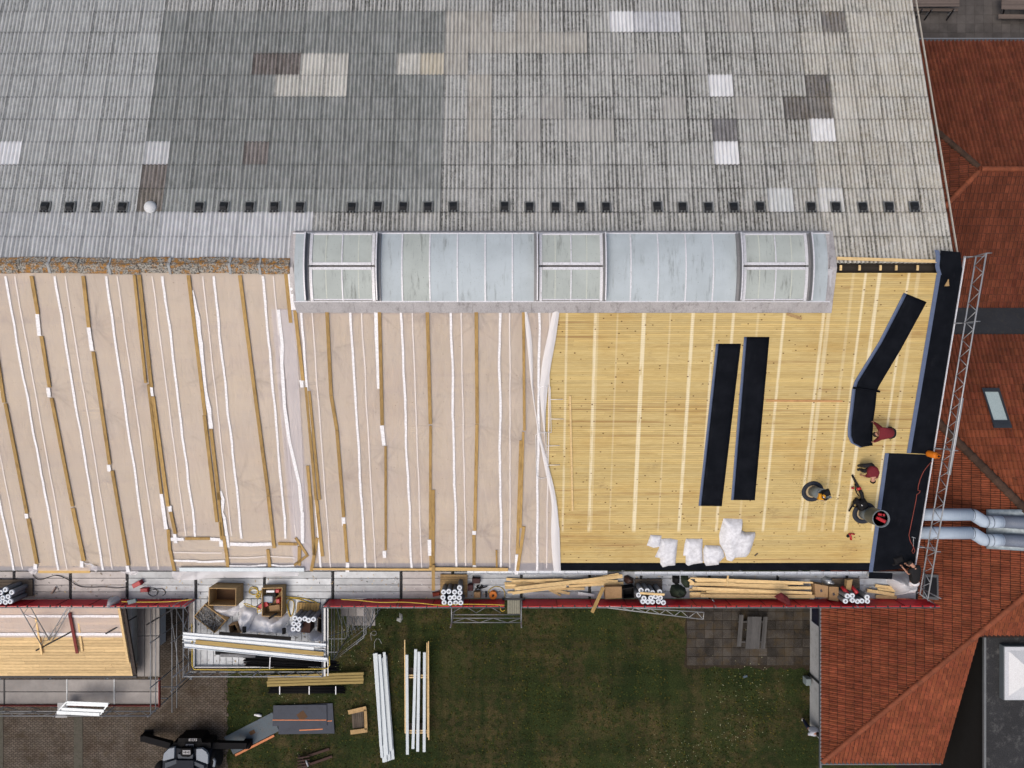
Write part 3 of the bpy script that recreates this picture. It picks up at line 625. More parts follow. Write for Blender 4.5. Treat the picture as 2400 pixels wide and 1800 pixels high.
# battens nailed over the film
def batten(p, q, wd=.15, ht=.032, off=.075, mat=None):
    a, c = SR(*p, off), SR(*q, off); b = MB(); d = (c - a); a2, c2 = a, c
    b.bar(a2, c2, wd, ht, (0, -TS, 1)); return part(b, 'batten', mat or BATTEN)
W1, W2 = .15, .12
for (p, q, wd) in (
    (CA(-30, 560), CA(28, 950), W1), (CA(36, 955), E1(312, 260), W1), (E1(328, 318), E1(428, 838), .17), (CA(205, 130), CA(247, 376), W1), (CA(270, 520), CA(322, 850), W1), (CA(335, 920), E1(838, 180), W1), (E1(842, 200), E1(968, 805), .18),
    (CA(540, 130), CA(577, 462), W1), (CA(605, 620), CA(712, 1350), W1), (CA(728, 1390), E1(1482, 858), .15), (CA(871, 122), CA(945, 822), W2), (CA(902, 122), CA(982, 850), .16), (CA(962, 832), CA(1047, 1540), W2), (CA(992, 910), E1(1938, 180), .16),
    (E1(1940, 445), E1(1958, 690), .15), (E1(1962, 690), E1(2012, 920), .15), (E1(1968, 240), E1(2022, 495), .15), (CA(1222, 125), CA(1330, 1030), W1), (CA(1325, 1032), E2(535, 360), .15), (CA(1367, 1122), E2(560, 100), .15), (E2(545, 20), E2(600, 520), .13), (E2(572, 362), E2(590, 560), .14), (E2(612, 520), E2(642, 710), .15), (E2(645, 712), E2(662, 888), .15),
    (CA(1555, 125), CA(1647, 850), W1), (CA(1647, 850), CA(1740, 1552), W1), (E2(1125, 62), E2(1195, 660), .15), (CA(1850, 80), CA(1885, 432), W1), (CA(1912, 352), CA(1965, 806), W1), (CA(1982, 850), CA(2048, 1578), W2), (CA(2004, 875), CA(2072, 1578), W2), (CA(1994, 1358), E2(1610, 60), .14), (E2(1612, 60), E2(1655, 740), .15), (E2(1680, 100), E2(1750, 755), .15), (E2(1690, 540), E2(1622, 925), .15),
    (CB(460, 352), CB(487, 900), W1), (CB(487, 902), CB(525, 1130), W1), (CB(525, 1132), E2(1995, 300), W1), (E2(2003, 380), E2(2035, 820), .14), (CB(800, 350), CB(818, 1096), W1), (CB(840, 1232), E3(250, 640), .11), (CB(1110, 345), CB(1130, 1088), W1), (CB(1131, 1100), E3(730, 520), .12), (CB(1148, 1515), E3(760, 830), .16), (E3(735, 700), E3(738, 830), .13),
    (CB(1427, 336), CB(1433, 1086), W1), (CB(1432, 1090), E3(1212, 430), W1), (E3(1202, 476), E3(1203, 800), .15), (CB(1733, 336), CB(1739, 1130), W2), (CB(1716, 1195), E3(1670, 680), .14), (CB(1732, 1140), E3(1705, 400), .11), (E3(1742, 385), E3(1672, 862), .15), (E3(2090, 465), E3(2112, 715), .10), (E3(1445, 640), E3(1448, 830), .09),
    (CB(265, 349), CB(403, 349), .10), (CB(555, 347), CB(677, 347), .12), (CB(883, 343), CB(1008, 343), .12), (CB(1178, 343), CB(1340, 343), .12), (CB(1495, 343), CB(1655, 343), .13),
    (E2(170, 550), E2(455, 550), .13), (E2(1240, 610), E2(1460, 614), .14), (E2(1120, 675), E2(1145, 888), .15), (E2(1440, 540), E2(1570, 735), .12), (E2(1585, 738), E2(1425, 858), .12), (E2(1485, 640), E2(1482, 860), .16)):
    batten(p, q, wd)
# long boards laid along the eave
e_b = M('yellow eave board', (0.52, 0.35, 0.14), .75, .15, 2, st=(.4, 2, 2), rv=.1)
for (p, q, wd, off) in ((E2(1640, 900), E3(720, 850), .10, .12), (E3(715, 842), E3(1572, 850), .17, .15)): batten(p, q, wd, .035, off, e_b)
batten(E3(763, 800), C3(1060, 410), .16, .035, .19, BATTEN)
b = MB(); b.bar(SR(*E2(105, 903), .13), SR(*E2(1540, 905), .13), .19, .05, (0, -TS, 1)); part(b, 'eave_flashing', M('pale steel flashing', (0.46, 0.52, 0.55), .4, .1, 2, metal=.2))

# ragged film ends over the eave
def rag(pts, n=8):
    q = [Vector(p) for p in pts]; b = MB()
    b.grid(lambda a, t: q[0].lerp(q[1], a).lerp(q[3].lerp(q[2], a), t) + Vector((0, 0, .05 * math.sin(a * 9 + t * 4) + .06 * noise.noise(Vector((a * 4, t * 4, q[0].x))))), n, 5)
    return b.build('film_end', WHITEF, filmA, True)
def ez(c, z): return P(*c, z)
rag([ez(E1(330, 890), 6.35), ez(E1(445, 870), 6.4), ez(E1(405, 970), 6.05), ez(E1(335, 950), 6.1)])
rag([ez(E1(960, 820), 6.55), ez(E1(1120, 870), 6.5), ez(E1(1105, 945), 6.1), ez(E1(1020, 880), 6.3)])
rag([ez(E1(1385, 930), 6.3), ez(E1(1600, 925), 6.3), ez(E1(1560, 975), 6.0), ez(E1(1470, 965), 6.0)])
rag([ez(E2(15, 930), 6.35), ez(E2(250, 930), 6.4), ez(C2(240, 215), 6.1), ez(C2(40, 300), 5.9)])
rag([ez(C2(220, 185), 6.4), ez(C2(510, 180), 6.4), ez(C2(620, 265), 6.1), ez(C2(60, 300), 6.0)], 12)
rag([ez(C2(510, 185), 6.42), ez(C2(1470, 195), 6.4), ez(C2(1465, 245), 6.1), ez(C2(640, 270), 6.05)], 26)
b = MB(); b.bar(P(*E1(445, 915), 6.28), P(*E1(1040, 915), 6.28), .28, .03); part(b, 'eave_board', e_b)

# gutters
GUT = M('bright zinc gutter', (0.62, 0.65, 0.68), .35, .12, 2, metal=.45)
def gutter(u0, u1, v):
    a, c = P(u0, v, 6.12), P(u1, v, 6.12); b = MB(); n = 8; pr = [(.078 * math.cos(math.pi * (1 + k / n)), .078 * math.sin(math.pi * (1 + k / n))) for k in range(n + 1)]
    pr = [(-.095, .012)] + pr + [(.1, .0), (.1, .02), (.082, .02)]
    pts = [(x, a.y + q[0], 6.12 + q[1]) for x in (a.x, c.x) for q in pr]; m = len(pr)
    b.add(pts, [(i, i + 1, m + i + 1, m + i) for i in range(m - 1)])
    o = part(b, 'gutter', GUT, smooth=True); x = a.x + .3
    while x < c.x:
        bb = MB(); bb.box((x, a.y, 6.137), (.025, .2, .008)); part(bb, 'gutter_bracket', GALV, o); x += .62
gutter(1095, 1424, 1342); gutter(1488, 2033, 1344)

# ------------------------------------------------------------------ barrel skylight along the ridge
SKC = YR - .1; SW = 1.42
def arc(t, off=0.0):            # t -1..1 across the vault
    return SKC + t * SW, 10.08 + .23 * (1 - t * t) + off
b = MB(); xa, xb = P(688, 625, 10.0).x, P(1943, 625, 10.0).x
for s, yo, zz in ((1, SKC + 1.63, None), (-1, SKC - 1.86, None)):
    yi = SKC + s * SW; zi = 10.04; zo = (nz(yo, .07) if s > 0 else sz(yo, .09))
    n = 9
    for i in range(n):
        x0 = xa + (xb - xa) * i / n + .008; x1 = xa + (xb - xa) * (i + 1) / n
        b.hexa([(x0, yi, zi - .08), (x1, yi, zi - .08), (x1, yo, zo - .03), (x0, yo, zo - .03)], [(x0, yi, zi), (x1, yi, zi), (x1, yo, zo), (x0, yo, zo)])
for (x0, x1) in ((xa - .18, xa - .004), (xb + .006, xb + .30)):
    b.hexa([(x0, SKC - 1.86, sz(SKC - 1.86, .02)), (x1, SKC - 1.86, sz(SKC - 1.86, .02)), (x1, SKC, 9.98), (x0, SKC, 9.98)], [(x0, SKC - 1.86, sz(SKC - 1.86, .085)), (x1, SKC - 1.86, sz(SKC - 1.86, .085)), (x1, SKC, 10.09), (x0, SKC, 10.09)])
    b.hexa([(x0, SKC, 9.98), (x1, SKC, 9.98), (x1, SKC + 1.63, nz(SKC + 1.63, .02)), (x0, SKC + 1.63, nz(SKC + 1.63, .02))], [(x0, SKC, 10.09), (x1, SKC, 10.09), (x1, SKC + 1.63, nz(SKC + 1.63, .067)), (x0, SKC + 1.63, nz(SKC + 1.63, .067))])
b.hexa([(xa, SKC - SW, 9.6), (xb, SKC - SW, 9.6), (xb, SKC + SW, 9.6), (xa, SKC + SW, 9.6)], [(xa, SKC - SW, 10.03), (xb, SKC - SW, 10.03), (xb, SKC + SW, 10.03), (xa, SKC + SW, 10.03)])
sk = part(b, 'skylight', ZINC)
b = MB()
for yo in (SKC + SW + .02, SKC - SW - .02): b.box(((xa + xb) / 2, yo, 10.06), (xb - xa, .05, .05))
part(b, 'edge_rail', ALU, sk)
SX = lambda u: P(u, 625, 10.3).x
def pane(u0, u1, mat, t0=-1, t1=1, off=0.0):
    b = MB(); x0, x1 = SX(u0), SX(u1)
    def fn(a, t): y, z = arc(t0 + (t1 - t0) * t, off); return (x0 + (x1 - x0) * a, y, z)
    b.grid(fn, 1, 16, .012); part(b, 'glazing_pane', mat, sk, False)
def arcbar(u, wd, h0, h1, mat, name, t0=-1, t1=1, lean=0.0):
    b = MB(); x = SX(u); n = 16
    for i in range(n):
        ta, tb = t0 + (t1 - t0) * i / n, t0 + (t1 - t0) * (i + 1) / n
        (ya, za), (yb2, zb) = arc(ta), arc(tb)
        lo = [(x - wd / 2, ya, za + h0), (x + wd / 2, ya, za + h0), (x + wd / 2, yb2, zb + h0), (x - wd / 2, yb2, zb + h0)]
        hi = [(x - wd / 2 + lean, ya, za + h1), (x + wd / 2 + lean, ya, za + h1), (x + wd / 2 + lean, yb2, zb + h1), (x - wd / 2 + lean, yb2, zb + h1)]
        b.hexa(lo, hi)
    part(b, name, mat, sk)
for (u0, u1, us) in ((886, 1256, (942, 1007, 1072, 1137, 1201)), (1421, 1731, (1479, 1543, 1608, 1672))):
    e = [u0, *us, u1]
    for i in range(len(e) - 1): pane(e[i], e[i + 1], PANEG if (u0 == 886 and i == 1) else PANE)
    for u in us: arcbar(u, .06, .0, .028, ALU, 'glazing_bar')
pane(690, 727, PANE); pane(1890, 1940, PANE)
for u0, u1 in ((727, 879), (1264, 1412), (1741, 1891)):
    for (t0, t1) in ((-1, -.03), (.03, 1)):
        um = (u0 + u1) / 2
        for (a, c) in ((u0 + 6, um - 1), (um + 1, u1 - 6)): pane(a, c, PANEG, t0 + .05, t1 - .05, .10)
        arcbar(u0 + 3, .12, .06, .14, ALU, 'flap_frame', t0, t1); arcbar(u1 - 3, .12, .06, .14, ALU, 'flap_frame', t0, t1); arcbar(um, .05, .105, .135, ALU, 'flap_bar', t0, t1)
        for uu in ((u0 + um) / 2, (um + u1) / 2): arcbar(uu, .035, .101, .106, M('pale glazing seam', (0.47, 0.50, 0.44), .4, .1, 4), 'glazing_seam', t0 + .05, t1 - .05)
        for tt in (t0, t1):
            y, z = arc(tt); b = MB(); sgn = 1 if tt == t0 else -1
            b.box(((SX(u0) + SX(u1)) / 2, y + sgn * .055, z + .1), (SX(u1) - SX(u0) - .26, .11 if abs(tt) < .5 else .05, .082)); part(b, 'flap_frame', ALU, sk)
for u, ln in ((718, 0), (885, 0), (1259, 0), (1418, 0), (1734, 0), (1899, 0)):
    arcbar(u, .05, .0, .36, FIN, 'upstand_rib'); arcbar(u, .055, .361, .385, ALU, 'rib_capping')
    s_ = 1 if u < 1200 else -1; arcbar(u + s_ * 4, .12, .0, .09, FIN, 'rib_foot')
b = MB(); b.grid(lambda a, t: Vector((SX(1938) + a * .45, SKC - .05 - .75 * t, 10.13 - .20 * t + .03 * noise.noise(Vector((a * 3, t * 5, 3))) - .1 * a * a)), 5, 8, .01); part(b, 'foil_patch', WHITEF, sk, True)
# ------------------------------------------------------------------ ground
def lawn_mat():
    g = NG('lawn grass'); p = g.pos()
    a = g.noise(p, 0.28, 5.0, 0.65); b = g.noise(p, 2.2, 5.0, 0.7); c = g.noise(p, 14.0, 4.0, 0.75); d = g.noise(p, 60.0, 2.0, 0.7)
    col = g.mix(g.ramp(c, 0.3, 0.72), (0.009, 0.015, 0.005), (0.036, 0.050, 0.017))
    # dry brown thatch in wandering patches and along old wheel lines
    dry = g.math('MULTIPLY', g.ramp(a, 0.40, 0.58), g.ramp(b, 0.38, 0.6))
    xs = g.xyz(p); lane = g.ramp(g.math('ABSOLUTE', g.math('SUBTRACT', xs[0], 10.4)), 0.55, 0.1); lane2 = g.ramp(g.math('ABSOLUTE', g.math('SUBTRACT', xs[0], -3.6)), 0.7, 0.1)
    lane = g.math('MULTIPLY', g.math('MAXIMUM', lane, g.math('MULTIPLY', lane2, 0.7)), g.ramp(b, 0.32, 0.6))
    dry = g.math('MAXIMUM', dry, g.math('MULTIPLY', lane, 0.8))
    col = g.mix(g.math('MULTIPLY', dry, 0.75), col, g.mix(g.ramp(c, 0.3, 0.75), (0.040, 0.030, 0.015), (0.105, 0.080, 0.042)))
    pl1 = g.ramp(g.noise(g.stretch(p, (1.0, 0.07, 1.0)), 1.1, 4.0, 0.6, 0.35), 0.36, 0.64); pl2 = g.ramp(g.noise(g.stretch(p, (0.07, 1.0, 1.0)), 1.0, 4.0, 0.6, 0.35), 0.36, 0.64)
    plaid = g.math('MULTIPLY', g.math('ADD', pl1, pl2), 0.5)
    col = g.mix(g.math('MULTIPLY', plaid, 0.55), g.mix(1.0, col, (0.60, 0.66, 0.62), 'MULTIPLY'), g.mix(1.0, col, (1.9, 1.7, 1.5), 'MULTIPLY'))
    lush = g.ramp(g.noise(p, 0.6, 3.0), 0.56, 0.72)
    col = g.mix(g.math('MULTIPLY', lush, 0.55), col, g.mix(g.ramp(c, 0.35, 0.7), (0.010, 0.018, 0.005), (0.032, 0.050, 0.016)))
    return g.fin(col, 0.95, c, 0.8, 0.06, 0, 0.1)
LAWN = lawn_mat()
b = MB(); b.quad((-300, -300, 0), (300, -300, 0), (300, 300, 0), (-300, 300, 0))
tag(b.build('lawn', LAWN, loc=(0, 0, 0)), kind='structure')

def paving_mat():
    g = NG('zigzag block paving'); p = g.pos(); xs = g.xyz(p)
    wv = g.math('MULTIPLY', g.math('SINE', g.math('MULTIPLY', xs[0], 2 * math.pi / .24)), .028)
    yy = g.math('ADD', xs[1], wv); cb = g.n('ShaderNodeCombineXYZ'); g.l(xs[0], cb.inputs[0]); g.l(yy, cb.inputs[1])
    br = g.n('ShaderNodeTexBrick'); g.l(cb.outputs[0], br.inputs['Vector']); br.inputs['Scale'].default_value = 1.0
    br.inputs['Brick Width'].default_value = .24; br.inputs['Row Height'].default_value = .14; br.inputs['Mortar Size'].default_value = .014; br.inputs['Mortar Smooth'].default_value = .4
    br.inputs['Color1'].default_value = (.085, .072, .058, 1); br.inputs['Color2'].default_value = (.12, .10, .083, 1); br.inputs['Mortar'].default_value = (.020, .016, .011, 1)
    nb = g.noise(p, .7, 4.0, .65); col = g.mix(g.ramp(nb, .35, .7), br.outputs[0], g.mix(1.0, br.outputs[0], (.62, .56, .50), 'MULTIPLY'))
    col = g.mix(g.math('MULTIPLY', g.ramp(g.noise(p, 3.0, 5.0, .7), .5, .75), .5), col, (.055, .042, .018))
    return g.fin(col, .92, br.outputs[1], -.6, .02, 0, .15)
pv = paving_mat()
b = MB(); a0, a1 = P(-60, 1425), P(533, 1810); n = 26      # ragged edge against the grass
top = [Vector((a0.x - 3, a0.y, .012)), Vector((a0.x - 3, a1.y - 3, .012))]; y = a1.y - 3; edge = []
while y < a0.y: edge.append(Vector((a1.x + rnd(-.10, .10), y, .012))); y += .24
top += edge + [Vector((a1.x, a0.y, .012))]
b.hexa([p - Vector((0, 0, .05)) for p in top], top); drive = tag(b.build('driveway', pv), kind='structure')
b = MB(); y = P(0, 1640).y
while y > P(0, 1830).y:
    b.box((P(184, 0).x + rnd(-.004, .004), y - .49, .02), (.5, .975, .03), bev=.006); y -= .98
tag(b.build('concrete_strip', M('mossy concrete', (0.075, 0.070, 0.055), .95, .3, 3, dirt=(0.03, 0.03, 0.015), dirt_amt=.8)), kind='structure')
b = MB(); b.box((P(3, 0).x, P(0, 1740).y, .02), (.25, 6, .035)); tag(b.build('kerb', M('mossy concrete', (0, 0, 0))), kind='structure')

# terrace of square slabs
slab_m = None
g = NG('exposed aggregate slab'); p_ = g.pos(); sp1 = g.noise(p_, 45.0, 2.0, .7); sp2 = g.noise(p_, 28.0, 3.0, .8)
base = g.mix(g.ramp(g.noise(p_, .9, 4.0), .3, .7), (.022, .019, .016), (.056, .050, .043))
base = g.mix(g.ramp(sp1, .60, .70), base, (.15, .145, .135)); base = g.mix(g.ramp(sp2, .60, .68), base, (.008, .007, .006))
k = g.math('MULTIPLY_ADD', g.orand(), .7, .65); cc = g.n('ShaderNodeCombineXYZ'); [g.l(k, cc.inputs[i]) for i in range(3)]
base = g.mix(1.0, base, cc.outputs[0], 'MULTIPLY')
base = g.mix(g.math('MULTIPLY', g.ramp(g.noise(p_, 1.2, 5.0, .75), .46, .66), .75), base, (.060, .043, .022))
slab_m = g.fin(base, .9, sp1, .5, .01, 0, .15)
SOIL = M('dry soil joints', (0.022, 0.016, 0.009), .95, .5, 4, dirt=(0.075, 0.055, 0.030), dirt_amt=.7)
t0, t1 = P(1610, 1415), P(1902, 1563)
b = MB(); top = []
for i in range(30): top.append(Vector((t0.x - .15 + (t1.x - t0.x + .15) * i / 29, t1.y + rnd(-.25, .05), .008)))
top += [Vector((t1.x, t0.y, .008)), Vector((t0.x - .1, t0.y, .008))]
for i in range(1, 12): top.append(Vector((t0.x - rnd(.0, .2), t0.y + (t1.y - t0.y) * i / 12, .008)))
b.hexa([q - Vector((0, 0, .03)) for q in top], top); terr = tag(b.build('terrace', SOIL), kind='structure')
mb = MB(); mb.box((0, 0, 0), (.485, .485, .05), bev=.008); pm = mb.mesh('slab', slab_m)
nx, ny = 14, 8; px_, py_ = (t1.x - t0.x) / nx, .506
for i in range(nx):
    for j in range(ny):
        c = Vector((t0.x + (i + .5) * px_, t0.y - (j + .35) * py_, rnd(-.002, .006)))
        if c.y < t1.y + .1 : continue
        inst('slab', pm, terr, c - terr.location + Vector((0, 0, 0)), (rnd(-.006, .006), rnd(-.006, .006), rnd(-.012, .012)))
# tiled courtyard, top right
g = NG('courtyard tile'); p_ = g.pos(); base = g.mix(g.ramp(g.noise(p_, .8, 5.0, .65), .3, .7), (.052, .046, .042), (.092, .084, .078))
k = g.math('MULTIPLY_ADD', g.orand(), .3, .85); cc = g.n('ShaderNodeCombineXYZ'); [g.l(k, cc.inputs[i]) for i in range(3)]
ct = g.fin(g.mix(1.0, base, cc.outputs[0], 'MULTIPLY'), .75, None, 0, 0, 0, .3)
b = MB(); b.box((24.5, 21.5, .004), (15, 8.0, .03)); court = tag(b.build('courtyard', M('tile joint', (0.03, 0.026, 0.024), .9, .2, 3)), kind='structure')
mb = MB(); mb.box((0, 0, 0), (.495, .495, .04), bev=.005); pm2 = mb.mesh('tile', ct)
for i in range(17):
    for j in range(9):
        c = Vector((20.75 + i * .505, 18.0 + j * .505, .012)); inst('tile', pm2, court, c - court.location, (0, 0, 0))

# scattered grass tufts over the lawn: nobody could count them
g = NG('grass blade'); tn_ = g.tone(); GRB = g.fin(g.mix(1.0, (0.10, 0.13, 0.04), tn_, 'MULTIPLY'), .9, None, 0, 0, 0, .1)
b = MB(); random.seed(31); cnt = 0
while cnt < 15000:
    x, y = rnd(-16.2, 17.2), rnd(-22.5, -9.6)
    if x > 9.5 and y > -16 and x < 17: continue
    dn = noise.noise(Vector((x * .35, y * .35, 3)))
    if rnd(-.7, .5) > dn: continue
    cnt += 1; a = rnd(0, 6.28); h = rnd(.03, .09); r = rnd(.025, .06); t = rnd(.10, .55)
    tc = (t * rnd(.9, 1.6), t * 1.1, t * .8, 1) if random.random() < .8 else (t * 2.0, t * 1.3, t * .9, 1)
    ca, sa = math.cos(a), math.sin(a)
    b.add([(x - ca * r, y - sa * r, .0), (x + ca * r, y + sa * r, .0), (x - sa * r * 1.4, y + ca * r * 1.4, h)], [(0, 1, 2)], tc)
tag(b.build('grass_tufts', GRB, loc=(0, 0, 0)), 'short uneven grass blades across the dark lawn', 'grass', kind='stuff')
g = NG('small daisies'); b = MB()
for i in range(420):
    cx, cy = random.choice(((-12.5, -18.2), (-9, -16), (-10, -13.5), (13.2, -16.9), (12, -20), (-8.5, -11), (9, -21))); x, y = cx + random.gauss(0, 1.1), cy + random.gauss(0, .9)
    if -30 < x < -13.2: continue
    s_ = rnd(.012, .028); b.add([(x - s_, y, .06), (x, y - s_, .06), (x + s_, y, .06), (x, y + s_, .06)], [(0, 1, 2, 3)])
tag(b.build('clover_flowers', M('pale petals', (0.35, 0.36, 0.22), .8, .2, 5), loc=(0, 0, 0)), 'tiny pale clover flowers dotted over the lawn', 'flowers', kind='stuff')
random.seed(77)

# ------------------------------------------------------------------ tiled houses on the right
def tile_mat(name, attr):
    g = NG(name); p = g.pos()
    if attr: k = g.tone()
    else:
        r_ = g.orand(); kk = g.math('MULTIPLY_ADD', r_, .40, .80); cc = g.n('ShaderNodeCombineXYZ'); [g.l(kk, cc.inputs[i]) for i in range(3)]; k = cc.outputs[0]
    col = g.mix(g.ramp(g.noise(p, 1.1, 4.0, .6), .3, .7), (.165, .046, .021), (.230, .066, .031)); col = g.mix(1.0, col, k, 'MULTIPLY')
    up = g.ramp(g.xyz(p)[1], -4.0, 2.0)                       # the older northern tiles are browner
    col = g.mix(g.math('MULTIPLY', up, .75), col, g.mix(1.0, col, (.52, .54, .64), 'MULTIPLY'))
    col = g.mix(g.math('MULTIPLY', g.ramp(g.noise(p, 6.0, 5.0, .75), .50, .72), .7), col, (.030, .016, .013))
    col = g.mix(g.math('MULTIPLY', g.ramp(g.noise(p, 18.0, 3.0, .7), .66, .74), .5), col, (.22, .16, .12))
    return g.fin(col, .85, g.noise(p, 40.0, 2.0), .3, .006, 0, .2)
TILE, TILEJ = tile_mat('clay pantile', False), tile_mat('clay pantile far', True)
RIDGE = M('clay ridge tile', (0.19, 0.055, 0.025), .85, .3, 5, rv=.2, dirt=(0.04, 0.025, 0.015), dirt_amt=.7)
RIDGEM = M('mossy ridge tile', (0.055, 0.032, 0.022), .95, .4, 8, rv=.25, dirt=(0.02, 0.018, 0.012), dirt_amt=.8)
TC, TG = .212, .395
def tile_geo(mb, xf=None, tone=None):
    prof = [(.004, .004), (.02, -.014), (.055, -.022), (.088, -.006), (.115, .042), (.143, .064), (.172, .044), (.195, -.012)]
    pts = [Vector((x, yy, z + dz)) for (yy, dz) in ((0, .040), (TG + .03, .0)) for (x, z) in prof] + [Vector((x, -0.022, z + .012)) for (x, z) in prof]
    m = len(prof); fs = [(i, i + 1, m + i + 1, m + i) for i in range(m - 1)] + [(2 * m + i, 2 * m + i + 1, i + 1, i) for i in range(m - 1)]
    if xf: pts = [xf @ p for p in pts]
    return mb.add(pts, fs, tone)
EDGEM = M('tile edge shadow and dirt', (0.035, 0.017, 0.012), .95, .4, 6)  # darkened lips paint in the shadow and dirt between tile courses
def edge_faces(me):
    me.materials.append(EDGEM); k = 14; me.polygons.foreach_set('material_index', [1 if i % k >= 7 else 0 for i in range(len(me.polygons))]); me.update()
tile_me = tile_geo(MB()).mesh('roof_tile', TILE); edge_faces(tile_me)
def inside(poly, x, y):
    r_ = False; n = len(poly)
    for i in range(n):
        (x0, y0), (x1, y1) = poly[i], poly[(i + 1) % n]
        if (y0 > y) != (y1 > y) and x < (x1 - x0) * (y - y0) / (y1 - y0) + x0: r_ = not r_
    return r_
def tiled(face_list, house, keep=300):
    """face: (poly in plan, point on eave, eave direction, upslope direction in plan, slope)"""
    cand = []
    for (poly, o, e, g2, s) in face_list:
        o = Vector(o); e = Vector((*e, 0)); g3 = Vector((*g2, s)).normalized(); nrm = e.cross(g3).normalized()
        m = Matrix((e, g3, nrm)).transposed().to_4x4()
        b = MB(); q = [Vector((x, y, o.z + s * ((x - o.x) * g2[0] + (y - o.y) * g2[1]) - .03)) for x, y in poly]
        if (q[1] - q[0]).cross(q[2] - q[1]).z < 0: q.reverse()
        b.hexa([p - Vector((0, 0, .06)) for p in q], q); b.build('roof_plane', M('roof underlay', (0.018, 0.009, 0.006), .9, .2, 3), house)
        for i in range(-90, 90):
            for j in range(0, 42):
                p = o + e * (i * TC) + g3 * (j * TG - .05); c = p + e * TC * .5 + g3 * TG * .5
                if not inside(poly, c.x, c.y): continue
                d = H - c.z; u, v = 1200 + F * c.x / d, 900 - F * c.y / d
                vis = -20 < u < 2412 and -20 < v < 1815 and not (c.x < 18.9 and c.y > -8.4) and not (c.y > -10.6 and c.x < 19.8 and c.y < -8.4) and not (d > 32 and v < 1340 and u < 2262 - (v - 592) * .158 and v > 590) and not (v < 590 and u < 2145 + .164 * v)
                cand.append((not vis, c.x * c.x + c.y * c.y + d * d, p, m))
    cand.sort(key=lambda q: (q[0], q[1])); far = MB()
    for n_, (nv, dd, p, m) in enumerate(cand):
        jit = Matrix.Rotation(rnd(-.012, .012), 4, 'Z') @ Matrix.Rotation(rnd(-.012, .012), 4, 'X')
        if n_ < keep:
            mm = m @ jit; o_ = inst('roof_tile', tile_me, house, p - worg(house)); o_.rotation_euler = mm.to_euler()
        else:
            t = rnd(.80, 1.20); tile_geo(far, Matrix.Translation(p) @ m @ jit, (t, t * rnd(.93, 1.05), t, 1))
    if far.v:
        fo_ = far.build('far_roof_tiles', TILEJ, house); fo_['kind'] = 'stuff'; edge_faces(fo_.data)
def ridge_run(p, q, house, mat, r=.12, L=.36):
    p, q = Vector(p), Vector(q); d = (q - p); n = int(d.length / L); d.normalize(); sd_ = d.cross(Vector((0, 0, 1))).normalized(); up = sd_.cross(d)
    for i in range(n):
        b = MB(); a0_, a1_ = p + d * (i * L), p + d * (i * L + L + .04); m = 7; pts = []
        for (c, rr) in ((a0_, r * 1.08), (a1_, r * .9)):
            for k in range(m):
                an = math.pi * (-.12 + 1.24 * k / (m - 1)); pts.append(c + sd_ * (rr * 1.15 * math.cos(an)) + up * (rr * math.sin(an) * .85 - .015) + Vector((0, 0, rnd(-.006, .006))))
        b.add(pts, [(k, k + 1, m + k + 1, m + k) for k in range(m - 1)]); b.build('ridge_tile', mat, house, True)

# large hipped house
house = thing('tiled_house', 'large hipped house with orange clay pantiles beside the lawn', 'house', (20, -10, 0))
A_ = (16.34, -19.9); C_ = Vector((25.96, -8.0, 7.08)); S_W, S_S, S_N = .466, .377, .362
west = [(16.34, -19.9), (25.96, -8.0), (19.0, .95), (19.0, -8.5), (16.34, -8.5)]
south = [(16.34, -19.9), (22.6, -19.9), (22.6, -12.35), (32, -12.35), (32, -8.0), (25.96, -8.0)]
northf = [(25.96, -8.0), (32, -8.0), (32, 2.65), (19.0, 2.65), (19.0, .95)]
tiled([(west, (16.34, -19.9, 2.6), (0, -1), (1, 0), S_W), (south, (16.34, -19.9, 2.6), (1, 0), (0, 1), S_S), (northf, (25.96, 4.36, 2.6), (-1, 0), (0, -1), S_N)], house)
ridge_run((16.34, -19.9, 2.66), C_ + Vector((0, 0, .06)), house, RIDGE)
ridge_run((18.9, .85, 3.86), C_ + Vector((0, 0, .06)), house, RIDGEM, .17)
for (x0, y0, x1, y1) in ((16.78, -19.4, 17.03, -8.6), (17.03, -19.4, 22.4, -19.15), (22.15, -19.15, 22.4, -12.4)):
    b = MB(); b.box(((x0 + x1) / 2, (y0 + y1) / 2, 1.25), (x1 - x0, y1 - y0, 2.5)); b.build('wall', PLASTER, house)
b = MB(); b.box((16.76, -16.5, 1.0), (.06, 3.6, 1.5)); b = MB()
b.box((16.775, -11.95, 1.35), (.04, 2.7, 2.1)); wnd = b.build('window', M('dark window glass', (0.010, 0.014, 0.035), .15, .2, 3, spec=.6), house)
b = MB()
for yy in (-13.28, -11.95, -10.62): b.box((16.745, yy, 1.35), (.05, .07, 2.1))
b.build('window_frame', M('white window frame', (0.5, 0.52, 0.55), .5, .1, 3), wnd)
GTR = M('dark grey gutter', (0.075, 0.085, 0.095), .45, .2, 3, metal=.3)
b = MB(); b.box((16.27, -14.4, 2.54), (.13, 11.9, .10)); b.build('gutter', GTR, house)
b = MB(); b.box((19.45, -19.98, 2.54), (6.3, .13, .10)); b.build('gutter', GTR, house)
b = MB(); b.box((16.265, -14.4, 2.6), (.02, 11.9, .03)); b.box((19.45, -20.045, 2.6), (6.3, .02, .03)); b.build('gutter_lip', GALV, house)
b = MB(); b.tube([(16.3, -16.3, 2.5), (16.72, -16.3, 2.2), (16.72, -16.3, .05)], .055, 8); b.build('downpipe', GTR, house, True)
b = MB(); b.box((22.63, -16.1, 3.9), (.05, 7.6, .14), rx=math.atan(S_S)); b.build('verge_board', M('verge board', (0.12, 0.045, 0.03), .8, .3, 4), house)
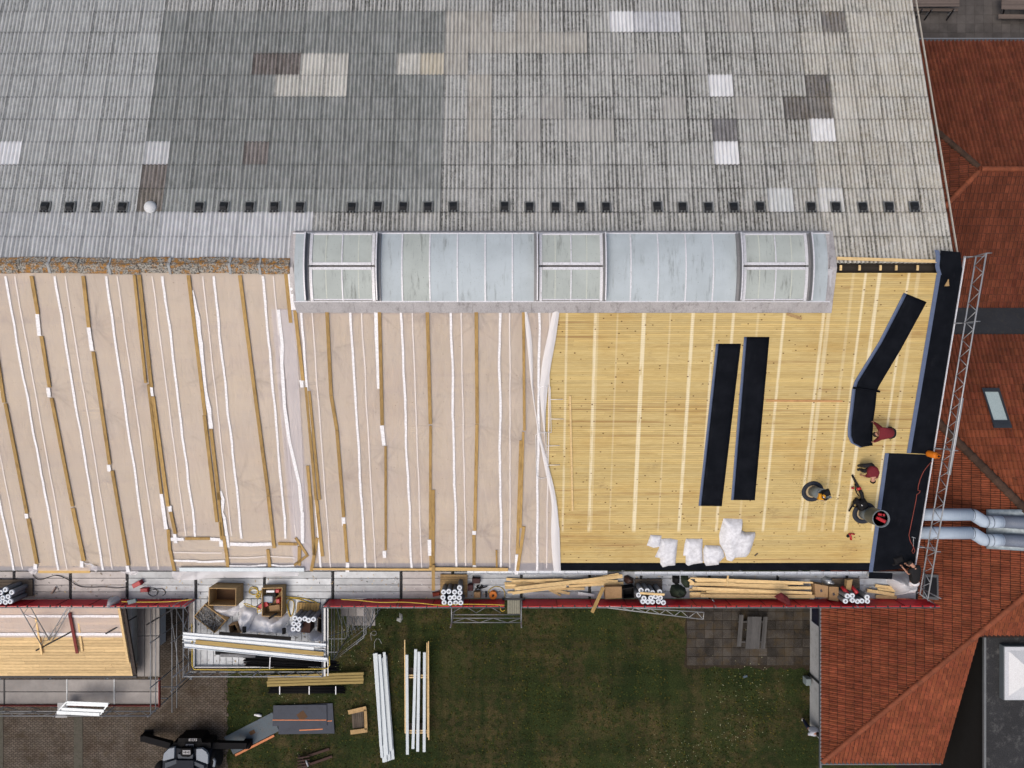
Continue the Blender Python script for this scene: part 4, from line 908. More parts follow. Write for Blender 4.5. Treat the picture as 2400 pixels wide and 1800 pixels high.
# roof window on the north slope
def npl(u, v, off=0.0):
    k = (900 - v) / F; zr = 7.08 + off; z = (zr + S_N * -8.0 - S_N * k * H) / (1 - S_N * k); return P(u, v, z)
def roof_window(c4, par, npl=npl, gm=None):
    q = [npl(*c, .17) for c in c4]; q0 = [npl(*c, .0) for c in c4]; ctr = sum(q, Vector()) / 4
    b = MB(); inn = [ctr + (p - ctr) * .78 for p in q]
    for i in range(4): j = (i + 1) % 4; b.hexa([q0[i], q0[j], inn[j] - Vector((0, 0, .06)), inn[i] - Vector((0, 0, .06))], [q[i], q[j], inn[j], inn[i]])
    o = b.build('roof_window', M('slate grey window frame', (0.030, 0.036, 0.044), .5, .2, 4, metal=.2), par)
    b = MB(); b.hexa([p - Vector((0, 0, .05)) for p in inn], [p - Vector((0, 0, .03)) for p in inn]); b.build('glass', gm or M('pale roof window glass', (0.34, 0.42, 0.42), .12, .1, 1, spec=.7), o)
    if gm: return
    lo = [q[3], q[2]]; b = MB(); dn = (q[3] - q[0]).normalized() * .20; b.hexa([lo[0] - Vector((0, 0, .1)), lo[1] - Vector((0, 0, .1)), lo[1] + dn - Vector((0, 0, .1)), lo[0] + dn - Vector((0, 0, .1))], [lo[0] + Vector((0, 0, .015)), lo[1] + Vector((0, 0, .015)), lo[1] + dn, lo[0] + dn]); b.build('apron', M('slate grey window frame', (0, 0, 0)), o)
roof_window([(2301, 909), (2342, 909), (2370, 994), (2328, 994)], house)
roof_window([(2399, 909), (2442, 909), (2470, 990), (2428, 990)], house)
# valley of black felt between the two roofs
b = MB(); v0, v1 = 2.55, 4.0
b.hexa([(18.95, v0, 3.0), (33, v0, 3.0), (33, v1, 2.5), (18.95, v1, 2.5)], [(18.95, v0, 3.26), (33, v0, 3.26), (33, v1, 2.72), (18.95, v1, 2.72)])
vv = b.build('felt_valley', M('old roofing felt', (0.022, 0.024, 0.028), .75, .35, 1.5, dirt=(0.07, 0.06, 0.045), dirt_amt=.35), house)
# northern wing
wing = thing('tiled_wing', 'brown red pantiled wing with a hip end beside the courtyard', 'house', (24, 11, 0))
ap = Vector((23.1, 10.6, 5.0))
wf = [(23.1, 10.6), (19.0, 15.5), (19.0, 5.7)]; sf = [(23.1, 10.6), (19.0, 5.7), (19.0, 4.0), (33, 4.0), (33, 10.6)]; nf = [(23.1, 10.6), (33, 10.6), (33, 18.1), (19.0, 18.1), (19.0, 15.5)]
tiled([(wf, (19.0, 20, 5 - .4 * 4.1), (0, -1), (1, 0), .4), (sf, (19.0, 4.0, 5 - .36 * 6.6), (1, 0), (0, 1), .36), (nf, (33, 18.1, 5 - .34 * 7.5), (-1, 0), (0, -1), .34)], wing)
ridge_run((18.95, 15.55, 3.42), ap + Vector((0, 0, .05)), wing, RIDGEM); ridge_run((18.95, 5.65, 3.42), ap + Vector((0, 0, .05)), wing, RIDGE); ridge_run(ap + Vector((0, 0, .05)), (33, 10.6, 5.05), wing, RIDGE)
b = MB(); b.box((26, 18.19, 2.42), (14, .13, .1)); b.build('gutter', GTR, wing)
b = MB(); b.box((26, 18.265, 2.49), (14, .02, .03)); b.build('gutter_lip', GALV, wing)
b = MB(); b.box((26, 17.5, 1.15), (14, .25, 2.3)); b.build('wall', PLASTER, wing)
# flat roofed annexe with a white dome
flat = thing('flat_roof_annexe', 'black flat roofed annexe with a white roof dome at the corner', 'building', (27, -18, 0))
FELT = M('speckled roofing felt', (0.024, 0.025, 0.027), .85, .45, 1.2, dirt=(0.16, 0.16, 0.155), dirt_amt=.4, bscale=25, fine=.4)
b = MB(); b.box((28.6, -18.5, 2.25), (10.0, 12.4, 4.5)); b.build('wall', M('black timber cladding', (0.010, 0.009, 0.008), .9, .4, 2), flat)
b = MB(); b.box((28.6, -18.5, 4.55), (10.2, 12.6, .1)); b.build('felt_roof', FELT, flat)
b = MB(); b.box((23.54, -18.5, 4.62), (.1, 12.6, .12)); b.box((28.6, -12.24, 4.62), (10.0, .1, .12)); b.build('roof_edge', M('grey roof edge', (0.16, 0.17, 0.175), .6, .2, 2, metal=.2), flat)
dm = [P(2352, 1514, 4.9), P(2352, 1641, 4.9)]; x0, y0, y1 = dm[0].x, dm[0].y, dm[1].y; x1 = x0 + (y0 - y1)
b = MB(); b.hexa([(x0, y1, 4.6), (x1, y1, 4.6), (x1, y0, 4.6), (x0, y0, 4.6)], [(x0, y1, 4.9), (x1, y1, 4.9), (x1, y0, 4.9), (x0, y0, 4.9)]); dk = b.build('dome_kerb', M('dome kerb', (0.10, 0.12, 0.13), .5, .2, 2), flat)
b = MB(); e = .03; b.hexa([(x0 + e, y1 + e, 4.904), (x1 - e, y1 + e, 4.904), (x1 - e, y0 - e, 4.904), (x0 + e, y0 - e, 4.904)], [(x0 + e, y1 + e, 4.95), (x1 - e, y1 + e, 4.95), (x1 - e, y0 - e, 4.95), (x0 + e, y0 - e, 4.95)])
i_ = .22; cx_, cy_ = (x0 + x1) / 2, (y0 + y1) / 2
b.add([(x0 + i_, y1 + i_, 4.954), (x1 - i_, y1 + i_, 4.954), (x1 - i_, y0 - i_, 4.954), (x0 + i_, y0 - i_, 4.954), (cx_, cy_, 5.35)], [(0, 1, 4), (1, 2, 4), (2, 3, 4), (3, 0, 4)]); b.build('dome', M('opal dome', (0.52, 0.54, 0.56), .3, .05, 1, spec=.5), dk)
b = MB(); pts = [P(2204, 1764), P(2216, 1766), P(2232, 1782), P(2252, 1802), P(2275, 1830)]; b.tube([p + Vector((0, 0, .03)) for p in pts], .05, 6); tag(b.build('lawn_edging', GALV), 'pale curved lawn edging strip at the house corner', 'edging')
b = MB(); b.box((24.6, -17.5, .015), (6.0, 12.0, .03)); tag(b.build('planting_bed', M('dark bed soil', (0.012, 0.010, 0.007), .95, .5, 2, dirt=(0.03, 0.025, 0.012), dirt_amt=.6)), kind='structure')

# spiral ducts between hall and house
SPIRAL = NG('spiral duct steel'); p_ = SPIRAL.pos(); wv = SPIRAL.math('SINE', SPIRAL.math('MULTIPLY', SPIRAL.xyz(p_)[0], 2 * math.pi / .11))
SPM = SPIRAL.fin(SPIRAL.mix(SPIRAL.noise(p_, 2.0, 3.0), (.33, .40, .48), (.40, .475, .55)), .55, wv, .25, .01, .0, .3)
SLV = M('slate duct sleeve', (0.13, 0.155, 0.20), .5, .1, 2)
def duct(v0, v1, label):
    z = 6.30; r = .29; a = P(2150, v0, z); b1 = P(2277, v0, z); b2 = P(2309, v1, z); c = P(2347, v1, z)
    t = thing('spiral_duct', label, 'duct', (a.x, a.y, z - r), 'ventilation ducts over the tiled roof')
    b = MB(); b.tube([(18.7, a.y, z), b1 + Vector((-.05, 0, 0))], r, 20); b.build('duct_pipe', SPM, t, True)
    b = MB(); b.tube([b1 - Vector((.05, 0, 0)), b1 + Vector((.1, -.03, 0)), b2 - Vector((.1, -.03, 0)), b2 + Vector((.05, 0, 0))], r, 20); b.build('elbow', SPM, t, True)
    b = MB(); b.tube([b2 + Vector((.05, 0, 0)), c], r, 20); b.build('duct_pipe', SPM, t, True)
    b = MB(); b.tube([c + Vector((.003, 0, 0)), c + Vector((.6, 0, .12)), c + Vector((2.4, 0, .95))], [r * .985, r * 1.05, r * 1.12], 20); b.build('sleeve', SLV, t, True)
    for q in (b1, b2, b2 + Vector((.26, 0, 0))):
        b = MB(); b.tube([q - Vector((.012, 0, 0)), q + Vector((.012, 0, 0))], r + .012, 20); b.build('joint_band', M('duct joint', (0.10, 0.12, 0.15), .4, .1, 3, metal=.4), t, True)
duct(1206, 1223, 'upper of two grey spiral ducts running from the hall over the tiles'); duct(1249, 1266, 'lower of two grey spiral ducts running from the hall over the tiles')
LEAD = M('crumpled lead flashing', (0.25, 0.30, 0.33), .5, .4, 3, metal=.3, bump=.6, bscale=6)
b = MB()
def wpl(u, v, off):
    k = (u - 1200) / F; z = (2.6 + off + S_W * (k * H - 16.34)) / (1 + S_W * k); return P(u, v, z)
b.grid(lambda a, t: wpl(2312 + 130 * a, 1194 + t * 92 + 8 * a * (t - .0), .15 + .05 * noise.noise(Vector((a * 5, t * 6, 0)))), 14, 10, .02); b.build('lead_flashing', LEAD, house, True)
# ------------------------------------------------------------------ scaffold along the south eave
ZD = 5.60
def perf_mat(name, c, amt):
    g = NG(name); p = g.pos(); v = g.voro(g.stretch(p, (1, 1, 0.01)), 26.0, rand=0.0); r_ = g.orand()
    k = g.math('MULTIPLY_ADD', r_, .34, .83); cc = g.n('ShaderNodeCombineXYZ'); [g.l(k, cc.inputs[i]) for i in range(3)]
    col = g.mix(g.ramp(g.noise(p, 1.6, 4.0, .65), .3, .7), mul(c, .86), mul(c, 1.12)); col = g.mix(1.0, col, cc.outputs[0], 'MULTIPLY')
    col = g.mix(g.math('MULTIPLY', g.ramp(v, .36, .24), amt), col, (.06, .055, .055))
    col = g.mix(g.math('MULTIPLY', g.ramp(g.noise(p, 4.0, 5.0, .75), .55, .75), .5), col, (.16, .12, .10))
    return g.fin(col, .5, v, .2, .005, .35, .4)
PERF = perf_mat('perforated deck', (.34, .365, .39), .45); PERFD = perf_mat('worn deck', (.31, .295, .295), .3); PERFG = perf_mat('grey deck', (.165, .158, .155), .15)
REDP = M('red guard panel', (0.58, 0.018, 0.028), .5, .15, 1.5, dirt=(0.12, 0.03, 0.03), dirt_amt=.5, rv=.12, spec=.4)
STEEL = M('dull scaffold tube', (0.24, 0.255, 0.27), .45, .2, 5, metal=.5, rv=.15); BLK = M('black fitting', (0.02, 0.021, 0.024), .5, .3, 5, metal=.2); RUSTR = M('rusty red steel', (0.16, 0.022, 0.018), .7, .35, 4, dirt=(0.05, 0.02, 0.015), dirt_amt=.6)
scaf = thing('eave_scaffold', 'long scaffold walkway with red guard panels below the hall eave', 'scaffold', (0, -9.8, 0))
def pl(mb, name, mat, par, smooth=False): return mb.build(name, mat, par, smooth)
YI, YO = -9.08, -10.40
BU = [-100, 33, 165, 298, 459, 620, 780, 940, 1061, 1222, 1382, 1503, 1663, 1823, 1985, 2150]
BX = [P(u, 1370, ZD).x for u in BU]
for i in range(len(BX) - 1):
    x0, x1 = BX[i] + .07, BX[i + 1] - .07; m = PERFD if i < 3 or i in (7,) else PERF
    for k in range(4):
        b = MB(); wd = (YI - YO) / 4; yc = YI - wd * (k + .5); b.box(((x0 + x1) / 2, yc, ZD - .03 + rnd(-.004, .004)), (x1 - x0, wd - .018, .06), bev=.006); pl(b, 'deck_plank', m, scaf)
for i, x in enumerate(BX):
    b = MB(); b.tube([(x, YI + .05, ZD - .04), (x, YO - .1, ZD - .04)], .045, 8); b.box((x, (YI + YO) / 2, ZD - .05), (.11, 1.2, .05))
    for k in range(7): b.box((x + .0, YI - .1 - k * .18, ZD - .0), (.10, .05, .03))
    pl(b, 'transom', BLK, scaf)
    for y in (YI + .05, YO - .06):
        zt = ZD + .05 if y > -9.5 else ZD + 1.15
        b = MB(); b.tube([(x, y, 0), (x, y, zt)], .028, 8); b.box((x, y, .02), (.18, .18, .03)); pl(b, 'standard', STEEL, scaf, True)
def panels(u0, u1):
    x0, x1 = P(u0, 1402, ZD).x, P(u1, 1402, ZD).x; x = x0; n = max(1, round((x1 - x0) / 1.62)); L = (x1 - x0) / n
    for i in range(n):
        xa = x0 + i * L; b = MB(); ln = rnd(-.015, .015)
        b.hexa([(xa + .008, YO - .05, ZD + .03), (xa + L - .008, YO - .05, ZD + .03), (xa + L - .008, YO - .02, ZD + .03), (xa + .008, YO - .02, ZD + .03)],
               [(xa + .008, YO - .06 + ln, ZD + 1.06), (xa + L - .008, YO - .06 + ln, ZD + 1.06), (xa + L - .008, YO - .03 + ln, ZD + 1.06), (xa + .008, YO - .03 + ln, ZD + 1.06)])
        o = pl(b, 'guard_panel', REDP, scaf)
        b = MB()
        for q in (.15, .5, .85): b.box((xa + L * q, YO - .045 + ln, ZD + 1.075), (.05, .10, .045))
        pl(b, 'panel_clip', BLK, o)
        b = MB(); b.box((xa + .002, YO - .008, ZD + .54), (.03, .014, 1.0)); pl(b, 'seam_strip', M('dark panel seam', (0.10, 0.006, 0.01), .6, .2, 3), o)
    b = MB(); b.tube([(x0, YO - .10, ZD + 1.06), (x1, YO - .10, ZD + 1.06)], .028, 8); pl(b, 'guard_rail', STEEL, scaf, True)
panels(-60, 459); panels(772, 1183); panels(1224, 2172)
for i in range(len(BX) - 1):          # diagonal braces and ledgers below the walkway
    b = MB()
    for z in (1.7, 3.6): b.tube([(BX[i], YO - .06, z), (BX[i + 1], YO - .06, z)], .024, 6)
    if i % 2: b.tube([(BX[i], YO - .09, .3), (BX[i + 1], YO - .09, 3.5)], .022, 6)
    pl(b, 'ledger', STEEL, scaf, True)

# loading platform in front of the walkway
plat = thing('loading_platform', 'wide scaffold loading platform crowded with crates, bags and profiles', 'scaffold', (-13.5, -12, 0))
lx0, lx1 = P(456, 1500, ZD).x, P(766, 1500, ZD).x; ly0, ly1 = -10.42, P(600, 1562, ZD).y
n = 21; wd = (lx1 - lx0) / n
for i in range(n):
    b = MB(); b.box((lx0 + wd * (i + .5), (ly0 + ly1) / 2, ZD - .03 + rnd(-.003, .003)), (wd - .016, ly0 - ly1, .06), bev=.006); pl(b, 'deck_plank', PERF, plat)
rz0 = ZD + 1.05; rx0, rx1, ry = lx0 - .06, lx1 + .06, ly1 - .06
b = MB()
for z in (ZD + .5, rz0):
    b.tube([(rx0, ly0, z), (rx0, ry, z), (rx1, ry, z), (rx1, ly0, z)], .028, 8)
pl(b, 'guard_rail', STEEL, plat, True)
for z0, z1 in ((ZD + .5, rz0),):
    b = MB(); k = 14
    for i in range(k):
        xa, xb2 = rx0 + (rx1 - rx0) * i / k, rx0 + (rx1 - rx0) * (i + 1) / k
        b.tube([(xa, ry, z0 if i % 2 else z1), (xb2, ry, z1 if i % 2 else z0)], .018, 6)
    for i in range(6):
        ya, yb2 = ly0 + (ry - ly0) * i / 6, ly0 + (ry - ly0) * (i + 1) / 6
        for x in (rx0, rx1): b.tube([(x, ya, z0 if i % 2 else z1), (x, yb2, z1 if i % 2 else z0)], .018, 6)
    pl(b, 'lattice', STEEL, plat, True)
for (x, y) in ((rx0, ly0), (rx0, ry), ((rx0 + rx1) / 2, ry), (rx1, ry), (rx1, ly0), (rx0 - .45, ly0), (rx0 - .45, ry)):
    b = MB(); b.tube([(x, y, 0), (x, y, rz0 + .05)], .03, 8); b.box((x, y, .02), (.18, .18, .03)); pl(b, 'standard', STEEL, plat, True)
b = MB()
for x in (lx0 + .03, lx1 - .03): b.box((x, (ly0 + ly1) / 2, ZD + .07), (.04, ly0 - ly1 - .08, .13))
b.box(((lx0 + lx1) / 2, ly1 + .02, ZD + .075), (lx1 - lx0 - .1, .04, .14)); pl(b, 'toe_board', GALV, plat)
b = MB()
for z in (1.7, 3.6):
    b.tube([(rx0, ly0, z), (rx0, ry, z), (rx1, ry, z), (rx1, ly0, z)], .025, 6)
b.tube([(rx0, ry, .2), ((rx0 + rx1) / 2, ry, 3.6)], .022, 6); b.tube([((rx0 + rx1) / 2, ry, 3.6), (rx1, ry, .2)], .022, 6); pl(b, 'ledger', STEEL, plat, True)
b = MB(); b.tube([P(*D2(735, 0), 6.7), P(*D2(738, 250), 6.68), P(*D2(738, 480), 6.68), P(*D2(760, 525), 6.68), P(*D2(1200, 530), 6.68), P(*D2(1700, 525), 6.68), P(*D2(2209, 520), 6.68), P(*C2(1800, 1310), 6.68), P(*C2(1830, 1270), 6.7), P(*C2(1825, 1170), 6.7)], .022, 6)
tag(b.build('yellow_hose', M('yellow hose', (0.50, 0.36, 0.05), .5, .15, 4), None, True), 'yellow hose tied along the outer rail of the loading platform', 'hose')

# stair tower right of the loading platform
tow = thing('stair_tower', 'grey scaffold stair tower beside the loading platform over the grass', 'scaffold', (-9.5, -12, 0))
tx0, tx1, ty0, ty1 = rx1 + .12, P(852, 1440, 5.5).x, -10.6, P(780, 1550, 5.3).y
for (x, y, zt) in ((tx0, ty0, 5.5), (tx1, ty0, 5.5), (tx0, ty1, 6.6), (tx1 - 0.0, ty1 + 1.2, 4.0), (tx0 + .7, ty1, 3.0)):
    b = MB(); b.tube([(x, y, 0), (x, y, zt)], .03, 8); pl(b, 'standard', STEEL, tow, True)
for (z, ya, yb2, xa) in ((4.2, -10.7, -11.7, tx0 + .15), (2.6, -11.6, -12.7, tx0 + .1), (1.2, -12.2, -13.2, tx0 + .1)):
    for k in range(3):
        w3 = (tx1 - .25 - xa) / 3; b = MB(); b.box((xa + w3 * (k + .5), (ya + yb2) / 2, z), (w3 - .02, ya - yb2, .05), bev=.005); pl(b, 'landing_plank', PERFG, tow)
b = MB()
for z in (.9, 1.9, 3.3, 4.9, 5.4):
    b.tube([(tx0, ty0, z), (tx1, ty0, z), (tx1, ty1 + 1.2, z), (tx0, ty1, z), (tx0, ty0, z)], .022, 6)
for k in range(9): x = tx0 + (tx1 - tx0) * k / 9; b.tube([(x, ty0, 4.9), (x, ty1 + 1.1 * k / 9, 2.4)], .016, 6)
b.tube([(tx1, ty0, 5.3), (tx0, ty1, 1.0)], .025, 6); b.tube([(tx1, ty1 + 1.2, 4.0), (tx1, ty0, .4)], .022, 6); pl(b, 'stair_rail', STEEL, tow, True)
b = MB()
for k in range(12): b.box((tx0 + .45, -10.8 - k * .2, 4.2 - k * .26), (.6, .2, .03))
pl(b, 'stair_tread', PERFG, tow)
b = MB(); b.box((rx1 + .10, (ly0 + ry) / 2, ZD + 1.0), (.09, ly0 - ry, .05)); b.box((rx1 + .24, (ly0 + ry) / 2, ZD + .95), (.05, ly0 - ry, .04)); pl(b, 'handrail', GALV, tow)

# ladder access frame
lad = thing('access_frame', 'small scaffold access frame with a mesh hatch in the red guard panels', 'scaffold', (-2, -11.3, 0))
fx0, fx1 = P(*C3(1270, 700), 5.6).x, P(*C3(2070, 700), 5.6).x; fy = P(*C3(1650, 780), 5.6).y
b = MB()
for (x) in (fx0, fx1):
    b.tube([(x, YO - .15, 5.7), (x, fy, 5.65), (x, fy - .02, 5.0)], .03, 8)
    b.tube([(x, fy, 0), (x, fy, 6.3)], .03, 8)
pl(b, 'standard', STEEL, lad, True)
b = MB()
for v, z in ((690, 5.62), (730, 5.62), (780, 5.62)): y = P(1000, C3(0, v)[1], z).y; b.tube([(fx0, y, z), (fx1, y, z)], .022, 6)
y1_, y2_ = P(1000, C3(0, 730)[1], 5.6).y, P(1000, C3(0, 780)[1], 5.6).y
for k in range(5): xa, xb2 = fx0 + (fx1 - fx0) * k / 5, fx0 + (fx1 - fx0) * (k + 1) / 5; b.tube([(xa, y1_ if k % 2 else y2_, 5.61), (xb2, y2_ if k % 2 else y1_, 5.61)], .015, 6)
y0_ = P(1000, C3(0, 600)[1], 5.6).y; y3_ = P(1000, C3(0, 685)[1], 5.6).y
for k in range(4): xa, xb2 = fx0 + (fx1 - fx0 - 1) * k / 4, fx0 + (fx1 - fx0 - 1) * (k + 1) / 4; b.tube([(xa, y0_ if k % 2 else y3_, 5.4), (xb2, y3_ if k % 2 else y0_, 5.4)], .016, 6)
pl(b, 'lattice', STEEL, lad, True)
g0, g1 = P(*C3(1910, 525), 5.75), P(*C3(2055, 680), 5.75)
b = MB(); b.box(((g0.x + g1.x) / 2, (g0.y + g1.y) / 2, 5.73), (g1.x - g0.x, g0.y - g1.y, .03)); ht = pl(b, 'hatch', M('mesh hatch', (0.16, 0.16, 0.12), .8, .3, 9), lad)
b = MB()
for k in range(7): b.box((g0.x + (g1.x - g0.x) * (k + .5) / 7, (g0.y + g1.y) / 2, 5.75), (.02, g0.y - g1.y, .02))
pl(b, 'hatch_bar', M('hatch bar', (0.34, 0.33, 0.26), .7, .2, 6), ht)
b = MB(); b.box(((g0.x + g1.x) / 2, g0.y + .08, 5.8), (g1.x - g0.x + .5, .1, .06)); pl(b, 'crossbar', BLK, lad)

# lattice guard along the verge
vg = thing('verge_guard', 'long galvanised lattice beam guarding the right verge of the hall', 'guard rail', (19.2, -2, 6))
def vpt(y, h): return Vector((19.22, y, sz(y, h)))
ya, yb_2 = P(0, 590, 11.0).y - .1, -9.9
for h in (.52, 1.16):
    b = MB(); b.tube([vpt(ya, h), vpt(yb_2, h)], .03, 8); pl(b, 'chord', GALV, vg, True)
k = 40
for i in range(k):
    y0, y1 = ya + (yb_2 - ya) * i / k, ya + (yb_2 - ya) * (i + 1) / k
    b = MB(); b.tube([vpt(y0, .52 if i % 2 else 1.16), vpt(y1, 1.16 if i % 2 else .52)], .017, 6); pl(b, 'diagonal', GALV, vg, True)
for y in (ya, 2.6, -2.9, -7.6):
    b = MB(); b.tube([vpt(y, -.5) + Vector((-.15, 0, 0)), vpt(y, .52), vpt(y, 1.16), vpt(y, 1.2) + Vector((.2, 0, 0))], .026, 6); b.tube([vpt(y, .3) + Vector((-.35, 0, 0)), vpt(y, .45) + Vector((.45, 0, 0))], .024, 6); pl(b, 'bracket', STEEL, vg, True)
b = MB()
for h in (.35, .55): b.tube([vpt(-.6, h + .62) + Vector((.05, 0, 0)), vpt(-4.0, h + .62) + Vector((.05, 0, 0))], .024, 6)
pl(b, 'spare_tube', GALV, vg, True)
b = MB(); b.tube([vpt(-9.9, 1.1), vpt(-10.5, .4) + Vector((.8, 0, -.4))], .025, 6); b.tube([(20.0, -10.0, 4.2), (20.0, -10.0, 6.9)], .026, 6); b.tube([vpt(-9.9, .5), (20.05, -10.45, 6.4)], .026, 6); pl(b, 'corner_post', STEEL, vg, True)

# white lattice beam sticking out under the guard panels
la = thing('lattice_beam', 'loose white lattice beam poking out from under the scaffold over grass', 'beam', P(1550, 1436, 4.0))
def lb(u, v, z=4.2): return P(u, v, z)
ch = [[lb(1380, 1418), lb(1650, 1435)], [lb(1395, 1421), lb(1648, 1451.5)]]
LW = M('pale lattice paint', (0.36, 0.38, 0.39), .5, .15, 4, metal=.3)
for c in ch: b = MB(); b.tube(c, .026, 8); pl(b, 'chord', LW, la, True)
for i in range(15):
    t0_, t1_ = i / 15, (i + 1) / 15; A0 = ch[i % 2][0].lerp(ch[i % 2][1], t0_); A1 = ch[(i + 1) % 2][0].lerp(ch[(i + 1) % 2][1], t1_)
    b = MB(); b.tube([A0, A1], .017, 6); pl(b, 'diagonal', LW, la, True)
b = MB(); b.tube([ch[0][1], ch[1][1]], .02, 6); pl(b, 'end_bar', LW, la, True)

# ------------------------------------------------------------------ annexe with boarded roof at the lower left
ann = thing('boarded_annexe', 'low annexe with a boarded half covered roof at the lower left', 'building', (-23, -13, 0))
def az(y): return 5.2 - .282 * (-10.9 - y)
AX = P(289, 1450, 5.0).x
axr = lambda y: (283 - 1200) / F * 34.8
y = -10.55; i = 0; AW = M('annexe board', (0.58, 0.42, 0.21), .75, .15, 2, st=(.3, 3, 3), rv=.17, dirt=(0.3, 0.18, 0.07), dirt_amt=.4, bscale=16)
while y > -14.72:
    x = -28.0 + rnd(0, 2)
    xs_ = [-28.0]
    while xs_[-1] < axr(y): xs_.append(xs_[-1] + rnd(2.2, 4.6))
    for j in range(len(xs_) - 1):
        a, c = xs_[j], min(xs_[j + 1] - .006, axr(y))
        if c - a < .1: continue
        b = MB(); y1, y2 = y - .013, y - .168; dz = rnd(0, .006)
        b.hexa([(a, y2, az(y2) - .025), (c, y2, az(y2) - .025), (c, y1, az(y1) - .025), (a, y1, az(y1) - .025)], [(a, y2, az(y2) + dz), (c, y2, az(y2) + dz), (c, y1, az(y1) + dz), (a, y1, az(y1) + dz)]); pl(b, 'roof_board', AW, ann)
    y -= .168
b = MB(); b.grid(lambda a, t: (-28 + (axr(0) + 28) * a, -10.5 - 2.08 * t, az(-10.5 - 2.08 * t) + .03 + .01 * noise.noise(Vector((a * 30, t * 5, 0)))), 40, 10); af = pl(b, 'vapour_film', FILM, ann, True)
for yy, w_ in ((P(0, C1(0, 700)[1], 5.0).y, .13), (P(0, C1(0, 905)[1], 4.7).y, .16)):
    b = MB(); b.grid(lambda a, t: (-28 + (axr(0) + 27.9) * a, yy + (t - .5) * w_ + .02 * noise.noise(Vector((a * 20, 0, w_))), az(yy) + .06 + (t - .5) * w_ * .28), 50, 2); pl(b, 'tape_strip', TAPE, af, True)
b = MB(); b.box((axr(0) + .10, -12.6, 4.62), (.16, 4.3, .12), rx=math.atan(.282)); pl(b, 'verge_board', M('old dark fascia', (0.035, 0.026, 0.022), .8, .4, 4, dirt=(0.14, 0.13, 0.12), dirt_amt=.5), ann)
b = MB(); b.bar((axr(0) - .06, -10.6, az(-10.6) + .05), (axr(0) - .06, -14.0, az(-14.0) + .05), .12, .04, (0, -.28, 1)); pl(b, 'edge_batten', PINE, ann)
b = MB(); b.box((-23.5, -14.82, 4.03), (9, .12, .1)); pl(b, 'gutter', BLK, ann)
b = MB(); b.box((-23.6, -12.5, 1.8), (8.2, 4.0, 3.6)); pl(b, 'wall', PLASTER, ann)
# its own scaffold
asc = thing('annexe_scaffold', 'lower scaffold with grey decks and red toe boards round the annexe', 'scaffold', (-21, -15, 0))
ZA = 3.6
ax = [P(u, 1620, ZA).x for u in (-120, 10, 157, 268, 372)]; wy0 = P(0, 1592, ZA).y; wy1 = P(0, 1651, ZA).y
for i in range(4):
    for k in range(2):
        b = MB(); w3 = (wy0 - wy1) / 2; b.box(((ax[i] + ax[i + 1]) / 2, wy0 - w3 * (k + .5), ZA - .03 + rnd(-.004, .004)), (ax[i + 1] - ax[i] - .06, w3 - .03, .06), bev=.008); pl(b, 'deck_plank', PERFG, asc)
sx0, sx1 = P(321, 1500, ZA).x, P(374, 1500, ZA).x
for k in range(3):
    for (ya3, yb3) in ((-10.7, -12.9), (-12.93, -15.0)):
        w3 = (sx1 - sx0) / 3; b = MB(); b.box((sx0 + w3 * (k + .5), (ya3 + yb3) / 2, ZA - .035 + rnd(-.004, .004)), (w3 - .02, ya3 - yb3, .06), bev=.008); pl(b, 'deck_plank', PERFG, asc)
for k in range(2): b = MB(); b.box((-17.1 + k * .5, -12.4, 2.0), (.46, 3.8, .05), bev=.006); pl(b, 'lower_plank', PERFG, asc)
b = MB(); b.box(((ax[0] + ax[4]) / 2, wy1 - .03, ZA + .04), (ax[4] - ax[0], .035, .16)); pl(b, 'toe_board', RUSTR, asc)
b = MB(); b.box((ax[4] + .06, (wy0 + wy1) / 2, ZA + .04), (.06, wy0 - wy1 + .2, .16)); pl(b, 'toe_board', RUSTR, asc)
for x in ax: b = MB(); b.box((x, (wy0 + wy1) / 2, ZA - .02), (.07, wy0 - wy1, .08)); pl(b, 'transom', STEEL if x > -25 else BLK, asc)
for (x, y, zt) in [(x, wy1 - .12, 4.7) for x in ax] + [(sx1 + .05, wy0, 4.7), (sx1 + .05, -12.9, 4.7), (sx1 + .05, -10.9, 5.4), (-17.0, wy0 - .2, 4.6), (-17.0, -12.9, 4.6)]:
    b = MB(); b.tube([(x, y, 0), (x, y, zt)], .028, 8); b.box((x, y, .02), (.18, .18, .03)); pl(b, 'standard', STEEL, asc, True)
b = MB()
for z in (ZA + .5, ZA + 1.0):
    b.tube([(ax[0], wy1 - .12, z), (ax[4] + .1, wy1 - .12, z)], .024, 6); b.tube([(sx1 + .05, wy1, z), (sx1 + .05, -10.7, z)], .024, 6)
    b.tube([(-17.0, wy1, z - .1), (-17.0, -10.9, z - .1)], .022, 6)
for i in range(16): xa, xb2 = ax[0] + (ax[4] - ax[0]) * i / 16, ax[0] + (ax[4] - ax[0]) * (i + 1) / 16; b.tube([(xa, wy1 - .12, ZA + (.5 if i % 2 else 1.0)), (xb2, wy1 - .12, ZA + (1.0 if i % 2 else .5))], .014, 6)
pl(b, 'guard_rail', STEEL, asc, True)
b = MB()
for z in (1.2, 2.6):
    b.tube([(ax[0], wy1 - .12, z), (ax[4], wy1 - .12, z)], .024, 6); b.tube([(ax[0], wy1 - .9, z), (P(125, 1700, z).x, wy1 - .9, z)], .022, 6)
b.tube([(sx1, -10.9, 2.8), (sx1 + .8, wy0, .6)], .024, 6); b.tube([(sx1 + .4, -11.2, 3.4), (sx1 + .9, -15.4, 3.2)], .02, 6)
for k in range(5): xa = ax[0] + k * 1.3; b.tube([(xa, wy1 - .2, 2.4), (xa + 1.6, wy1 - 1.5, .9)], .02, 6)
pl(b, 'ledger', STEEL, asc, True)
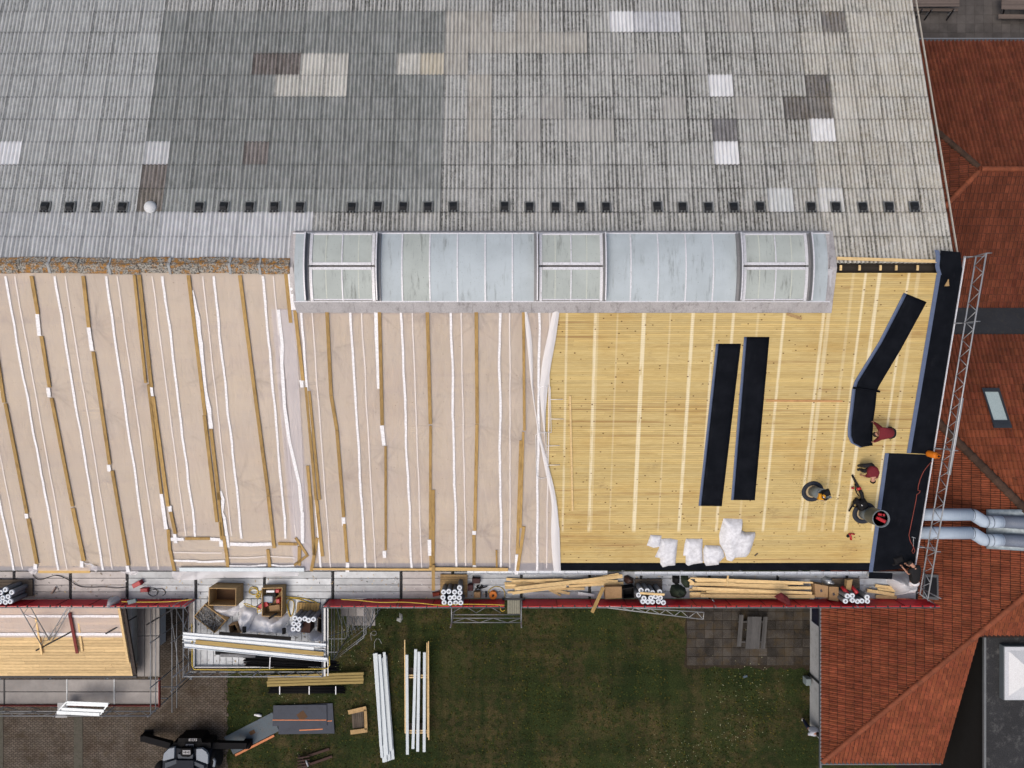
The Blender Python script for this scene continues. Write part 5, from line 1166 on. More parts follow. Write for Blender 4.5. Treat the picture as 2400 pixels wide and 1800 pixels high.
# stack of pale rails on the annexe scaffold
rk = thing('steel_gate', 'pale steel rail frame hung on the lower left scaffold', 'frame', P(*D1(950, 970), 4.4))
WST = M('pale painted steel', (0.52, 0.57, 0.60), .4, .12, 3, metal=.2, rv=.08)
def bar4(p, q, z0, z1, wd, ht, name, mat, par):
    b = MB(); b.bar(P(*p, z0), P(*q, z1), wd, ht); return pl(b, name, mat, par)
for (a, c, wd) in ((D1(775, 900), D1(1250, 918), .12), (D1(770, 925), D1(1245, 940), .08), (D1(715, 975), D1(1200, 1000), .14), (D1(660, 1015), D1(1150, 1040), .16)): bar4(a, c, 4.6, 4.6, wd, .05, 'rail', WST, rk)
for (a, c) in ((D1(770, 895), D1(665, 1010)), (D1(1255, 910), D1(1160, 1040))): bar4(a, c, 4.58, 4.58, .06, .04, 'end_post', WST, rk)
mp = P(*D1(705, 1055), 4.3); b = MB(); b.box((mp.x, mp.y, 4.3), (.58, .2, .02)); b.box((mp.x, mp.y + .35, 4.2), (.5, .5, .02)); tag(b.build('mesh_step', M('pale mesh step', (0.36, 0.37, 0.37), .6, .3, 12)), 'small pale mesh step beside the pale rail frame', 'step')
# tilted triangular lattices and props standing against the annexe roof
for k_, (ps, lab) in enumerate((((C1(215, 585), C1(475, 1040), C1(340, 585), C1(570, 985)), 'dark lattice support rising left above the boarded roof'), ((C1(790, 588), C1(545, 985), C1(830, 590), C1(600, 985)), 'dark lattice support rising right above the boarded roof'))):
    t = thing('lattice_support', lab, 'bracket', P(*ps[1], 4.4), 'lattice brackets over the annexe roof')
    z0, z1 = 6.6, 4.75; q = [P(*ps[0], z0), P(*ps[1], z1), P(*ps[2], z0), P(*ps[3], z1)]
    for i in (0, 2): b = MB(); b.tube([q[i], q[i + 1]], .024, 6); pl(b, 'chord', STEEL, t, True)
    for i in range(5): b = MB(); b.tube([q[0].lerp(q[1], i / 5), q[2].lerp(q[3], (i + 1) / 5)] if i % 2 else [q[2].lerp(q[3], i / 5), q[0].lerp(q[1], (i + 1) / 5)], .014, 6); pl(b, 'diagonal', STEEL, t, True)
for (a, c, z0, z1, lab) in ((C1(415, 1103), C1(835, 880), 4.55, 4.9, 'dark slanting prop across the boarded roof'), (C1(1215, 910), C1(1575, 705), 5.0, 4.7, 'dark slanting prop over the annexe roof edge'), (C1(1690, 805), C1(2050, 590), 4.2, 5.4, 'dark slanting prop above the narrow grey walkway')):
    b = MB(); b.tube([P(*a, z0), P(*c, z1)], .035, 8); tag(b.build('steel_prop', BLK, None, True), lab, 'prop')
b = MB(); b.bar(P(*C1(803, 665), 5.2), P(*C1(892, 1130), 4.6), .14, .05); tag(b.build('red_board', RUSTR), 'rust red steel board leaning on the boarded roof', 'board')
for (a, c, lab) in ((C1(395, 590), C1(485, 1145), 'pale upright lath left of the lattice supports'), (C1(885, 590), C1(950, 1108), 'pale lath right of the rust red board'), ):
    b = MB(); b.bar(P(*a, 5.15), P(*c, 4.55), .09, .05); tag(b.build('loose_lath', PINE), lab, 'lath')
# ------------------------------------------------------------------ generic builders for loose things
random.seed(11)
def one(mb, name, mat, label, cat, group=None, smooth=False): return tag(mb.build(name, mat, None, smooth), label, cat, group)
def plank(p, q, z0, z1, wd, ht, label, mat=PINE, name='plank', cat='plank', group=None):
    b = MB(); b.bar(P(*p, z0), P(*q, z1), wd, ht); return one(b, name, mat, label, cat, group)
def resample(poly, n):
    L = [0.0]
    for i in range(len(poly)): L.append(L[-1] + (poly[(i + 1) % len(poly)] - poly[i]).length)
    out = []
    for k in range(n):
        s = L[-1] * k / n; i = max(j for j in range(len(poly)) if L[j] <= s + 1e-9); f_ = (s - L[i]) / max(L[i + 1] - L[i], 1e-9); out.append(poly[i].lerp(poly[(i + 1) % len(poly)], f_))
    return out
def crumple(poly, base, h, pw=3.0, cr=.35, seed=0, n=56, rings=9, freq=5.0):
    """a sack, sheet or bag lying on a surface: outline in plan, height profile and creases"""
    q = resample([Vector((p[0], p[1], 0)) for p in poly], n); c = sum(q, Vector()) / n; b = MB(); pts = []; fs = []
    for j in range(rings + 1):
        r = 1 - j / rings
        for k in range(n):
            p = c + (q[k] - c) * r; nz_ = noise.noise(Vector((p.x * freq, p.y * freq, seed))); cz = 1 - abs(noise.noise(Vector((p.x * freq * .55 + seed, p.y * freq * .55, 7)))) * 2
            e = 1 - r ** pw
            pts.append(Vector((p.x, p.y, base(p.x, p.y) + h * e * (1 + cr * nz_ + cr * .8 * (cz - .4)) + (.004 if j else 0))))
    pts.append(Vector((c.x, c.y, pts[rings * n - 1].z)))
    for j in range(rings - 1):
        for k in range(n): fs.append((j * n + k, j * n + (k + 1) % n, (j + 1) * n + (k + 1) % n, (j + 1) * n + k))
    for k in range(n): fs.append(((rings - 1) * n + k, (rings - 1) * n + (k + 1) % n, len(pts) - 1))
    b.add(pts, fs); return b
on_roof = lambda x, y: sz(y, .012); on_deck = lambda x, y: ZD + .005; on_ground = lambda x, y: .012
WOVEN = M('white woven sack', (0.60, 0.61, 0.635), .65, .10, 3, bump=.3, bscale=5, dirt=(0.36, 0.36, 0.38), dirt_amt=.5)
PLAS = thin_film('clear grey plastic', (0.68, 0.69, 0.72), .9)
CARD = M('brown cardboard', (0.30, 0.19, 0.095), .85, .15, 3, rv=.12, dirt=(0.15, 0.09, 0.045), dirt_amt=.4)
OLDW = M('weathered wood', (0.085, 0.068, 0.052), .9, .35, 3, st=(.4, 2, 2), rv=.2, bscale=18)
CRATEW = M('crate wood', (0.36, 0.24, 0.11), .8, .2, 2.5, rv=.16, dirt=(0.16, 0.09, 0.04), dirt_amt=.5, bscale=16)
ORANGE = M('orange plastic', (0.62, 0.17, 0.012), .45, .12, 4); REDT = M('red tool plastic', (0.36, 0.012, 0.018), .45, .25, 6, spec=.5); BLKP = M('black plastic', (0.007, 0.007, 0.008), .65, .3, 6, spec=.2)
YEL = M('yellow cable', (0.52, 0.36, 0.045), .5, .15, 4); WPL = M('white plastic', (0.72, 0.73, 0.75), .5, .06, 4)

# standing membrane rolls
ROLLB = M('grey wrapped roll', (0.16, 0.165, 0.175), .5, .3, 5, rv=.15, dirt=(0.34, 0.34, 0.36), dirt_amt=.5); ROLLE = M('white roll end', (0.62, 0.66, 0.70), .5, .1, 6)
rb = MB(); rb.lathe([(.112, 0), (.115, .02), (.115, .97), (.112, .995)], (0, 0, 0), 16); rbm = rb.mesh('membrane_roll', ROLLB, smooth=True)
re_ = MB(); re_.lathe([(.118, .93), (.118, 1.0), (.105, 1.012), (.060, 1.012), (.052, 1.0), (.052, .80)], (0, 0, 0), 16); rem = re_.mesh('end_wrap', ROLLE)
rc = MB(); rc.lathe([(.05, .86), (.05, .861)], (0, 0, 0), 12); rcm = rc.mesh('core', BLKP)
def rolls(pts, cv, label, group, z0=ZD + .02, hs=1.0):
    rows = []
    for q in sorted(pts, key=lambda q: -q[1]):
        if rows and abs(rows[-1][0][1] - q[1]) < 26: rows[-1].append(q)
        else: rows.append([q])
    rn = ('front', 'second', 'third', 'back', 'rearmost'); cn = ('leftmost', 'second', 'third', 'fourth', 'fifth', 'sixth')
    lab = {}
    for i, rw in enumerate(rows):
        for j, q in enumerate(sorted(rw)): lab[q] = f'{cn[j]} roll in the {rn[i]} row of {label}' if len(rw) > 1 else f'single roll in the {rn[i]} row of {label}'
    for (x, y) in pts:
        p = P(*cv(x, y), z0 + 1.0 * hs); o = thing('membrane_roll', lab[(x, y)], 'roll', (p.x, p.y, z0), group)
        o.rotation_euler = (rnd(-.03, .03), rnd(-.03, .03), rnd(0, 6)); o.scale = (1, 1, hs * rnd(.97, 1.02))
        inst('body', rbm, o); inst('end_wrap', rem, o); inst('core', rcm, o)
rolls([(1175, 430), (1235, 425), (1298, 432), (1362, 432), (1180, 493), (1243, 495), (1303, 495), (1362, 495), (1185, 552), (1256, 548), (1317, 552), (1378, 555), (1355, 375)], C3, 'rolls on the yellow pallet', 'rolls on the yellow pallet', ZD + .14)
rolls([(1768, 497), (1838, 497), (1897, 488), (1960, 500), (1748, 545), (1808, 548), (1868, 545), (1925, 545), (1985, 555), (1735, 420), (1800, 418), (1870, 440), (1945, 432), (1700, 470)], C4, 'rolls beside the black crate', 'rolls beside the black crate', ZD + .12)
rolls([(175, 727), (228, 773), (295, 790), (350, 785), (410, 730), (410, 787), (163, 780), (240, 712)], C6, 'rolls near the right corner', 'rolls near the right corner', ZD + .1)
rolls([(8, 432), (30, 492), (100, 485), (5, 548), (55, 545), (122, 540), (-40, 430), (-45, 490), (-45, 545), (130, 430), (60, 405)], C1, 'rolls at the left walkway end', 'rolls at the left end', ZD + .12)
rolls([(1428, 735), (1485, 748), (1540, 740), (1418, 790), (1474, 805), (1413, 848), (1468, 862), (1590, 760), (1640, 745)], C2, 'rolls on the loading platform', 'rolls on the loading platform', ZD + .14)

def pallet(c4, z, label, nsl=8, mat=CRATEW, along='u', group=None):
    """c4: photo corners TL TR BR BL of the top; slats run across"""
    q = [P(*c, z + .12) for c in c4]; t = thing('pallet', label, 'pallet', ((q[0] + q[2]) / 2).to_tuple()[:2] + (z,), group)
    for k in range(nsl):
        a0_, a1_ = (k + .06) / nsl, (k + .94) / nsl if nsl > 4 else (k + .8) / nsl
        if along == 'u': s = [q[0].lerp(q[3], a0_), q[1].lerp(q[2], a0_), q[1].lerp(q[2], a1_), q[0].lerp(q[3], a1_)]
        else: s = [q[0].lerp(q[1], a0_), q[3].lerp(q[2], a0_), q[3].lerp(q[2], a1_), q[0].lerp(q[1], a1_)]; s.reverse()
        b = MB(); s = s[::-1]; b.hexa([p - Vector((0, 0, .02)) for p in s], s); b.build('slat', mat, t)
    for k in (.04, .46, .88):
        if along == 'u': s = [q[0].lerp(q[1], k), q[0].lerp(q[1], k + .09), q[3].lerp(q[2], k + .09), q[3].lerp(q[2], k)]
        else: s = [q[0].lerp(q[3], k), q[0].lerp(q[3], k + .09), q[1].lerp(q[2], k + .09), q[1].lerp(q[2], k)]
        b = MB(); b.hexa([Vector((p.x, p.y, z)) for p in s], [Vector((p.x, p.y, z + .1)) for p in s]); b.build('bearer', mat, t)
    return t
pallet([C3(1137, 228), C3(1452, 228), C3(1450, 495), C3(1137, 480)], ZD + .005, 'yellow wooden pallet under the standing rolls by the access frame', 9)
pallet([C4(1655, 280), C4(1975, 280), C4(1978, 480), C4(1660, 480)], ZD + .005, 'weathered brown pallet under the rolls by the black crate', 7, OLDW)
pallet([C6(0, 520), C6(318, 520), C6(322, 640), C6(5, 640)], ZD + .005, 'weathered grey pallet near the right end of the walkway', 6, OLDW)
pallet([C1(-60, 285), C1(372, 285), C1(375, 480), C1(-60, 480)], ZD + .005, 'dark weathered pallet at the far left end of the walkway', 6, OLDW)
pallet([C2(1455, 550), C2(1715, 560), C2(1700, 690), C2(1440, 680)], ZD + .005, 'yellow pallet on the loading platform beside its rolls', 8, BATTEN, 'v')

# open crates: photo outline of the rim
def crate(c4, ztop, zb, label, nb=3, mat=CRATEW, th=.035, floor=None, name='crate', cat='crate'):
    q = [P(*c, ztop) for c in c4]; ctr = sum(q, Vector()) / 4; t = thing(name, label, cat, (ctr.x, ctr.y, zb))
    for i in range(4):
        j = (i + 1) % 4; e = (q[j] - q[i]).normalized(); inn = Vector((-e.y, e.x, 0))
        if inn.dot(ctr - q[i]) < 0: inn = -inn
        for k in range(nb):
            z0, z1 = zb + (ztop - zb) * k / nb + .004, zb + (ztop - zb) * (k + 1) / nb - .004; b = MB(); ex = 0 if i % 2 else th
            a0_, b0_ = q[i] + e * (th - ex), q[j] - e * (th - ex)
            s = [a0_, b0_, b0_ + inn * th, a0_ + inn * th]
            if e.cross(inn).z < 0: s.reverse()
            b.hexa([Vector((p.x, p.y, z0)) for p in s], [Vector((p.x, p.y, z1)) for p in s]); b.build('side_board', mat, t)
    b = MB(); s = [Vector((p.x, p.y, zb + .03)) for p in [ctr + (p - ctr) * .97 for p in q]]
    if (s[1] - s[0]).cross(s[2] - s[1]).z < 0: s.reverse()
    b.hexa([p - Vector((0, 0, .025)) for p in s], s); b.build('floor', floor or mat, t)
    return t, q, ctr
crate([C2(438, 382), C2(754, 390), C2(752, 592), C2(432, 586)], ZD + .93, ZD + .01, 'large empty plank crate on the left of the loading platform', 5, floor=M('brown crate lining', (0.10, 0.055, 0.028), .8, .3, 3))
tc, tq, tcc = crate([C2(1045, 385), C2(1285, 378), C2(1280, 715), C2(1048, 712)], ZD + .62, ZD + .01, 'tall tool crate filled with machines on the loading platform', 3)
def bx(c4, z0, z1, name, mat, label=None, cat=None, par=None, group=None, bev=0):
    q = [P(*c, z1) for c in c4]
    if (q[1] - q[0]).cross(q[2] - q[1]).z < 0: q.reverse()
    b = MB(); lo = [Vector((p.x, p.y, z0)) for p in q]
    if bev:
        c = sum(q, Vector()) / 4; hi = [Vector((p.x, p.y, 0)) + (Vector((c.x, c.y, 0)) - Vector((p.x, p.y, 0))).normalized() * bev for p in q]
        mi = [Vector((p.x, p.y, z1 - bev)) for p in q]; b.hexa(lo, mi); b.hexa(mi, [Vector((p.x, p.y, z1)) for p in hi])
    else: b.hexa(lo, q)
    return b.build(name, mat, par) if par else one(b, name, mat, label, cat, group)
def rect(cv, x0, y0, x1, y1): return [cv(x0, y0), cv(x1, y0), cv(x1, y1), cv(x0, y1)]
t = thing('tool_machine', 'grey and blue power machine inside the tall tool crate', 'machine', P(*C2(1120, 500), ZD + .05))
bx(rect(C2, 1062, 478, 1172, 548), ZD + .04, ZD + .45, 'body', M('grey machine case', (0.34, 0.37, 0.40), .5, .15, 4), par=t, bev=.03); bx(rect(C2, 1058, 520, 1170, 552), ZD + .04, ZD + .40, 'blue_base', M('blue machine case', (0.03, 0.11, 0.26), .5, .15, 4), par=t); bx(rect(C2, 1150, 430, 1210, 490), ZD + .04, ZD + .42, 'motor', BLKP, par=t, bev=.03)
bx(rect(C2, 1100, 412, 1190, 436), ZD + .04, ZD + .5, 'white_box', WPL, 'small white box standing inside the tall tool crate', 'box')
for (x0, y0, x1, y1, h, lab) in ((1205, 400, 1248, 440, .45, 'red tool lying at the back of the tall tool crate'), (1212, 510, 1252, 560, .38, 'red battery tool at the right side of the tool crate')): bx(rect(C2, x0, y0, x1, y1), ZD + .04, ZD + h, 'red_tool', REDT, lab, 'tool', bev=.03)
bx([C2(1130, 590), C2(1250, 575), C2(1258, 640), C2(1140, 650)], ZD + .04, ZD + .3, 'carton', CARD, 'brown carton inside the lower half of the tool crate', 'carton')
b = MB(); b.tube([P(*C2(1130, 735), ZD + .7), P(*C2(1225, 672), ZD + .7)], .05, 8); one(b, 'black_cylinder', BLKP, 'black tool tube lying across the tool crate rim', 'tool', None, True)
b = MB(); b.bar(P(*C2(1005, 605), ZD + .25), P(*C2(1125, 555), ZD + .35), .22, .1); one(b, 'red_white_box', REDT, 'red and white box left of the tall tool crate', 'box')
bt, bq, bc = crate([C2(392, 568), C2(640, 758), C2(505, 905), C2(262, 715)], ZD + .42, ZD + .01, 'tilted shallow crate full of grey steel offcuts', 2)
b = MB(); CH = NG('steel offcut'); chm = CH.fin(CH.mix(1.0, (0.22, 0.225, 0.23), CH.tone(), 'MULTIPLY'), .45, None, 0, 0, .5, .4)
for i in range(420):
    s, t_ = rnd(.06, .94), rnd(.06, .94); p = bq[0].lerp(bq[1], s).lerp(bq[3].lerp(bq[2], s), t_); k = rnd(.15, 1.1); b.box((p.x, p.y, ZD + .30 + rnd(0, .12)), (rnd(.08, .2), .018, .018), rz=rnd(0, 3.1), ry=rnd(-.5, .5), tone=(k, k, k, 1))
tag(b.build('steel_offcuts', chm), 'heap of short grey steel offcuts in the tilted crate', 'offcuts', kind='stuff')
crate([C2(665, 815), C2(745, 800), C2(790, 905), C2(680, 912)], ZD + .5, ZD + .01, 'small open carton below the steel offcuts crate', 1, CARD, .02, BLKP, 'carton', 'carton')
for i, (pl_, h, lab) in enumerate((([C2(430, 600), C2(600, 585), C2(770, 590), C2(780, 660), C2(720, 720), C2(560, 740), C2(480, 660)], .30, 'crumpled clear plastic sheet below the large empty crate'), ([C2(770, 640), C2(850, 600), C2(980, 650), C2(960, 740), C2(900, 830), C2(870, 920), C2(780, 900), C2(750, 760)], .45, 'bulging clear plastic bag left of the plastic heap centre'),
        ([C2(950, 720), C2(1080, 690), C2(1200, 720), C2(1350, 690), C2(1345, 780), C2(1280, 860), C2(1290, 930), C2(1100, 935), C2(860, 915), C2(900, 830)], .55, 'largest clear plastic heap on the loading platform'), ([C2(1310, 840), C2(1420, 830), C2(1495, 900), C2(1440, 950), C2(1330, 945)], .3, 'small clear plastic sheet under the platform rolls'),
        ([C2(1570, 920), C2(1650, 890), C2(1740, 920), C2(1755, 1010), C2(1640, 1010), C2(1565, 990)], .42, 'clear plastic bag in the right corner of the loading platform'))):
    zz = ZD + h * .6; one(crumple([P(*c, zz) for c in pl_], on_deck, h, 2.2, .5, i * 3.3, 60, 12, 3.2), 'plastic_sheet', PLAS, lab, 'plastic sheet', None, True)
for (x, y, lab) in ((838, 870, 'black tape roll on the bulging plastic bag'), (1297, 885, 'black tape roll on the largest plastic heap')): bx(rect(C2, x - 18, y - 32, x + 18, y + 32), ZD + .45, ZD + .6, 'tape_roll', BLKP, lab, 'tape roll', bev=.03)
bx([C2(1505, 768), C2(1610, 762), C2(1602, 902), C2(1500, 895)], ZD + .02, ZD + .75, 'dark_carton', M('dark red carton', (0.035, 0.014, 0.010), .8, .3, 3), 'dark brown carton right of the platform rolls', 'carton')
crate([C2(1690, 720), C2(1752, 735), C2(1752, 915), C2(1682, 880)], ZD + .6, ZD + .01, 'narrow dark crate at the right rail of the loading platform', 2, OLDW, .03, BLKP)
plank(C2(560, 905), C2(1385, 965), ZD + .55, ZD + .55, .17, .05, 'long brown board lying behind the white steel profiles', OLDW, 'board', 'board')
PRW = M('white steel profile', (0.50, 0.545, 0.58), .4, .08, 2, metal=.1, rv=.05)
for (a, c, wd, z, lab) in ((C2(145, 908), C2(1788, 1040), .17, 6.72, 'white steel profile nearest the plastic heap on the loading platform'), (C2(142, 945), C2(1650, 1085), .22, 6.70, 'second white steel profile on the loading platform'), (C2(142, 985), C2(1780, 1100), .16, 6.62, 'third white steel profile beside the treated plank'), (C2(160, 1040), C2(1800, 1205), .20, 6.70, 'outermost white steel profile on the loading platform')):
    b = MB(); p, q = P(*a, z), P(*c, z); b.bar(p, q, wd, .02); d = (q - p).normalized(); s = Vector((-d.y, d.x, 0)) * (wd / 2 - .01)
    for k in (-1, 1): b.bar(p + s * k + Vector((0, 0, .021)), q + s * k + Vector((0, 0, .021)), .02, .05)
    one(b, 'steel_profile', PRW, lab, 'profile', 'white profiles across the loading platform')
plank(C2(290, 1000), C2(1762, 1140), 6.74, 6.74, .19, .05, 'yellow treated plank lying between the white steel profiles', M('yellow plank', (0.38, 0.27, 0.10), .8, .15, 2, st=(.3, 2, 2), dirt=(0.2, 0.12, 0.04), dirt_amt=.5))
def bundle(p, q, z, n, w, h, mat, label, strap):
    p, q = P(*p, z), P(*q, z); d = (q - p).normalized(); s = Vector((-d.y, d.x, 0)); t = thing('pipe_bundle', label, 'pipe bundle', (p + q) / 2)
    for k in range(n):
        o = s * ((k + .5) / n - .5) * w + Vector((0, 0, .03 + rnd(0, h))); e0, e1 = rnd(-.12, .12), rnd(-.12, .12); b = MB(); b.tube([p + o + d * e0, q + o + d * e1], .032, 6); b.build('pipe', mat, t, True)
    for f_ in strap:
        c = p.lerp(q, f_); b = MB(); b.bar(c - s * w * .55 + Vector((0, 0, h + .06)), c + s * w * .55 + Vector((0, 0, h + .06)), .05, .01); b.build('strap', WPL, t)
BPI = M('black pipe', (0.004, 0.004, 0.005), .7, .3, 5, spec=.12)
bundle(C2(870, 1215), C2(1930, 1270), ZD + .05, 12, .5, .12, BPI, 'bundle of black pipes under the white profiles on the platform', (.27,)); bundle(D3(165, 752), D3(1010, 752), .02, 10, .42, .1, BPI, 'bundle of black pipes lying on the grass below the timber', (.14, .54, .9))
for (x, y, lab) in ((522, 1120, 'black tube end poking from under the white profiles'), (580, 1146, 'grey tube end poking from under the white profiles')):
    p = P(*C2(x, y), 6.2); b = MB(); b.tube([p, p + Vector((1.6, -.08, -.1))], .12, 14); one(b, 'tube', ROLLB if x > 550 else BLKP, lab, 'tube', None, True)
def coil(cv, pts, r, mat, label, z=ZD + .05, name='cable', cat='cable'):
    b = MB(); q = [P(*cv(*p), z + .02 * math.sin(i * 1.7)) for i, p in enumerate(pts)]
    s = []
    for i in range(len(q) - 1):
        p0, p1, p2, p3 = q[max(i - 1, 0)], q[i], q[i + 1], q[min(i + 2, len(q) - 1)]
        for k in range(5):
            f_ = k / 5; s.append(.5 * ((2 * p1) + (p2 - p0) * f_ + (2 * p0 - 5 * p1 + 4 * p2 - p3) * f_ ** 2 + (3 * p1 - p0 - 3 * p2 + p3) * f_ ** 3))
    s.append(q[-1]); b.tube(s, r, 6); return one(b, name, mat, label, cat, None, True)
coil(C2, [(900, 420), (930, 375), (990, 385), (1000, 440), (950, 460), (905, 430), (960, 390), (1010, 430), (980, 490), (1030, 470), (1000, 440), (1040, 420), (1010, 500), (980, 470), (1040, 490)], .022, YEL, 'tangled yellow cable left of the tall tool crate')
coil(C2, [(1300, 480), (1400, 490), (1500, 500), (1600, 520), (1690, 560), (1640, 570), (1500, 520), (1380, 500), (1320, 530), (1340, 600), (1370, 700), (1400, 690), (1420, 560), (1380, 520), (1350, 560), (1355, 640), (1375, 715)], .022, YEL, 'yellow cable looped right of the tall tool crate')
coil(C2, [(840, 560), (900, 600), (990, 600), (1000, 660), (1040, 640), (940, 590), (860, 560)], .02, YEL, 'yellow cable on the plastic below the tool crate', ZD + .4)
coil(C1, [(380, 240), (450, 290), (560, 260), (640, 238), (740, 265), (820, 310), (920, 365), (1050, 375), (1200, 372), (1350, 385), (1450, 372)], .016, BLKP, 'thin black cable across the left end of the walkway')
coil(C1, [(1400, 540), (1600, 545), (1950, 540), (2209, 515)], .02, YEL, 'yellow cable along the left red guard panels', ZD + 1.12)
coil(C3, [(0, 515), (200, 525), (440, 548), (700, 545), (900, 558), (1150, 580), (1400, 570), (1650, 572), (1880, 580)], .02, YEL, 'yellow cable along the middle red guard panels', ZD + 1.12)
coil(C3, [(1690, 460), (1700, 410), (1760, 370), (1830, 375), (1875, 420), (1880, 490), (1850, 560), (1830, 620), (1850, 650), (1880, 640)], .018, YEL, 'yellow lead arching from the orange reel')
coil(C1, [(1620, 430), (1700, 420), (1720, 390), (1780, 388), (1812, 430), (1790, 470), (1740, 475), (1705, 440), (1740, 410), (1830, 395), (1880, 400), (1902, 440), (1870, 475)], .014, BLKP, 'coiled black lead beside the red charger')
p = P(*C3(1745, 470), ZD + .25); t = thing('cable_reel', 'orange cable reel on the walkway beside the access frame', 'cable reel', (p.x, p.y, ZD))
b = MB(); b.lathe([(.07, 0), (.19, 0), (.19, .04), (.11, .05), (.11, .20), (.19, .21), (.19, .25), (.07, .25)], (p.x, p.y, ZD + .005), 20); b.build('drum', ORANGE, t)
b = MB(); b.lathe([(.06, .24), (.06, .27)], (p.x, p.y, ZD + .005), 12); b.build('hub', BLKP, t)
for (cv, c4, h, m, lab, cat) in ((C1, [(1510, 345), (1600, 298), (1625, 345), (1530, 392)], .28, REDT, 'large red tool case at the left of the walkway', 'tool case'), (C1, [(1608, 392), (1695, 385), (1700, 432), (1612, 436)], .2, REDT, 'small red charger beside the red tool case', 'charger'),
        (C3, [(1505, 275), (1598, 275), (1598, 335), (1505, 335)], .3, M('dark tool case', (0.04, 0.010, 0.010), .6, .4, 5), 'dark open tool case beside the yellow pallet', 'tool case'), (C3, [(1455, 350), (1515, 345), (1515, 420), (1455, 420)], .3, M('dark red case', (0.06, 0.012, 0.014), .6, .4, 5), 'dark red case behind the cable reel', 'case'), (C3, [(1525, 430), (1600, 428), (1602, 500), (1525, 500)], .3, CARD, 'small open carton beside the orange reel', 'carton'), (C3, [(1655, 435), (1672, 435), (1672, 495), (1655, 495)], .2, BLKP, 'small black battery left of the orange reel', 'battery'),
        (C3, [(1045, 445), (1130, 430), (1135, 470), (1055, 488)], .2, M('rust red sack', (0.20, 0.035, 0.02), .8, .3, 5), 'rust red pouch left of the yellow pallet', 'pouch'), (C1, [(1455, 530), (1560, 505), (1572, 550), (1470, 578)], .1, M('teal tablet', (0.04, 0.08, 0.10), .3, .3, 5), 'small dark radio on the left red panels', 'radio')):
    z0 = ZD + (1.07 if 'radio' in lab else .01); bx([cv(*c) for c in c4], z0, z0 + h, cat.replace(' ', '_'), m, lab, cat, bev=.03)
b = MB()
for i in range(14):
    p = P(*C3(rnd(1500, 1620), rnd(350, 410)), ZD + .1); b.box((p.x, p.y, ZD + .06), (rnd(.05, .16), .04, .05), rz=rnd(0, 3))
b.bar(P(*C3(1580, 392), ZD + .1), P(*C3(1680, 365), ZD + .1), .05, .05)
tag(b.build('hand_tools', BLKP), 'dark scatter of hand tools beside the dark tool cases', 'hand tools', kind='stuff')
one(crumple([P(*C1(*c), ZD + .2) for c in ((1320, 460), (1400, 445), (1445, 480), (1420, 530), (1370, 570), (1330, 590), (1310, 520))], lambda x, y: ZD + .6, .5, 2, .4, 4), 'grey_sack', M('grey film sack', (0.36, 0.36, 0.37), .6, .15, 4), 'grey plastic sack hanging over the left red panels', 'sack', None, True)
b = MB(); b.tube([P(*C1(590, 445), ZD + .06), P(*C1(640, 375), ZD + .06)], .04, 8); one(b, 'paper_tube', M('pale paper tube', (0.40, 0.30, 0.25), .8, .1, 5), 'pale paper tube lying alone on the left walkway', 'tube', None, True)

# plank heaps on the walkway
g1 = 'planks heaped beside the access frame'; l1 = 'pale plank in the loose heap between the access frame and the black crate'
for i, (a, c, z0, z1, wd) in enumerate((((180, 280), (720, 310), 5.66, 5.70, .13), ((160, 332), (600, 330), 5.66, 5.66, .12), ((165, 350), (560, 345), 5.72, 5.72, .11), ((165, 380), (470, 365), 5.66, 5.68, .11), ((600, 290), (1460, 305), 5.70, 5.76, .13), ((500, 310), (900, 340), 5.76, 5.72, .12), ((560, 330), (1450, 308), 5.80, 5.74, .11), ((900, 360), (1525, 325), 5.74, 5.70, .12), ((700, 395), (1080, 388), 5.66, 5.66, .12), ((250, 440), (870, 360), 5.86, 5.90, .14), ((275, 390), (1515, 245), 5.92, 5.86, .17), ((1050, 300), (1475, 222), 5.80, 5.84, .13), ((690, 405), (910, 445), 5.66, 5.64, .13), ((670, 400), (808, 470), 5.70, 5.64, .09), ((195, 432), (300, 428), 5.68, 5.68, .10), ((240, 300), (830, 285), 5.74, 5.78, .10))):
    plank(C4(*a), C4(*c), z0, z1, wd, .045, l1, PINE, group=g1)
g2 = 'planks heaped behind the green bag'; l2 = 'pale plank in the long heap between the green bag and the cartons'
for i in range(30):
    y0, y1 = rnd(285, 495), 0; y1 = y0 + rnd(-35, 35); y1 = min(max(y1, 330), 500); x0, x1 = rnd(325, 620) if i % 3 else rnd(320, 380), rnd(1300, 1750)
    if i % 5 == 0: x1 = x0 + rnd(250, 480)
    z = 5.63 + .05 * (i // 5) + rnd(0, .02); plank(C5(x0, y0), C5(x1, y1), z, z + rnd(-.02, .05), rnd(.10, .145), .045, l2, PINE, group=g2)
for (a, c, z, wd, lab) in (((330, 268), (1740, 320), 5.9, .07, 'long thin lath along the back of the long plank heap'), ((312, 285), (395, 345), 5.86, .12, 'short plank end sticking out left of the long heap'), ((765, 238), (752, 362), 5.96, .08, 'short lath standing crosswise on the long plank heap'), ((450, 470), (1760, 480), 5.98, .16, 'broad pale plank on the front of the long heap'), ((410, 385), (1730, 440), 6.0, .13, 'broad pale plank lying slantwise over the long heap')): plank(C5(*a), C5(*c), z, z, wd, .045, lab)
plank(C4(1295, 375), C4(1165, 665), ZD + 1.0, ZD + 1.15, .16, .045, 'single orange brown plank hanging over the red guard panels', BATTEN); plank(C4(1718, 440), C4(1998, 458), ZD + 1.16, ZD + 1.16, .10, .04, 'short pale lath lying on top of the rolls')
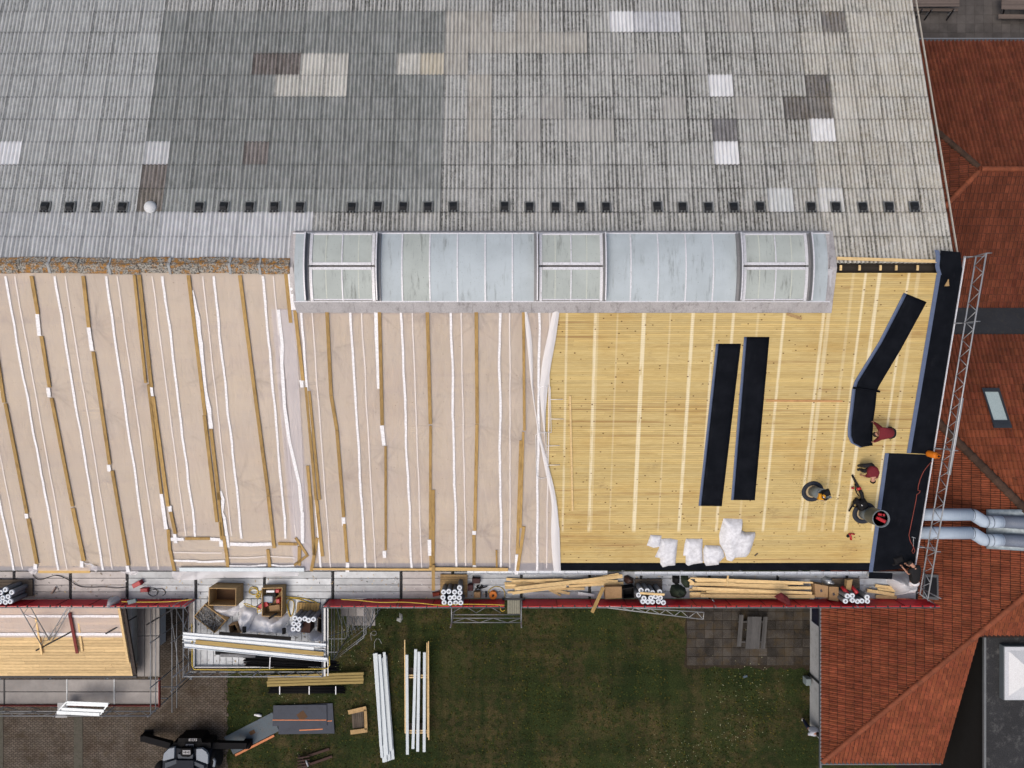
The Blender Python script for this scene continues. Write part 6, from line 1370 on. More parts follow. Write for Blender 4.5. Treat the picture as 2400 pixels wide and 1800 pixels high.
for (a, c, z, wd, lab) in (((495, 600), (700, 625), 5.66, .14, 'upper short offcut in the small wood pile at the corner'), ((400, 655), (715, 705), 5.74, .16, 'slanting offcut across the small wood pile at the corner'), ((500, 725), (740, 735), 5.66, .15, 'lowest offcut in the small wood pile at the corner'), ((520, 640), (740, 660), 5.66, .12, 'middle offcut in the small wood pile at the corner')): plank(C6(*a), C6(*c), z, z, wd, .045, lab, name='offcut', cat='offcut')
bx([C4(1318, 372), C4(1508, 368), C4(1508, 500), C4(1320, 512)], ZD + .01, ZD + .55, 'carton', CARD, 'large brown carton left of the black crate', 'carton')
crate([C4(1515, 395), C4(1652, 372), C4(1655, 500), C4(1520, 512)], ZD + .6, ZD + .01, 'black crate between the large carton and the rolls', 1, BLKP, .03)
one(crumple([P(*C4(*c), ZD + .2) for c in ((1540, 260), (1580, 245), (1655, 285), (1650, 340), (1560, 345), (1535, 310))], on_deck, .3, 4, .3, 3), 'dark_sheet', M('dark brown sheet', (0.04, 0.018, 0.012), .5, .5, 5), 'dark brown crumpled sheet behind the black crate', 'sheet')
b = MB(); p, q = P(*C4(1005, 440), ZD + .1), P(*C4(1190, 465), ZD + .1); b.bar(p, q, .14, .06); t = one(b, 'spirit_level', M('silver level', (0.45, 0.47, 0.49), .4, .1, 5, metal=.4), 'silver tool lying between the plank heap and the carton', 'tool')
for i, (c4, h, lab) in enumerate((([(1765, 335), (1920, 362), (1915, 495), (1775, 488)], .5, 'larger of the two brown cartons left of the corner rolls'), ([(1930, 368), (2040, 372), (2038, 540), (1930, 520)], .45, 'smaller brown carton next to the corner rolls'))):
    o = bx([C5(*c) for c in c4], ZD + .01, ZD + h, 'carton', CARD, lab, 'carton')
    c = [P(*C5(*k), ZD + h) for k in c4]; m_ = (c[0] + c[2]) / 2; b = MB(); b.box((m_.x, m_.y, ZD + h + .004), (.1, .13, .004), rz=.3); b.build('print', M('carton print', (0.06, 0.055, 0.06), .8, .2, 6), o)
one(crumple([P(*C5(*c), ZD + .15) for c in ((1850, 285), (1890, 255), (1960, 270), (2020, 335), (2010, 350), (1900, 355), (1850, 320))], on_deck, .28, 2, .6, 9), 'silver_bag', M('silver foil', (0.42, 0.45, 0.47), .35, .3, 7, metal=.5), 'silver foil bag behind the brown cartons', 'bag')
one(crumple([P(*C5(*c), ZD + .3) for c in ((1905, 185), (1960, 178), (1990, 220), (1960, 255), (1915, 235))], on_deck, .3, 2, .5, 2), 'dark_bag', BLKP, 'small black bag on the gutter above the silver bag', 'bag')
GRN = M('dark green canvas', (0.022, 0.032, 0.020), .85, .35, 5)
one(crumple([P(*C5(*c), ZD + .3) for c in ((130, 370), (210, 355), (290, 400), (310, 460), (280, 510), (200, 522), (130, 500), (110, 440))], on_deck, .5, 2, .25, 5), 'green_bag', GRN, 'round dark green canvas bag left of the long plank heap', 'bag', None, True)
one(crumple([P(*C5(*c), ZD + .15) for c in ((230, 250), (310, 245), (345, 330), (330, 390), (280, 390), (235, 330))], on_deck, .2, 2, .4, 6), 'green_jacket', GRN, 'dark green jacket draped behind the green bag', 'jacket', None, True)
one(crumple([P(*C5(*c), ZD + .2) for c in ((135, 245), (220, 245), (220, 340), (180, 360), (135, 330))], on_deck, .25, 3, .3, 7), 'black_jacket', BLKP, 'black jacket lying left of the green jacket', 'jacket', None, True)
one(crumple([P(*C5(*c), ZD + 1.0) for c in ((1300, 480), (1380, 435), (1450, 480), (1480, 520), (1495, 590), (1480, 615), (1420, 560), (1340, 520))], lambda x, y: ZD + .98, .12, 2, .6, 8), 'red_jacket', M('dark red cloth', (0.10, 0.012, 0.014), .85, .4, 5), 'dark red cloth hanging over the guard panels by the long heap', 'cloth', None, True)
b = MB(); b.tube([P(*C5(590, 520), ZD + 1.1), P(*C5(665, 610), 4.0)], .03, 6); one(b, 'drain_tube', STEEL, 'thin steel tube hanging outside the panels over the terrace', 'tube', None, True)
for i, (x, y, r_) in enumerate(((150, 660, 55), (255, 650, 60))):
    p, q = P(*C6(x - 35, y - 45), ZD + .6), P(*C6(x + 35, y + 40), ZD + .9); b = MB(); b.tube([p, q], .09, 12); one(b, 'fire_extinguisher', REDT, ('left' if i == 0 else 'right') + ' red cylinder among the corner rolls', 'cylinder', None, True)
bx([C6(175, 540), C6(240, 530), C6(215, 660), C6(165, 640)], ZD + .5, ZD + .75, 'wood_block', CRATEW, 'brown wood block propped above the corner rolls', 'block')
# big white bag under the worker at the corner
one(crumple([P(*C6(*c), ZD + .5) for c in ((665, 510), (760, 500), (850, 510), (990, 455), (1035, 520), (1020, 640), (1000, 720), (870, 720), (750, 760), (770, 700), (700, 610))], on_deck, .85, 2.0, .4, 12, 70, 14, 2.6), 'white_bulk_bag', WHITEF, 'large white bulk bag at the right corner of the walkway', 'bag', None, True)
roof_window([C6(1060, 470), C6(1225, 478), C6(1228, 768), C6(1040, 752)], house, wpl, M('black hatch glass', (0.004, 0.005, 0.008), .6, .2, 3, spec=.1))

# ------------------------------------------------------------------ things lying on the timber roof
def strip(c4, label, bend=None, name='membrane_sheet'):
    q = [SR(*c, .02) for c in c4]; t = thing(name, label, 'membrane sheet', (q[0] + q[2]) / 2)
    w_ = .11
    def fn(a, k): p = q[0].lerp(q[1], a).lerp(q[3].lerp(q[2], a), k); return (p.x, p.y, sz(p.y, .020 + .006 * noise.noise(Vector((p.x * 2, p.y * 1.3, 1)))))
    b = MB(); b.grid(lambda a, k: fn(w_ + a * (1 - w_), k), 5, 24, .005); b.build('sheet', BLACK, t, True)
    b = MB(); b.grid(lambda a, k: Vector(fn(a * w_, k)), 1, 24, .005); b.build('selvedge', SELV, t, True)
strip([CC(1045, 292), CC(1207, 292), CC(1083, 1345), CC(932, 1343)], 'left of two black membrane sheets laid side by side on the boards')
strip([CC(1227, 248), CC(1392, 248), CC(1297, 1307), CC(1143, 1305)], 'right of two black membrane sheets laid side by side on the boards')
t = thing('membrane_sheet', 'bent black membrane sheet being dragged by the worker', 'membrane sheet', SR(2040, 900, .02))
Lp = [G3(1095, 712), (2060, 800), (2003, 893), (1997, 913), (1993, 950), (1987, 1000), (1987, 1022), (1994, 1038), (2016, 1049)]
Rp = [G3(1425, 848), (2112, 818), (2060, 905), (2055, 917), (2052, 950), (2047, 985), (2045, 1020), (2045, 1040), (2046, 1044)]
hz = [.02, .02, .03, .10, .05, .05, .10, .22, .34]
def polyl(L, t): k = t * (len(L) - 1); i = min(int(k), len(L) - 2); f_ = k - i; return (L[i][0] + (L[i + 1][0] - L[i][0]) * f_, L[i][1] + (L[i + 1][1] - L[i][1]) * f_)
def bent(a, t):
    l_, r_ = polyl(Lp, t), polyl(Rp, t); k = t * (len(hz) - 1); i = min(int(k), len(hz) - 2); h = hz[i] + (hz[i + 1] - hz[i]) * (k - i)
    return SR(l_[0] + (r_[0] - l_[0]) * a, l_[1] + (r_[1] - l_[1]) * a, .02 + (h - .02) * (.35 + .65 * a))
b = MB(); b.grid(lambda a, t: bent(.14 + .86 * a, t), 6, 64, .005); b.build('sheet', BLACK, t, True)
b = MB(); b.grid(lambda a, t: bent(.14 * a, t), 1, 64, .005); b.build('selvedge', SELV, t, True)
b = MB(); b.tube([SR(2000, 909, .1), SR(2030, 913, .13), SR(2062, 918, .11)], .045, 8); b.build('fold', BLACK, t, True)
for (a, c, wd, lab) in (((1336, 927), (1342, 1197), .085, 'long thin pale lath lying alone on the boards'),):
    b = MB(); b.bar(SR(*a, .012), SR(*c, .012), wd, .04, (0, -TS, 1)); one(b, 'lath', PINE, lab, 'lath')
for (a, c, wd, mat, lab) in ((CC(1505, 98), CC(1600, 130), .13, CRATEW, 'short board offcut below the right end of the skylight'), (CC(1788, 15), CC(1760, 80), .10, CRATEW, 'short board leaning at the lower right skylight corner'), (CC(1370, 660), CC(1865, 664), .09, M('reddish board', (0.46, 0.26, 0.11), .8, .2, 3, st=(.3, 2, 2), dirt=(0.2, 0.1, 0.04), dirt_amt=.7), 'long reddish board flush on the deck right of the black sheets'), (E7(1980, 755), E7(2035, 712), .06, OLDW, 'tiny dark wood scrap right of the white sacks')):
    b = MB(); b.bar(SR(*a, .010), SR(*c, .010), wd, .022, (0, -TS, 1)); one(b, 'board_offcut', mat, lab, 'offcut')
b = MB(); q = [SR(*G3(*c), .03) for c in ((1675, 620), (1745, 618), (1735, 515))]; b.hexa(q, [p + Vector((0, 0, .03)) for p in q]); one(b, 'wood_wedge', CRATEW, 'small brown wooden wedge lying on the verge membrane', 'wedge')
# white wire brackets at the film edge
K = crop(1240, 820, 3.95)
def wire(pts, pegs, label):
    t = thing('wire_bracket', label, 'bracket', SR(*K(*pts[0]), .1)); b = MB(); b.tube([SR(*K(*p), .13) for p in pts], .013, 6); b.build('loop', WPL, t, True)
    for (a, c) in pegs: b = MB(); b.tube([SR(*K(*a), .13), SR(*K(*c), .05)], .013, 6); b.build('peg', WPL, t, True)
wire([(205, 768), (195, 340), (120, 338), (100, 350), (92, 380), (95, 560), (100, 760), (205, 765)], [((195, 460), (315, 457)), ((200, 640), (320, 640))], 'upper white wire bracket with two pegs at the film edge')
wire([(160, 770), (170, 1180), (110, 1190), (80, 1180), (68, 1150), (65, 900), (62, 790), (85, 770), (160, 768)], [((162, 890), (282, 886)), ((168, 1068), (285, 1065))], 'lower white wire bracket with two pegs at the film edge')
# white woven sacks
SK = [([(185, 395), (378, 412), (350, 605), (240, 625), (120, 580)], .12, 'smallest white sack at the left end of the row', 1), ([(375, 470), (520, 462), (660, 490), (640, 700), (615, 930), (500, 935), (400, 965), (355, 900), (350, 805), (262, 785), (330, 640)], .18, 'second white sack from the left, hanging over the black eave strip', 2),
      ([(800, 468), (1090, 470), (1085, 700), (1095, 885), (940, 905), (840, 940), (795, 900), (795, 765), (750, 760), (775, 560)], .17, 'third white sack from the left in the row', 3), ([(1130, 580), (1390, 590), (1450, 680), (1475, 780), (1380, 880), (1370, 920), (1150, 940), (1105, 860), (1100, 660)], .2, 'fourth white sack, small and bulging beside the largest', 4),
      ([(1455, 120), (1790, 130), (1750, 310), (1830, 360), (2005, 355), (2010, 420), (1960, 580), (1910, 720), (1850, 790), (1660, 800), (1600, 870), (1510, 840), (1470, 700), (1390, 560), (1380, 400), (1425, 230)], .28, 'largest white sack, crumpled open at the right of the row', 5)]
for (pl_, h, lab, s) in SK: one(crumple([SR(*E7(*c), h * .5) for c in pl_], on_roof, h, 4.5, .34, s * 2.7, 84, 14, 1.7), 'white_sack', WOVEN, lab, 'sack', 'white sacks along the eave', True)
# two felt-ringed pipe stubs with tools on top
FR = M('felt ring', (0.020, 0.024, 0.034), .8, .4, 5); GP = M('grey duct pipe', (0.16, 0.19, 0.205), .5, .15, 3, metal=.2, rv=.1); GPD = M('dark duct cap', (0.055, 0.075, 0.10), .5, .2, 4)
OPEN = M('pale roof opening', (0.36, 0.28, 0.17), .8, .25, 4)
def stub(c0, r0, h1, r1, h2, r2, label):
    p = SR(*c0, 0); t = thing('pipe_stub', label, 'roof pipe', p); up = (0, -TS, 1); n = Vector(up).normalized()
    b = MB(); b.lathe([(r0, .008), (r0, .03), (r0 * .62, .035), (r0 * .62, .008)], p, 32, up, closed=True); b.build('felt_ring', FR, t, True)
    b = MB(); b.lathe([(r0 * .62, .012), (r0 * .62, .016)], p, 24, up); b.build('ring_floor', OPEN, t)
    b = MB(); b.lathe([(r1, -.05), (r1, h1)], p + Vector((.04, 0, 0)), 24); b.build('pipe', GP, t, True)
    if h2: b = MB(); b.lathe([(r1, h1 + .004), (r2, h1 + .06), (r2, h1 + h2), (r2 + .02, h1 + h2 + .01), (r2 + .02, h1 + h2 + .05), (r2 - .02, h1 + h2 + .05), (r2 - .03, h1 + h2 - .05)], p + Vector((.04, 0, 0)), 28); b.build('pipe_hood', GP, t, True)
    b = MB(); b.lathe([(r2 * .97, h1 + h2 - .06), (r2 * .97, h1 + h2 - .05)], p + Vector((.04, 0, 0)), 24); b.build('cap', GPD, t)
    return p + Vector((.04, 0, h1 + h2))
T1 = stub(E6(408, 690), .50, 1.0, .25, 0.02, .25, 'shorter roof pipe with a yellow tool on top, ringed with black felt')
T2 = stub(E6(1318, 1070), .54, .62, .30, .80, .37, 'taller roof pipe with red tools on its cap, ringed with black felt')
t = thing('yellow_tool', 'yellow power tool on top of the shorter roof pipe', 'tool', T1)
b = MB(); b.box(T1 + Vector((-.10, -.08, .10)), (.30, .27, .2), rz=-.15, bev=.04); b.build('body', M('yellow tool plastic', (0.58, 0.26, 0.01), .45, .1, 5), t); b = MB(); b.box(T1 + Vector((-.08, -.09, .205)), (.07, .07, .02), rz=.6); b.build('latch', WPL, t)
b = MB(); b.box(T1 + Vector((.1, .1, .1)), (.32, .28, .18), rz=.3, bev=.05); b.build('bag', BLKP, t)
b = MB(); r_ = random.Random(4)
for i in range(5): a_ = r_.uniform(0, 6); b.tube([T1 + Vector((.2 * math.cos(a_ + k * .8) * (.5 + .1 * k), .2 * math.sin(a_ + k * .8) * (.5 + .1 * k), .15 + .03 * k)) for k in range(6)], .014, 6)
b.build('leads', BLKP, t, True); b = MB(); b.tube([T1 + Vector((.24, -.06, .16)), T1 + Vector((.26, -.12, .2))], .05, 10); b.build('nozzle', M('steel nozzle', (0.4, 0.42, 0.45), .3, .1, 5, metal=.6), t)
t = thing('red_tools', 'pair of red cordless tools on the taller roof pipe', 'tool', T2)
b = MB(); b.box(T2 + Vector((.04, -.06, .02)), (.36, .15, .14), rz=-.45, bev=.04); b.box(T2 + Vector((-.12, .02, .0)), (.14, .12, .1), rz=-.4, bev=.03); b.build('driver', REDT, t); b = MB(); b.box(T2 + Vector((-.03, .19, .0)), (.16, .11, .1), rz=-.2, bev=.03); b.box(T2 + Vector((.14, .16, .0)), (.08, .1, .09), bev=.02); b.build('battery', REDT, t); b = MB(); b.box(T2 + Vector((.05, .1, -.02)), (.3, .05, .05), rz=-.2); b.build('grip', BLKP, t)
# leaf blower
t = thing('leaf_blower', 'black leaf blower with red trim lying by the taller roof pipe', 'leaf blower', SR(*E6(1230, 900), 0))
q = lambda x, y, h: SR(*E6(x, y), h)
b = MB(); b.tube([q(1112, 405, .06), q(1150, 480, .08), q(1200, 580, .10), q(1235, 650, .12)], [.045, .05, .06, .07], 10); b.build('nozzle', BLKP, t, True)
b = MB(); b.tube([q(1235, 650, .12), q(1280, 730, .14), q(1295, 820, .16), q(1270, 870, .2)], [.07, .085, .085, .07], 10); b.build('tube', BLKP, t, True)
b = MB(); b.tube([q(1195, 650, .14), q(1262, 635, .14)], .075, 10); b.tube([q(1100, 632, .1), q(1140, 635, .12)], .05, 8); b.build('red_collar', REDT, t, True)
b = MB(); b.tube([q(1165, 560, .12), q(1165, 650, .2), q(1190, 720, .2), q(1240, 780, .16)], .025, 6); b.build('handle', BLKP, t, True)
b = MB(); c0 = q(1290, 925, .26); b.box(c0, (.42, .44, .4), rz=.5, bev=.1); b.box(q(1210, 880, .2), (.3, .26, .25), rz=-.6, bev=.08); b.build('motor', BLKP, t)
b = MB(); b.tube([q(1150, 890, .25), q(1115, 940, .2), q(1085, 990, .1), q(1055, 1040, .05)], .04, 8); b.tube([q(1180, 860, .25), q(1135, 890, .2), q(1130, 960, .15), q(1200, 970, .2)], .035, 8); b.build('harness', BLKP, t, True)
b = MB(); b.box(q(1283, 940, .48), (.03, .06, .01), rz=.5); b.build('badge', WPL, t)
# red drill on the boards
t = thing('cordless_drill', 'small red cordless drill lying on the boards below the roof pipes', 'drill', SR(*E6(1080, 1480), 0))
b = MB(); b.tube([q(1060, 1440, .07), q(1085, 1490, .07), q(1090, 1545, .07)], .05, 8); b.tube([q(1085, 1440, .07), q(1155, 1450, .06)], .035, 8); b.build('body', REDT, t, True); b = MB(); b.box(q(1040, 1480, .06), (.14, .1, .1), rz=.8, bev=.02); b.build('battery', BLKP, t)
# gas bottle, hose and torch on the verge membrane
p = SR(*CD(1215, 1160), .02); t = thing('gas_bottle', 'orange gas bottle at the verge beside the lattice guard', 'gas bottle', p)
b = MB(); b.lathe([(.10, 0), (.145, .02), (.15, .08), (.15, .40), (.13, .47), (.06, .52), (.04, .56), (0, .56)], p, 20, (.28, -.16, 1)); b.build('shell', ORANGE, t, True)
b = MB(); ax_ = Vector((.28, -.16, 1)).normalized(); b.lathe([(.10, .50), (.10, .60), (.085, .60), (.085, .50)], p, 16, ax_, closed=True); b.build('collar', ORANGE, t); b = MB(); b.box(p + ax_ * .60, (.09, .05, .07)); b.build('valve', BLKP, t)
hp = [CD(1265, 1235), CD(1215, 1290), CD(1170, 1350), CD(1135, 1430), CD(1115, 1500), CD(1112, 1545), CD(1135, 1550), CD(1128, 1570), CD(1100, 1590), CD(1090, 1659), C6(885, 20), C6(900, 90), C6(935, 150), C6(955, 200), C6(935, 232), C6(918, 205), C6(938, 165)]
b = MB(); b.tube([SR(*c, .04) for c in hp], .014, 6); one(b, 'gas_hose', M('red rubber hose', (0.24, 0.05, 0.035), .6, .2, 4), 'thin red gas hose snaking down the verge membrane', 'hose', None, True)
b = MB(); b.tube([SR(*C6(938, 45), .1), SR(*C6(935, 150), .06)], .012, 6); b.tube([SR(*C6(918, 40), .1), SR(*C6(960, 55), .1)], .02, 6); one(b, 'gas_torch', GALV, 'steel gas torch lying beside the hose end', 'torch', None, True)
# small chips of bark and dirt round the pipe stubs: nobody could count them
b = MB()
for i in range(300):
    cx, cy = random.choice(((405, 690), (420, 760), (1318, 1070), (600, 700))); u, v = E6(cx + random.gauss(0, 190), cy + random.gauss(0, 190)); p = SR(u, v, .006)
    s_ = rnd(.012, .05); a = rnd(0, 6.28); b.bar(p, p + Vector((math.cos(a) * s_, math.sin(a) * s_, 0)), .012, .006)
tag(b.build('bark_chips', M('dark chips', (0.03, 0.02, 0.012), .9, .4, 9)), 'dark chips scattered on the boards round the roof pipes', 'chips', kind='stuff')

# ------------------------------------------------------------------ things on the lawn
GB = M('grey white profile', (0.40, 0.455, 0.49), .4, .08, 2, metal=.1, rv=.07)
for i in range(7):
    a0_ = 1362 + i * 21; zz = .02 if i % 2 else .12
    p, q_ = P(*D3(a0_ + 4, 335 + (i * 37) % 50), zz), P(*D3(a0_ + 92, 1530 + (i * 53) % 60), zz); b = MB(); b.bar(p, q_, .155, .11); one(b, 'wall_profile', GB, 'pale grey profile in the tight bundle on the lawn', 'profile', 'bundle of pale profiles on the lawn')
for i, (a, c) in enumerate(((D3(1385, 330), D3(1440, 1400)), (D3(1425, 345), D3(1510, 1500)), (D3(1478, 320), D3(1560, 1450)))):
    p, q_ = P(*a, .24), P(*c, .24); b = MB(); b.bar(p, q_, .15, .10); one(b, 'wall_profile', GB, 'pale grey profile in the tight bundle on the lawn', 'profile', 'bundle of pale profiles on the lawn')
for i, (a, c, n_) in enumerate(((D3(1737, 350), D3(1745, 1495), 'first'), (D3(1840, 285), D3(1808, 1430), 'second'), (D3(1877, 315), D3(1862, 1460), 'third'), (D3(1941, 322), D3(1937, 1465), 'fourth'))):
    b = MB(); b.bar(P(*a, .62), P(*c, .62), .155, .1); one(b, 'wall_profile', GB, n_ + ' from the left of four spaced pale profiles on trestles', 'profile', 'four spaced profiles')
for (a, c, lab) in ((D3(1712, 182), D3(1718, 1255), 'thin lath left of the four spaced profiles'), (D3(1968, 215), D3(1975, 1300), 'inner of two thin laths right of the four spaced profiles'), (D3(1985, 198), D3(1989, 1330), 'outer of two thin laths right of the four spaced profiles')):
    b = MB(); b.bar(P(*a, .62), P(*c, .62), .05, .05); one(b, 'lath', PINE, lab, 'lath')
for (y0, lab) in ((600, 'upper trestle pallet under the four spaced profiles'), (1237, 'lower trestle pallet under the four spaced profiles')):
    t = thing('trestle', lab, 'trestle', P(*D3(1845, y0), 0))
    for dy in (-13, 13): b = MB(); b.bar(P(*D3(1716, y0 + dy), .54), P(*D3(1980, y0 + dy), .54), .06, .07); b.build('crossbar', PINE, t)
    for k in range(5): b = MB(); b.bar(P(*D3(1760, y0 - 85 + k * 22), .3), P(*D3(1955, y0 - 85 + k * 22), .3), .09, .03); b.build('slat', OLDW, t)
    for x in (1730, 1850, 1960): b = MB(); p = P(*D3(x, y0), .3); b.box((p.x, p.y, .26), (.1, .12, .52)); b.build('leg', OLDW, t)
TIM = M('treated timber', (0.27, 0.205, 0.075), .8, .2, 2, st=(.3, 2, 2), rv=.28, dirt=(0.12, 0.08, 0.03), dirt_amt=.4)
for i, n_ in enumerate(('top', 'second', 'third', 'lowest')):
    y0, y1 = 600 + i * 33, 562 + i * 34; b = MB(); b.bar(P(*D3(140 - i * 4 + (i % 2) * 8, y0), .36 - i * .09), P(*D3(1243 - (i % 2) * 4, y1), .36 - i * .09), .135, .12); one(b, 'timber', TIM, n_ + ' yellow green timber of the stack below the loading platform', 'timber', 'timber stack on the grass')
PLT = M('blue grey formwork plate', (0.028, 0.036, 0.055), .6, .25, 2, dirt=(0.012, 0.014, 0.02), dirt_amt=.5); PLL = M('light blue grey plate', (0.060, 0.085, 0.105), .6, .15, 2, dirt=(0.10, 0.06, 0.035), dirt_amt=.35); OR2 = M('orange plate edge', (0.52, 0.19, 0.08), .7, .15, 4); RUST = M('rust mark', (0.085, 0.045, 0.022), .85, .3, 6)
def plate(c4, z, label, mat, th=.04):
    q = [P(*c, z) for c in c4]; t = thing('formwork_plate', label, 'plate', ((q[0] + q[2]) / 2).to_tuple()[:2] + (z - th,)); s = q[::-1]; b = MB(); b.hexa([p - Vector((0, 0, th)) for p in s], s); b.build('plate', mat, t); return t, q
t, q_ = plate([D2(1105, 1305), D2(1660, 1020), D2(1735, 1235), D2(1212, 1503)], .06, 'light blue grey plate lying askew with an orange edge', PLL)
b = MB(); b.bar(P(*D2(1235, 1512), .065), P(*D2(1682, 1285), .065), .12, .02); b.build('orange_edge', OR2, t)
b = MB(); c = P(*D2(1430, 1250), .064); b.box((c.x, c.y, .064), (.32, .22, .004), rz=.5); b.build('rust_mark', RUST, t)
t, q_ = plate([D3(255, 940), D3(880, 915), D3(903, 1262), D3(258, 1272)], .10, 'lower dark blue plate sticking out beneath another plate', PLT)
b = MB(); b.bar(P(*D3(500, 1225), .102), P(*D3(768, 1212), .102), .06, .01); b.build('orange_edge', OR2, t); b = MB(); b.bar(P(*D3(810, 1120), .102), P(*D3(875, 1116), .102), .05, .01); b.build('orange_edge', OR2, t)
t, q_ = plate([D3(200, 940), D3(812, 932), D3(815, 1172), D3(190, 1178)], .16, 'upper dark blue plate with a square rust mark', PLT)
b = MB(); b.bar(P(*D3(190, 1107), .162), P(*D3(808, 1108), .162), .05, .012); b.build('orange_edge', OR2, t)
b = MB(); c = P(*D3(530, 1060), .163); b.box((c.x, c.y, .163), (.46, .46, .004), rz=.62); b.build('rust_mark', RUST, t)
# collar pallet
t = pallet([D3(1100, 1010), D3(1235, 1005), D3(1245, 1195), D3(1110, 1205)], .02, 'small pallet with a plank collar on the lawn beside the plates', 6, OLDW, 'v')
for (a, c, wd) in ((D3(1062, 1018), D3(1270, 970), .24), (D3(1258, 985), D3(1268, 1215), .16), (D3(1088, 1248), D3(1280, 1222), .24)): b = MB(); b.bar(P(*a, .25), P(*c, .25), wd, .03); b.build('collar_board', CRATEW, t)
# rusty pallet forks
RB = M('rusty brown steel', (0.045, 0.022, 0.016), .75, .4, 5); t = thing('pallet_forks', 'rusty brown fork attachment lying on the lawn', 'fork attachment', P(*D3(560, 1570), 0))
for (a, c) in ((D3(590, 1520), D3(845, 1435)), (D3(610, 1615), D3(878, 1522))): b = MB(); b.bar(P(*a, .12), P(*c, .06), .13, .06); b.build('fork', RB, t)
for k in range(4): b = MB(); b.bar(P(*D3(495 + 12 * k, 1500 + 8 * k), .2 + .05 * k), P(*D3(560 + 14 * k, 1690), .25), .07, .08); b.build('frame_bar', RB if k % 2 else BLKP, t)
for k in range(4): b = MB(); b.bar(P(*D3(480, 1540 + k * 35), .4), P(*D3(620, 1520 + k * 35), .4), .06, .06); b.build('cross_bar', RB, t)
b = MB(); b.tube([P(*D3(575, 1570), .48), P(*D3(600, 1640), .48)], .05, 8); b.build('cylinder', GALV, t, True)
p = P(*D2(1495, 1050), .1); b = MB(); b.tube([p + Vector((-.2, .02, 0)), p + Vector((.05, 0, .02)), p + Vector((.2, -.05, 0))], [.05, .08, .06], 10); one(b, 'white_canister', WPL, 'small white canister on the grass by the driveway', 'canister', None, True)
one(crumple([P(*C3(*c), .05) for c in ((665, 670), (700, 690), (705, 740), (680, 785), (632, 760), (640, 725), (680, 725))], on_ground, .12, 2, .4, 2), 'grey_cloth', M('grey cloth', (0.26, 0.27, 0.26), .8, .2, 5), 'crumpled grey cloth alone on the grass', 'cloth', None, True)
p = P(*C5(965, 1402), .04); b = MB(); b.box((p.x, p.y, .05), (.24, .12, .04), rz=.3, bev=.01); one(b, 'blue_box', M('dull blue', (0.06, 0.09, 0.12), .6, .2, 4), 'small blue box on the grass below the terrace', 'box')
bx(rect(D4, 1410, 795, 1460, 862), .02, .5, 'meter_box', M('pale green box', (0.20, 0.24, 0.25), .6, .15, 4), 'grey utility box standing against the house wall', 'box', bev=.03)
coil(D3, [(1330, 190), (1320, 120), (1345, 85), (1380, 90), (1380, 125), (1345, 130), (1310, 105)], .010, GALV, 'thin wire loop on the grass near the stair tower', .03, 'wire', 'wire')
coil(D3, [(1365, 280), (1362, 220), (1385, 175), (1420, 180), (1445, 230)], .010, GALV, 'thin wire arc on the grass above the profile bundle', .03, 'wire', 'wire')
# picnic table on the terrace
GW = M('grey weathered timber', (0.075, 0.074, 0.072), .9, .3, 3, st=(2, .3, .3), rv=.2, bscale=18); t = thing('picnic_table', 'grey wooden picnic table with two benches on the terrace', 'picnic table', P(*C5(1050, 890), 0))
for k in range(6): b = MB(); x0 = 993 + k * 26.5; b.bar(P(*C5(x0 + 13, 712), .74), P(*C5(x0 - 14, 1080), .74), .122, .035); b.build('table_board', GW, t)
for (a, c) in ((900, 872), (924, 896), (1176, 1146), (1201, 1172)): b = MB(); b.bar(P(*C5(a + 8, 690 if a < 1000 else 713), .43), P(*C5(c + 8, 1055 if a < 1000 else 1080), .43), .118, .035); b.build('bench_board', GW, t)
for y in (770, 1000): b = MB(); b.bar(P(*C5(880, y), .36), P(*C5(1200, y), .36), .07, .07); b.build('bench_bearer', GW, t)
for y in (770, 1000):
    for (x0, x1) in ((1010, 950), (1120, 1180)): b = MB(); p0, p1 = P(*C5(x0, y), .7), P(*C5(x1, y), .02); b.bar(p1, p0, .09, .05, (0, 1, 0)); b.build('leg', GW, t)
# tables in the courtyard
BW = M('brown slatted wood', (0.115, 0.092, 0.080), .85, .25, 3, st=(.3, 2, 2), rv=.2, bscale=18); K5 = crop(2130, 0, 8.193)
t = thing('courtyard_table', 'brown slatted table at the left of the courtyard beside the hall verge', 'table', P(2195, -5, 0))
for k in range(8): b = MB(); b.bar(P(*K5(60, 118 - k * 31), .74), P(*K5(965, 112 - k * 31), .74), .09, .035); b.build('table_board', BW, t)
b = MB(); b.bar(P(*K5(60, 190), .43), P(*K5(940, 195), .43), .16, .04); b.build('bench_board', BW, t)
for x in (200, 385, 810): b = MB(); p = P(*K5(x, 240), .3); b.box((p.x, p.y, .3), (.05, .06, .6)); b.build('leg', GALV, t); b = MB(); b.bar(P(*K5(x + 60, 170), .6), P(*K5(x - 90, 385), .02), .06, .05); b.build('strut', BLKP, t)
t = thing('courtyard_table', 'brown slatted table at the right edge of the courtyard', 'table', P(2390, 5, 0))
for k in range(9): b = MB(); b.bar(P(*K5(1775, 170 - k * 27), .74), P(*K5(2600, 178 - k * 27), .74), .08, .035); b.build('table_board', BW, t)
for y in (300, 342): b = MB(); b.bar(P(*K5(1715, y), .43), P(*K5(2600, y + 8), .43), .12, .04); b.build('bench_board', BW, t)
for x in (1830, 2250): b = MB(); b.bar(P(*K5(x, 120), .7), P(*K5(x - 40, 330), .02), .07, .06); b.build('leg', BLKP, t)

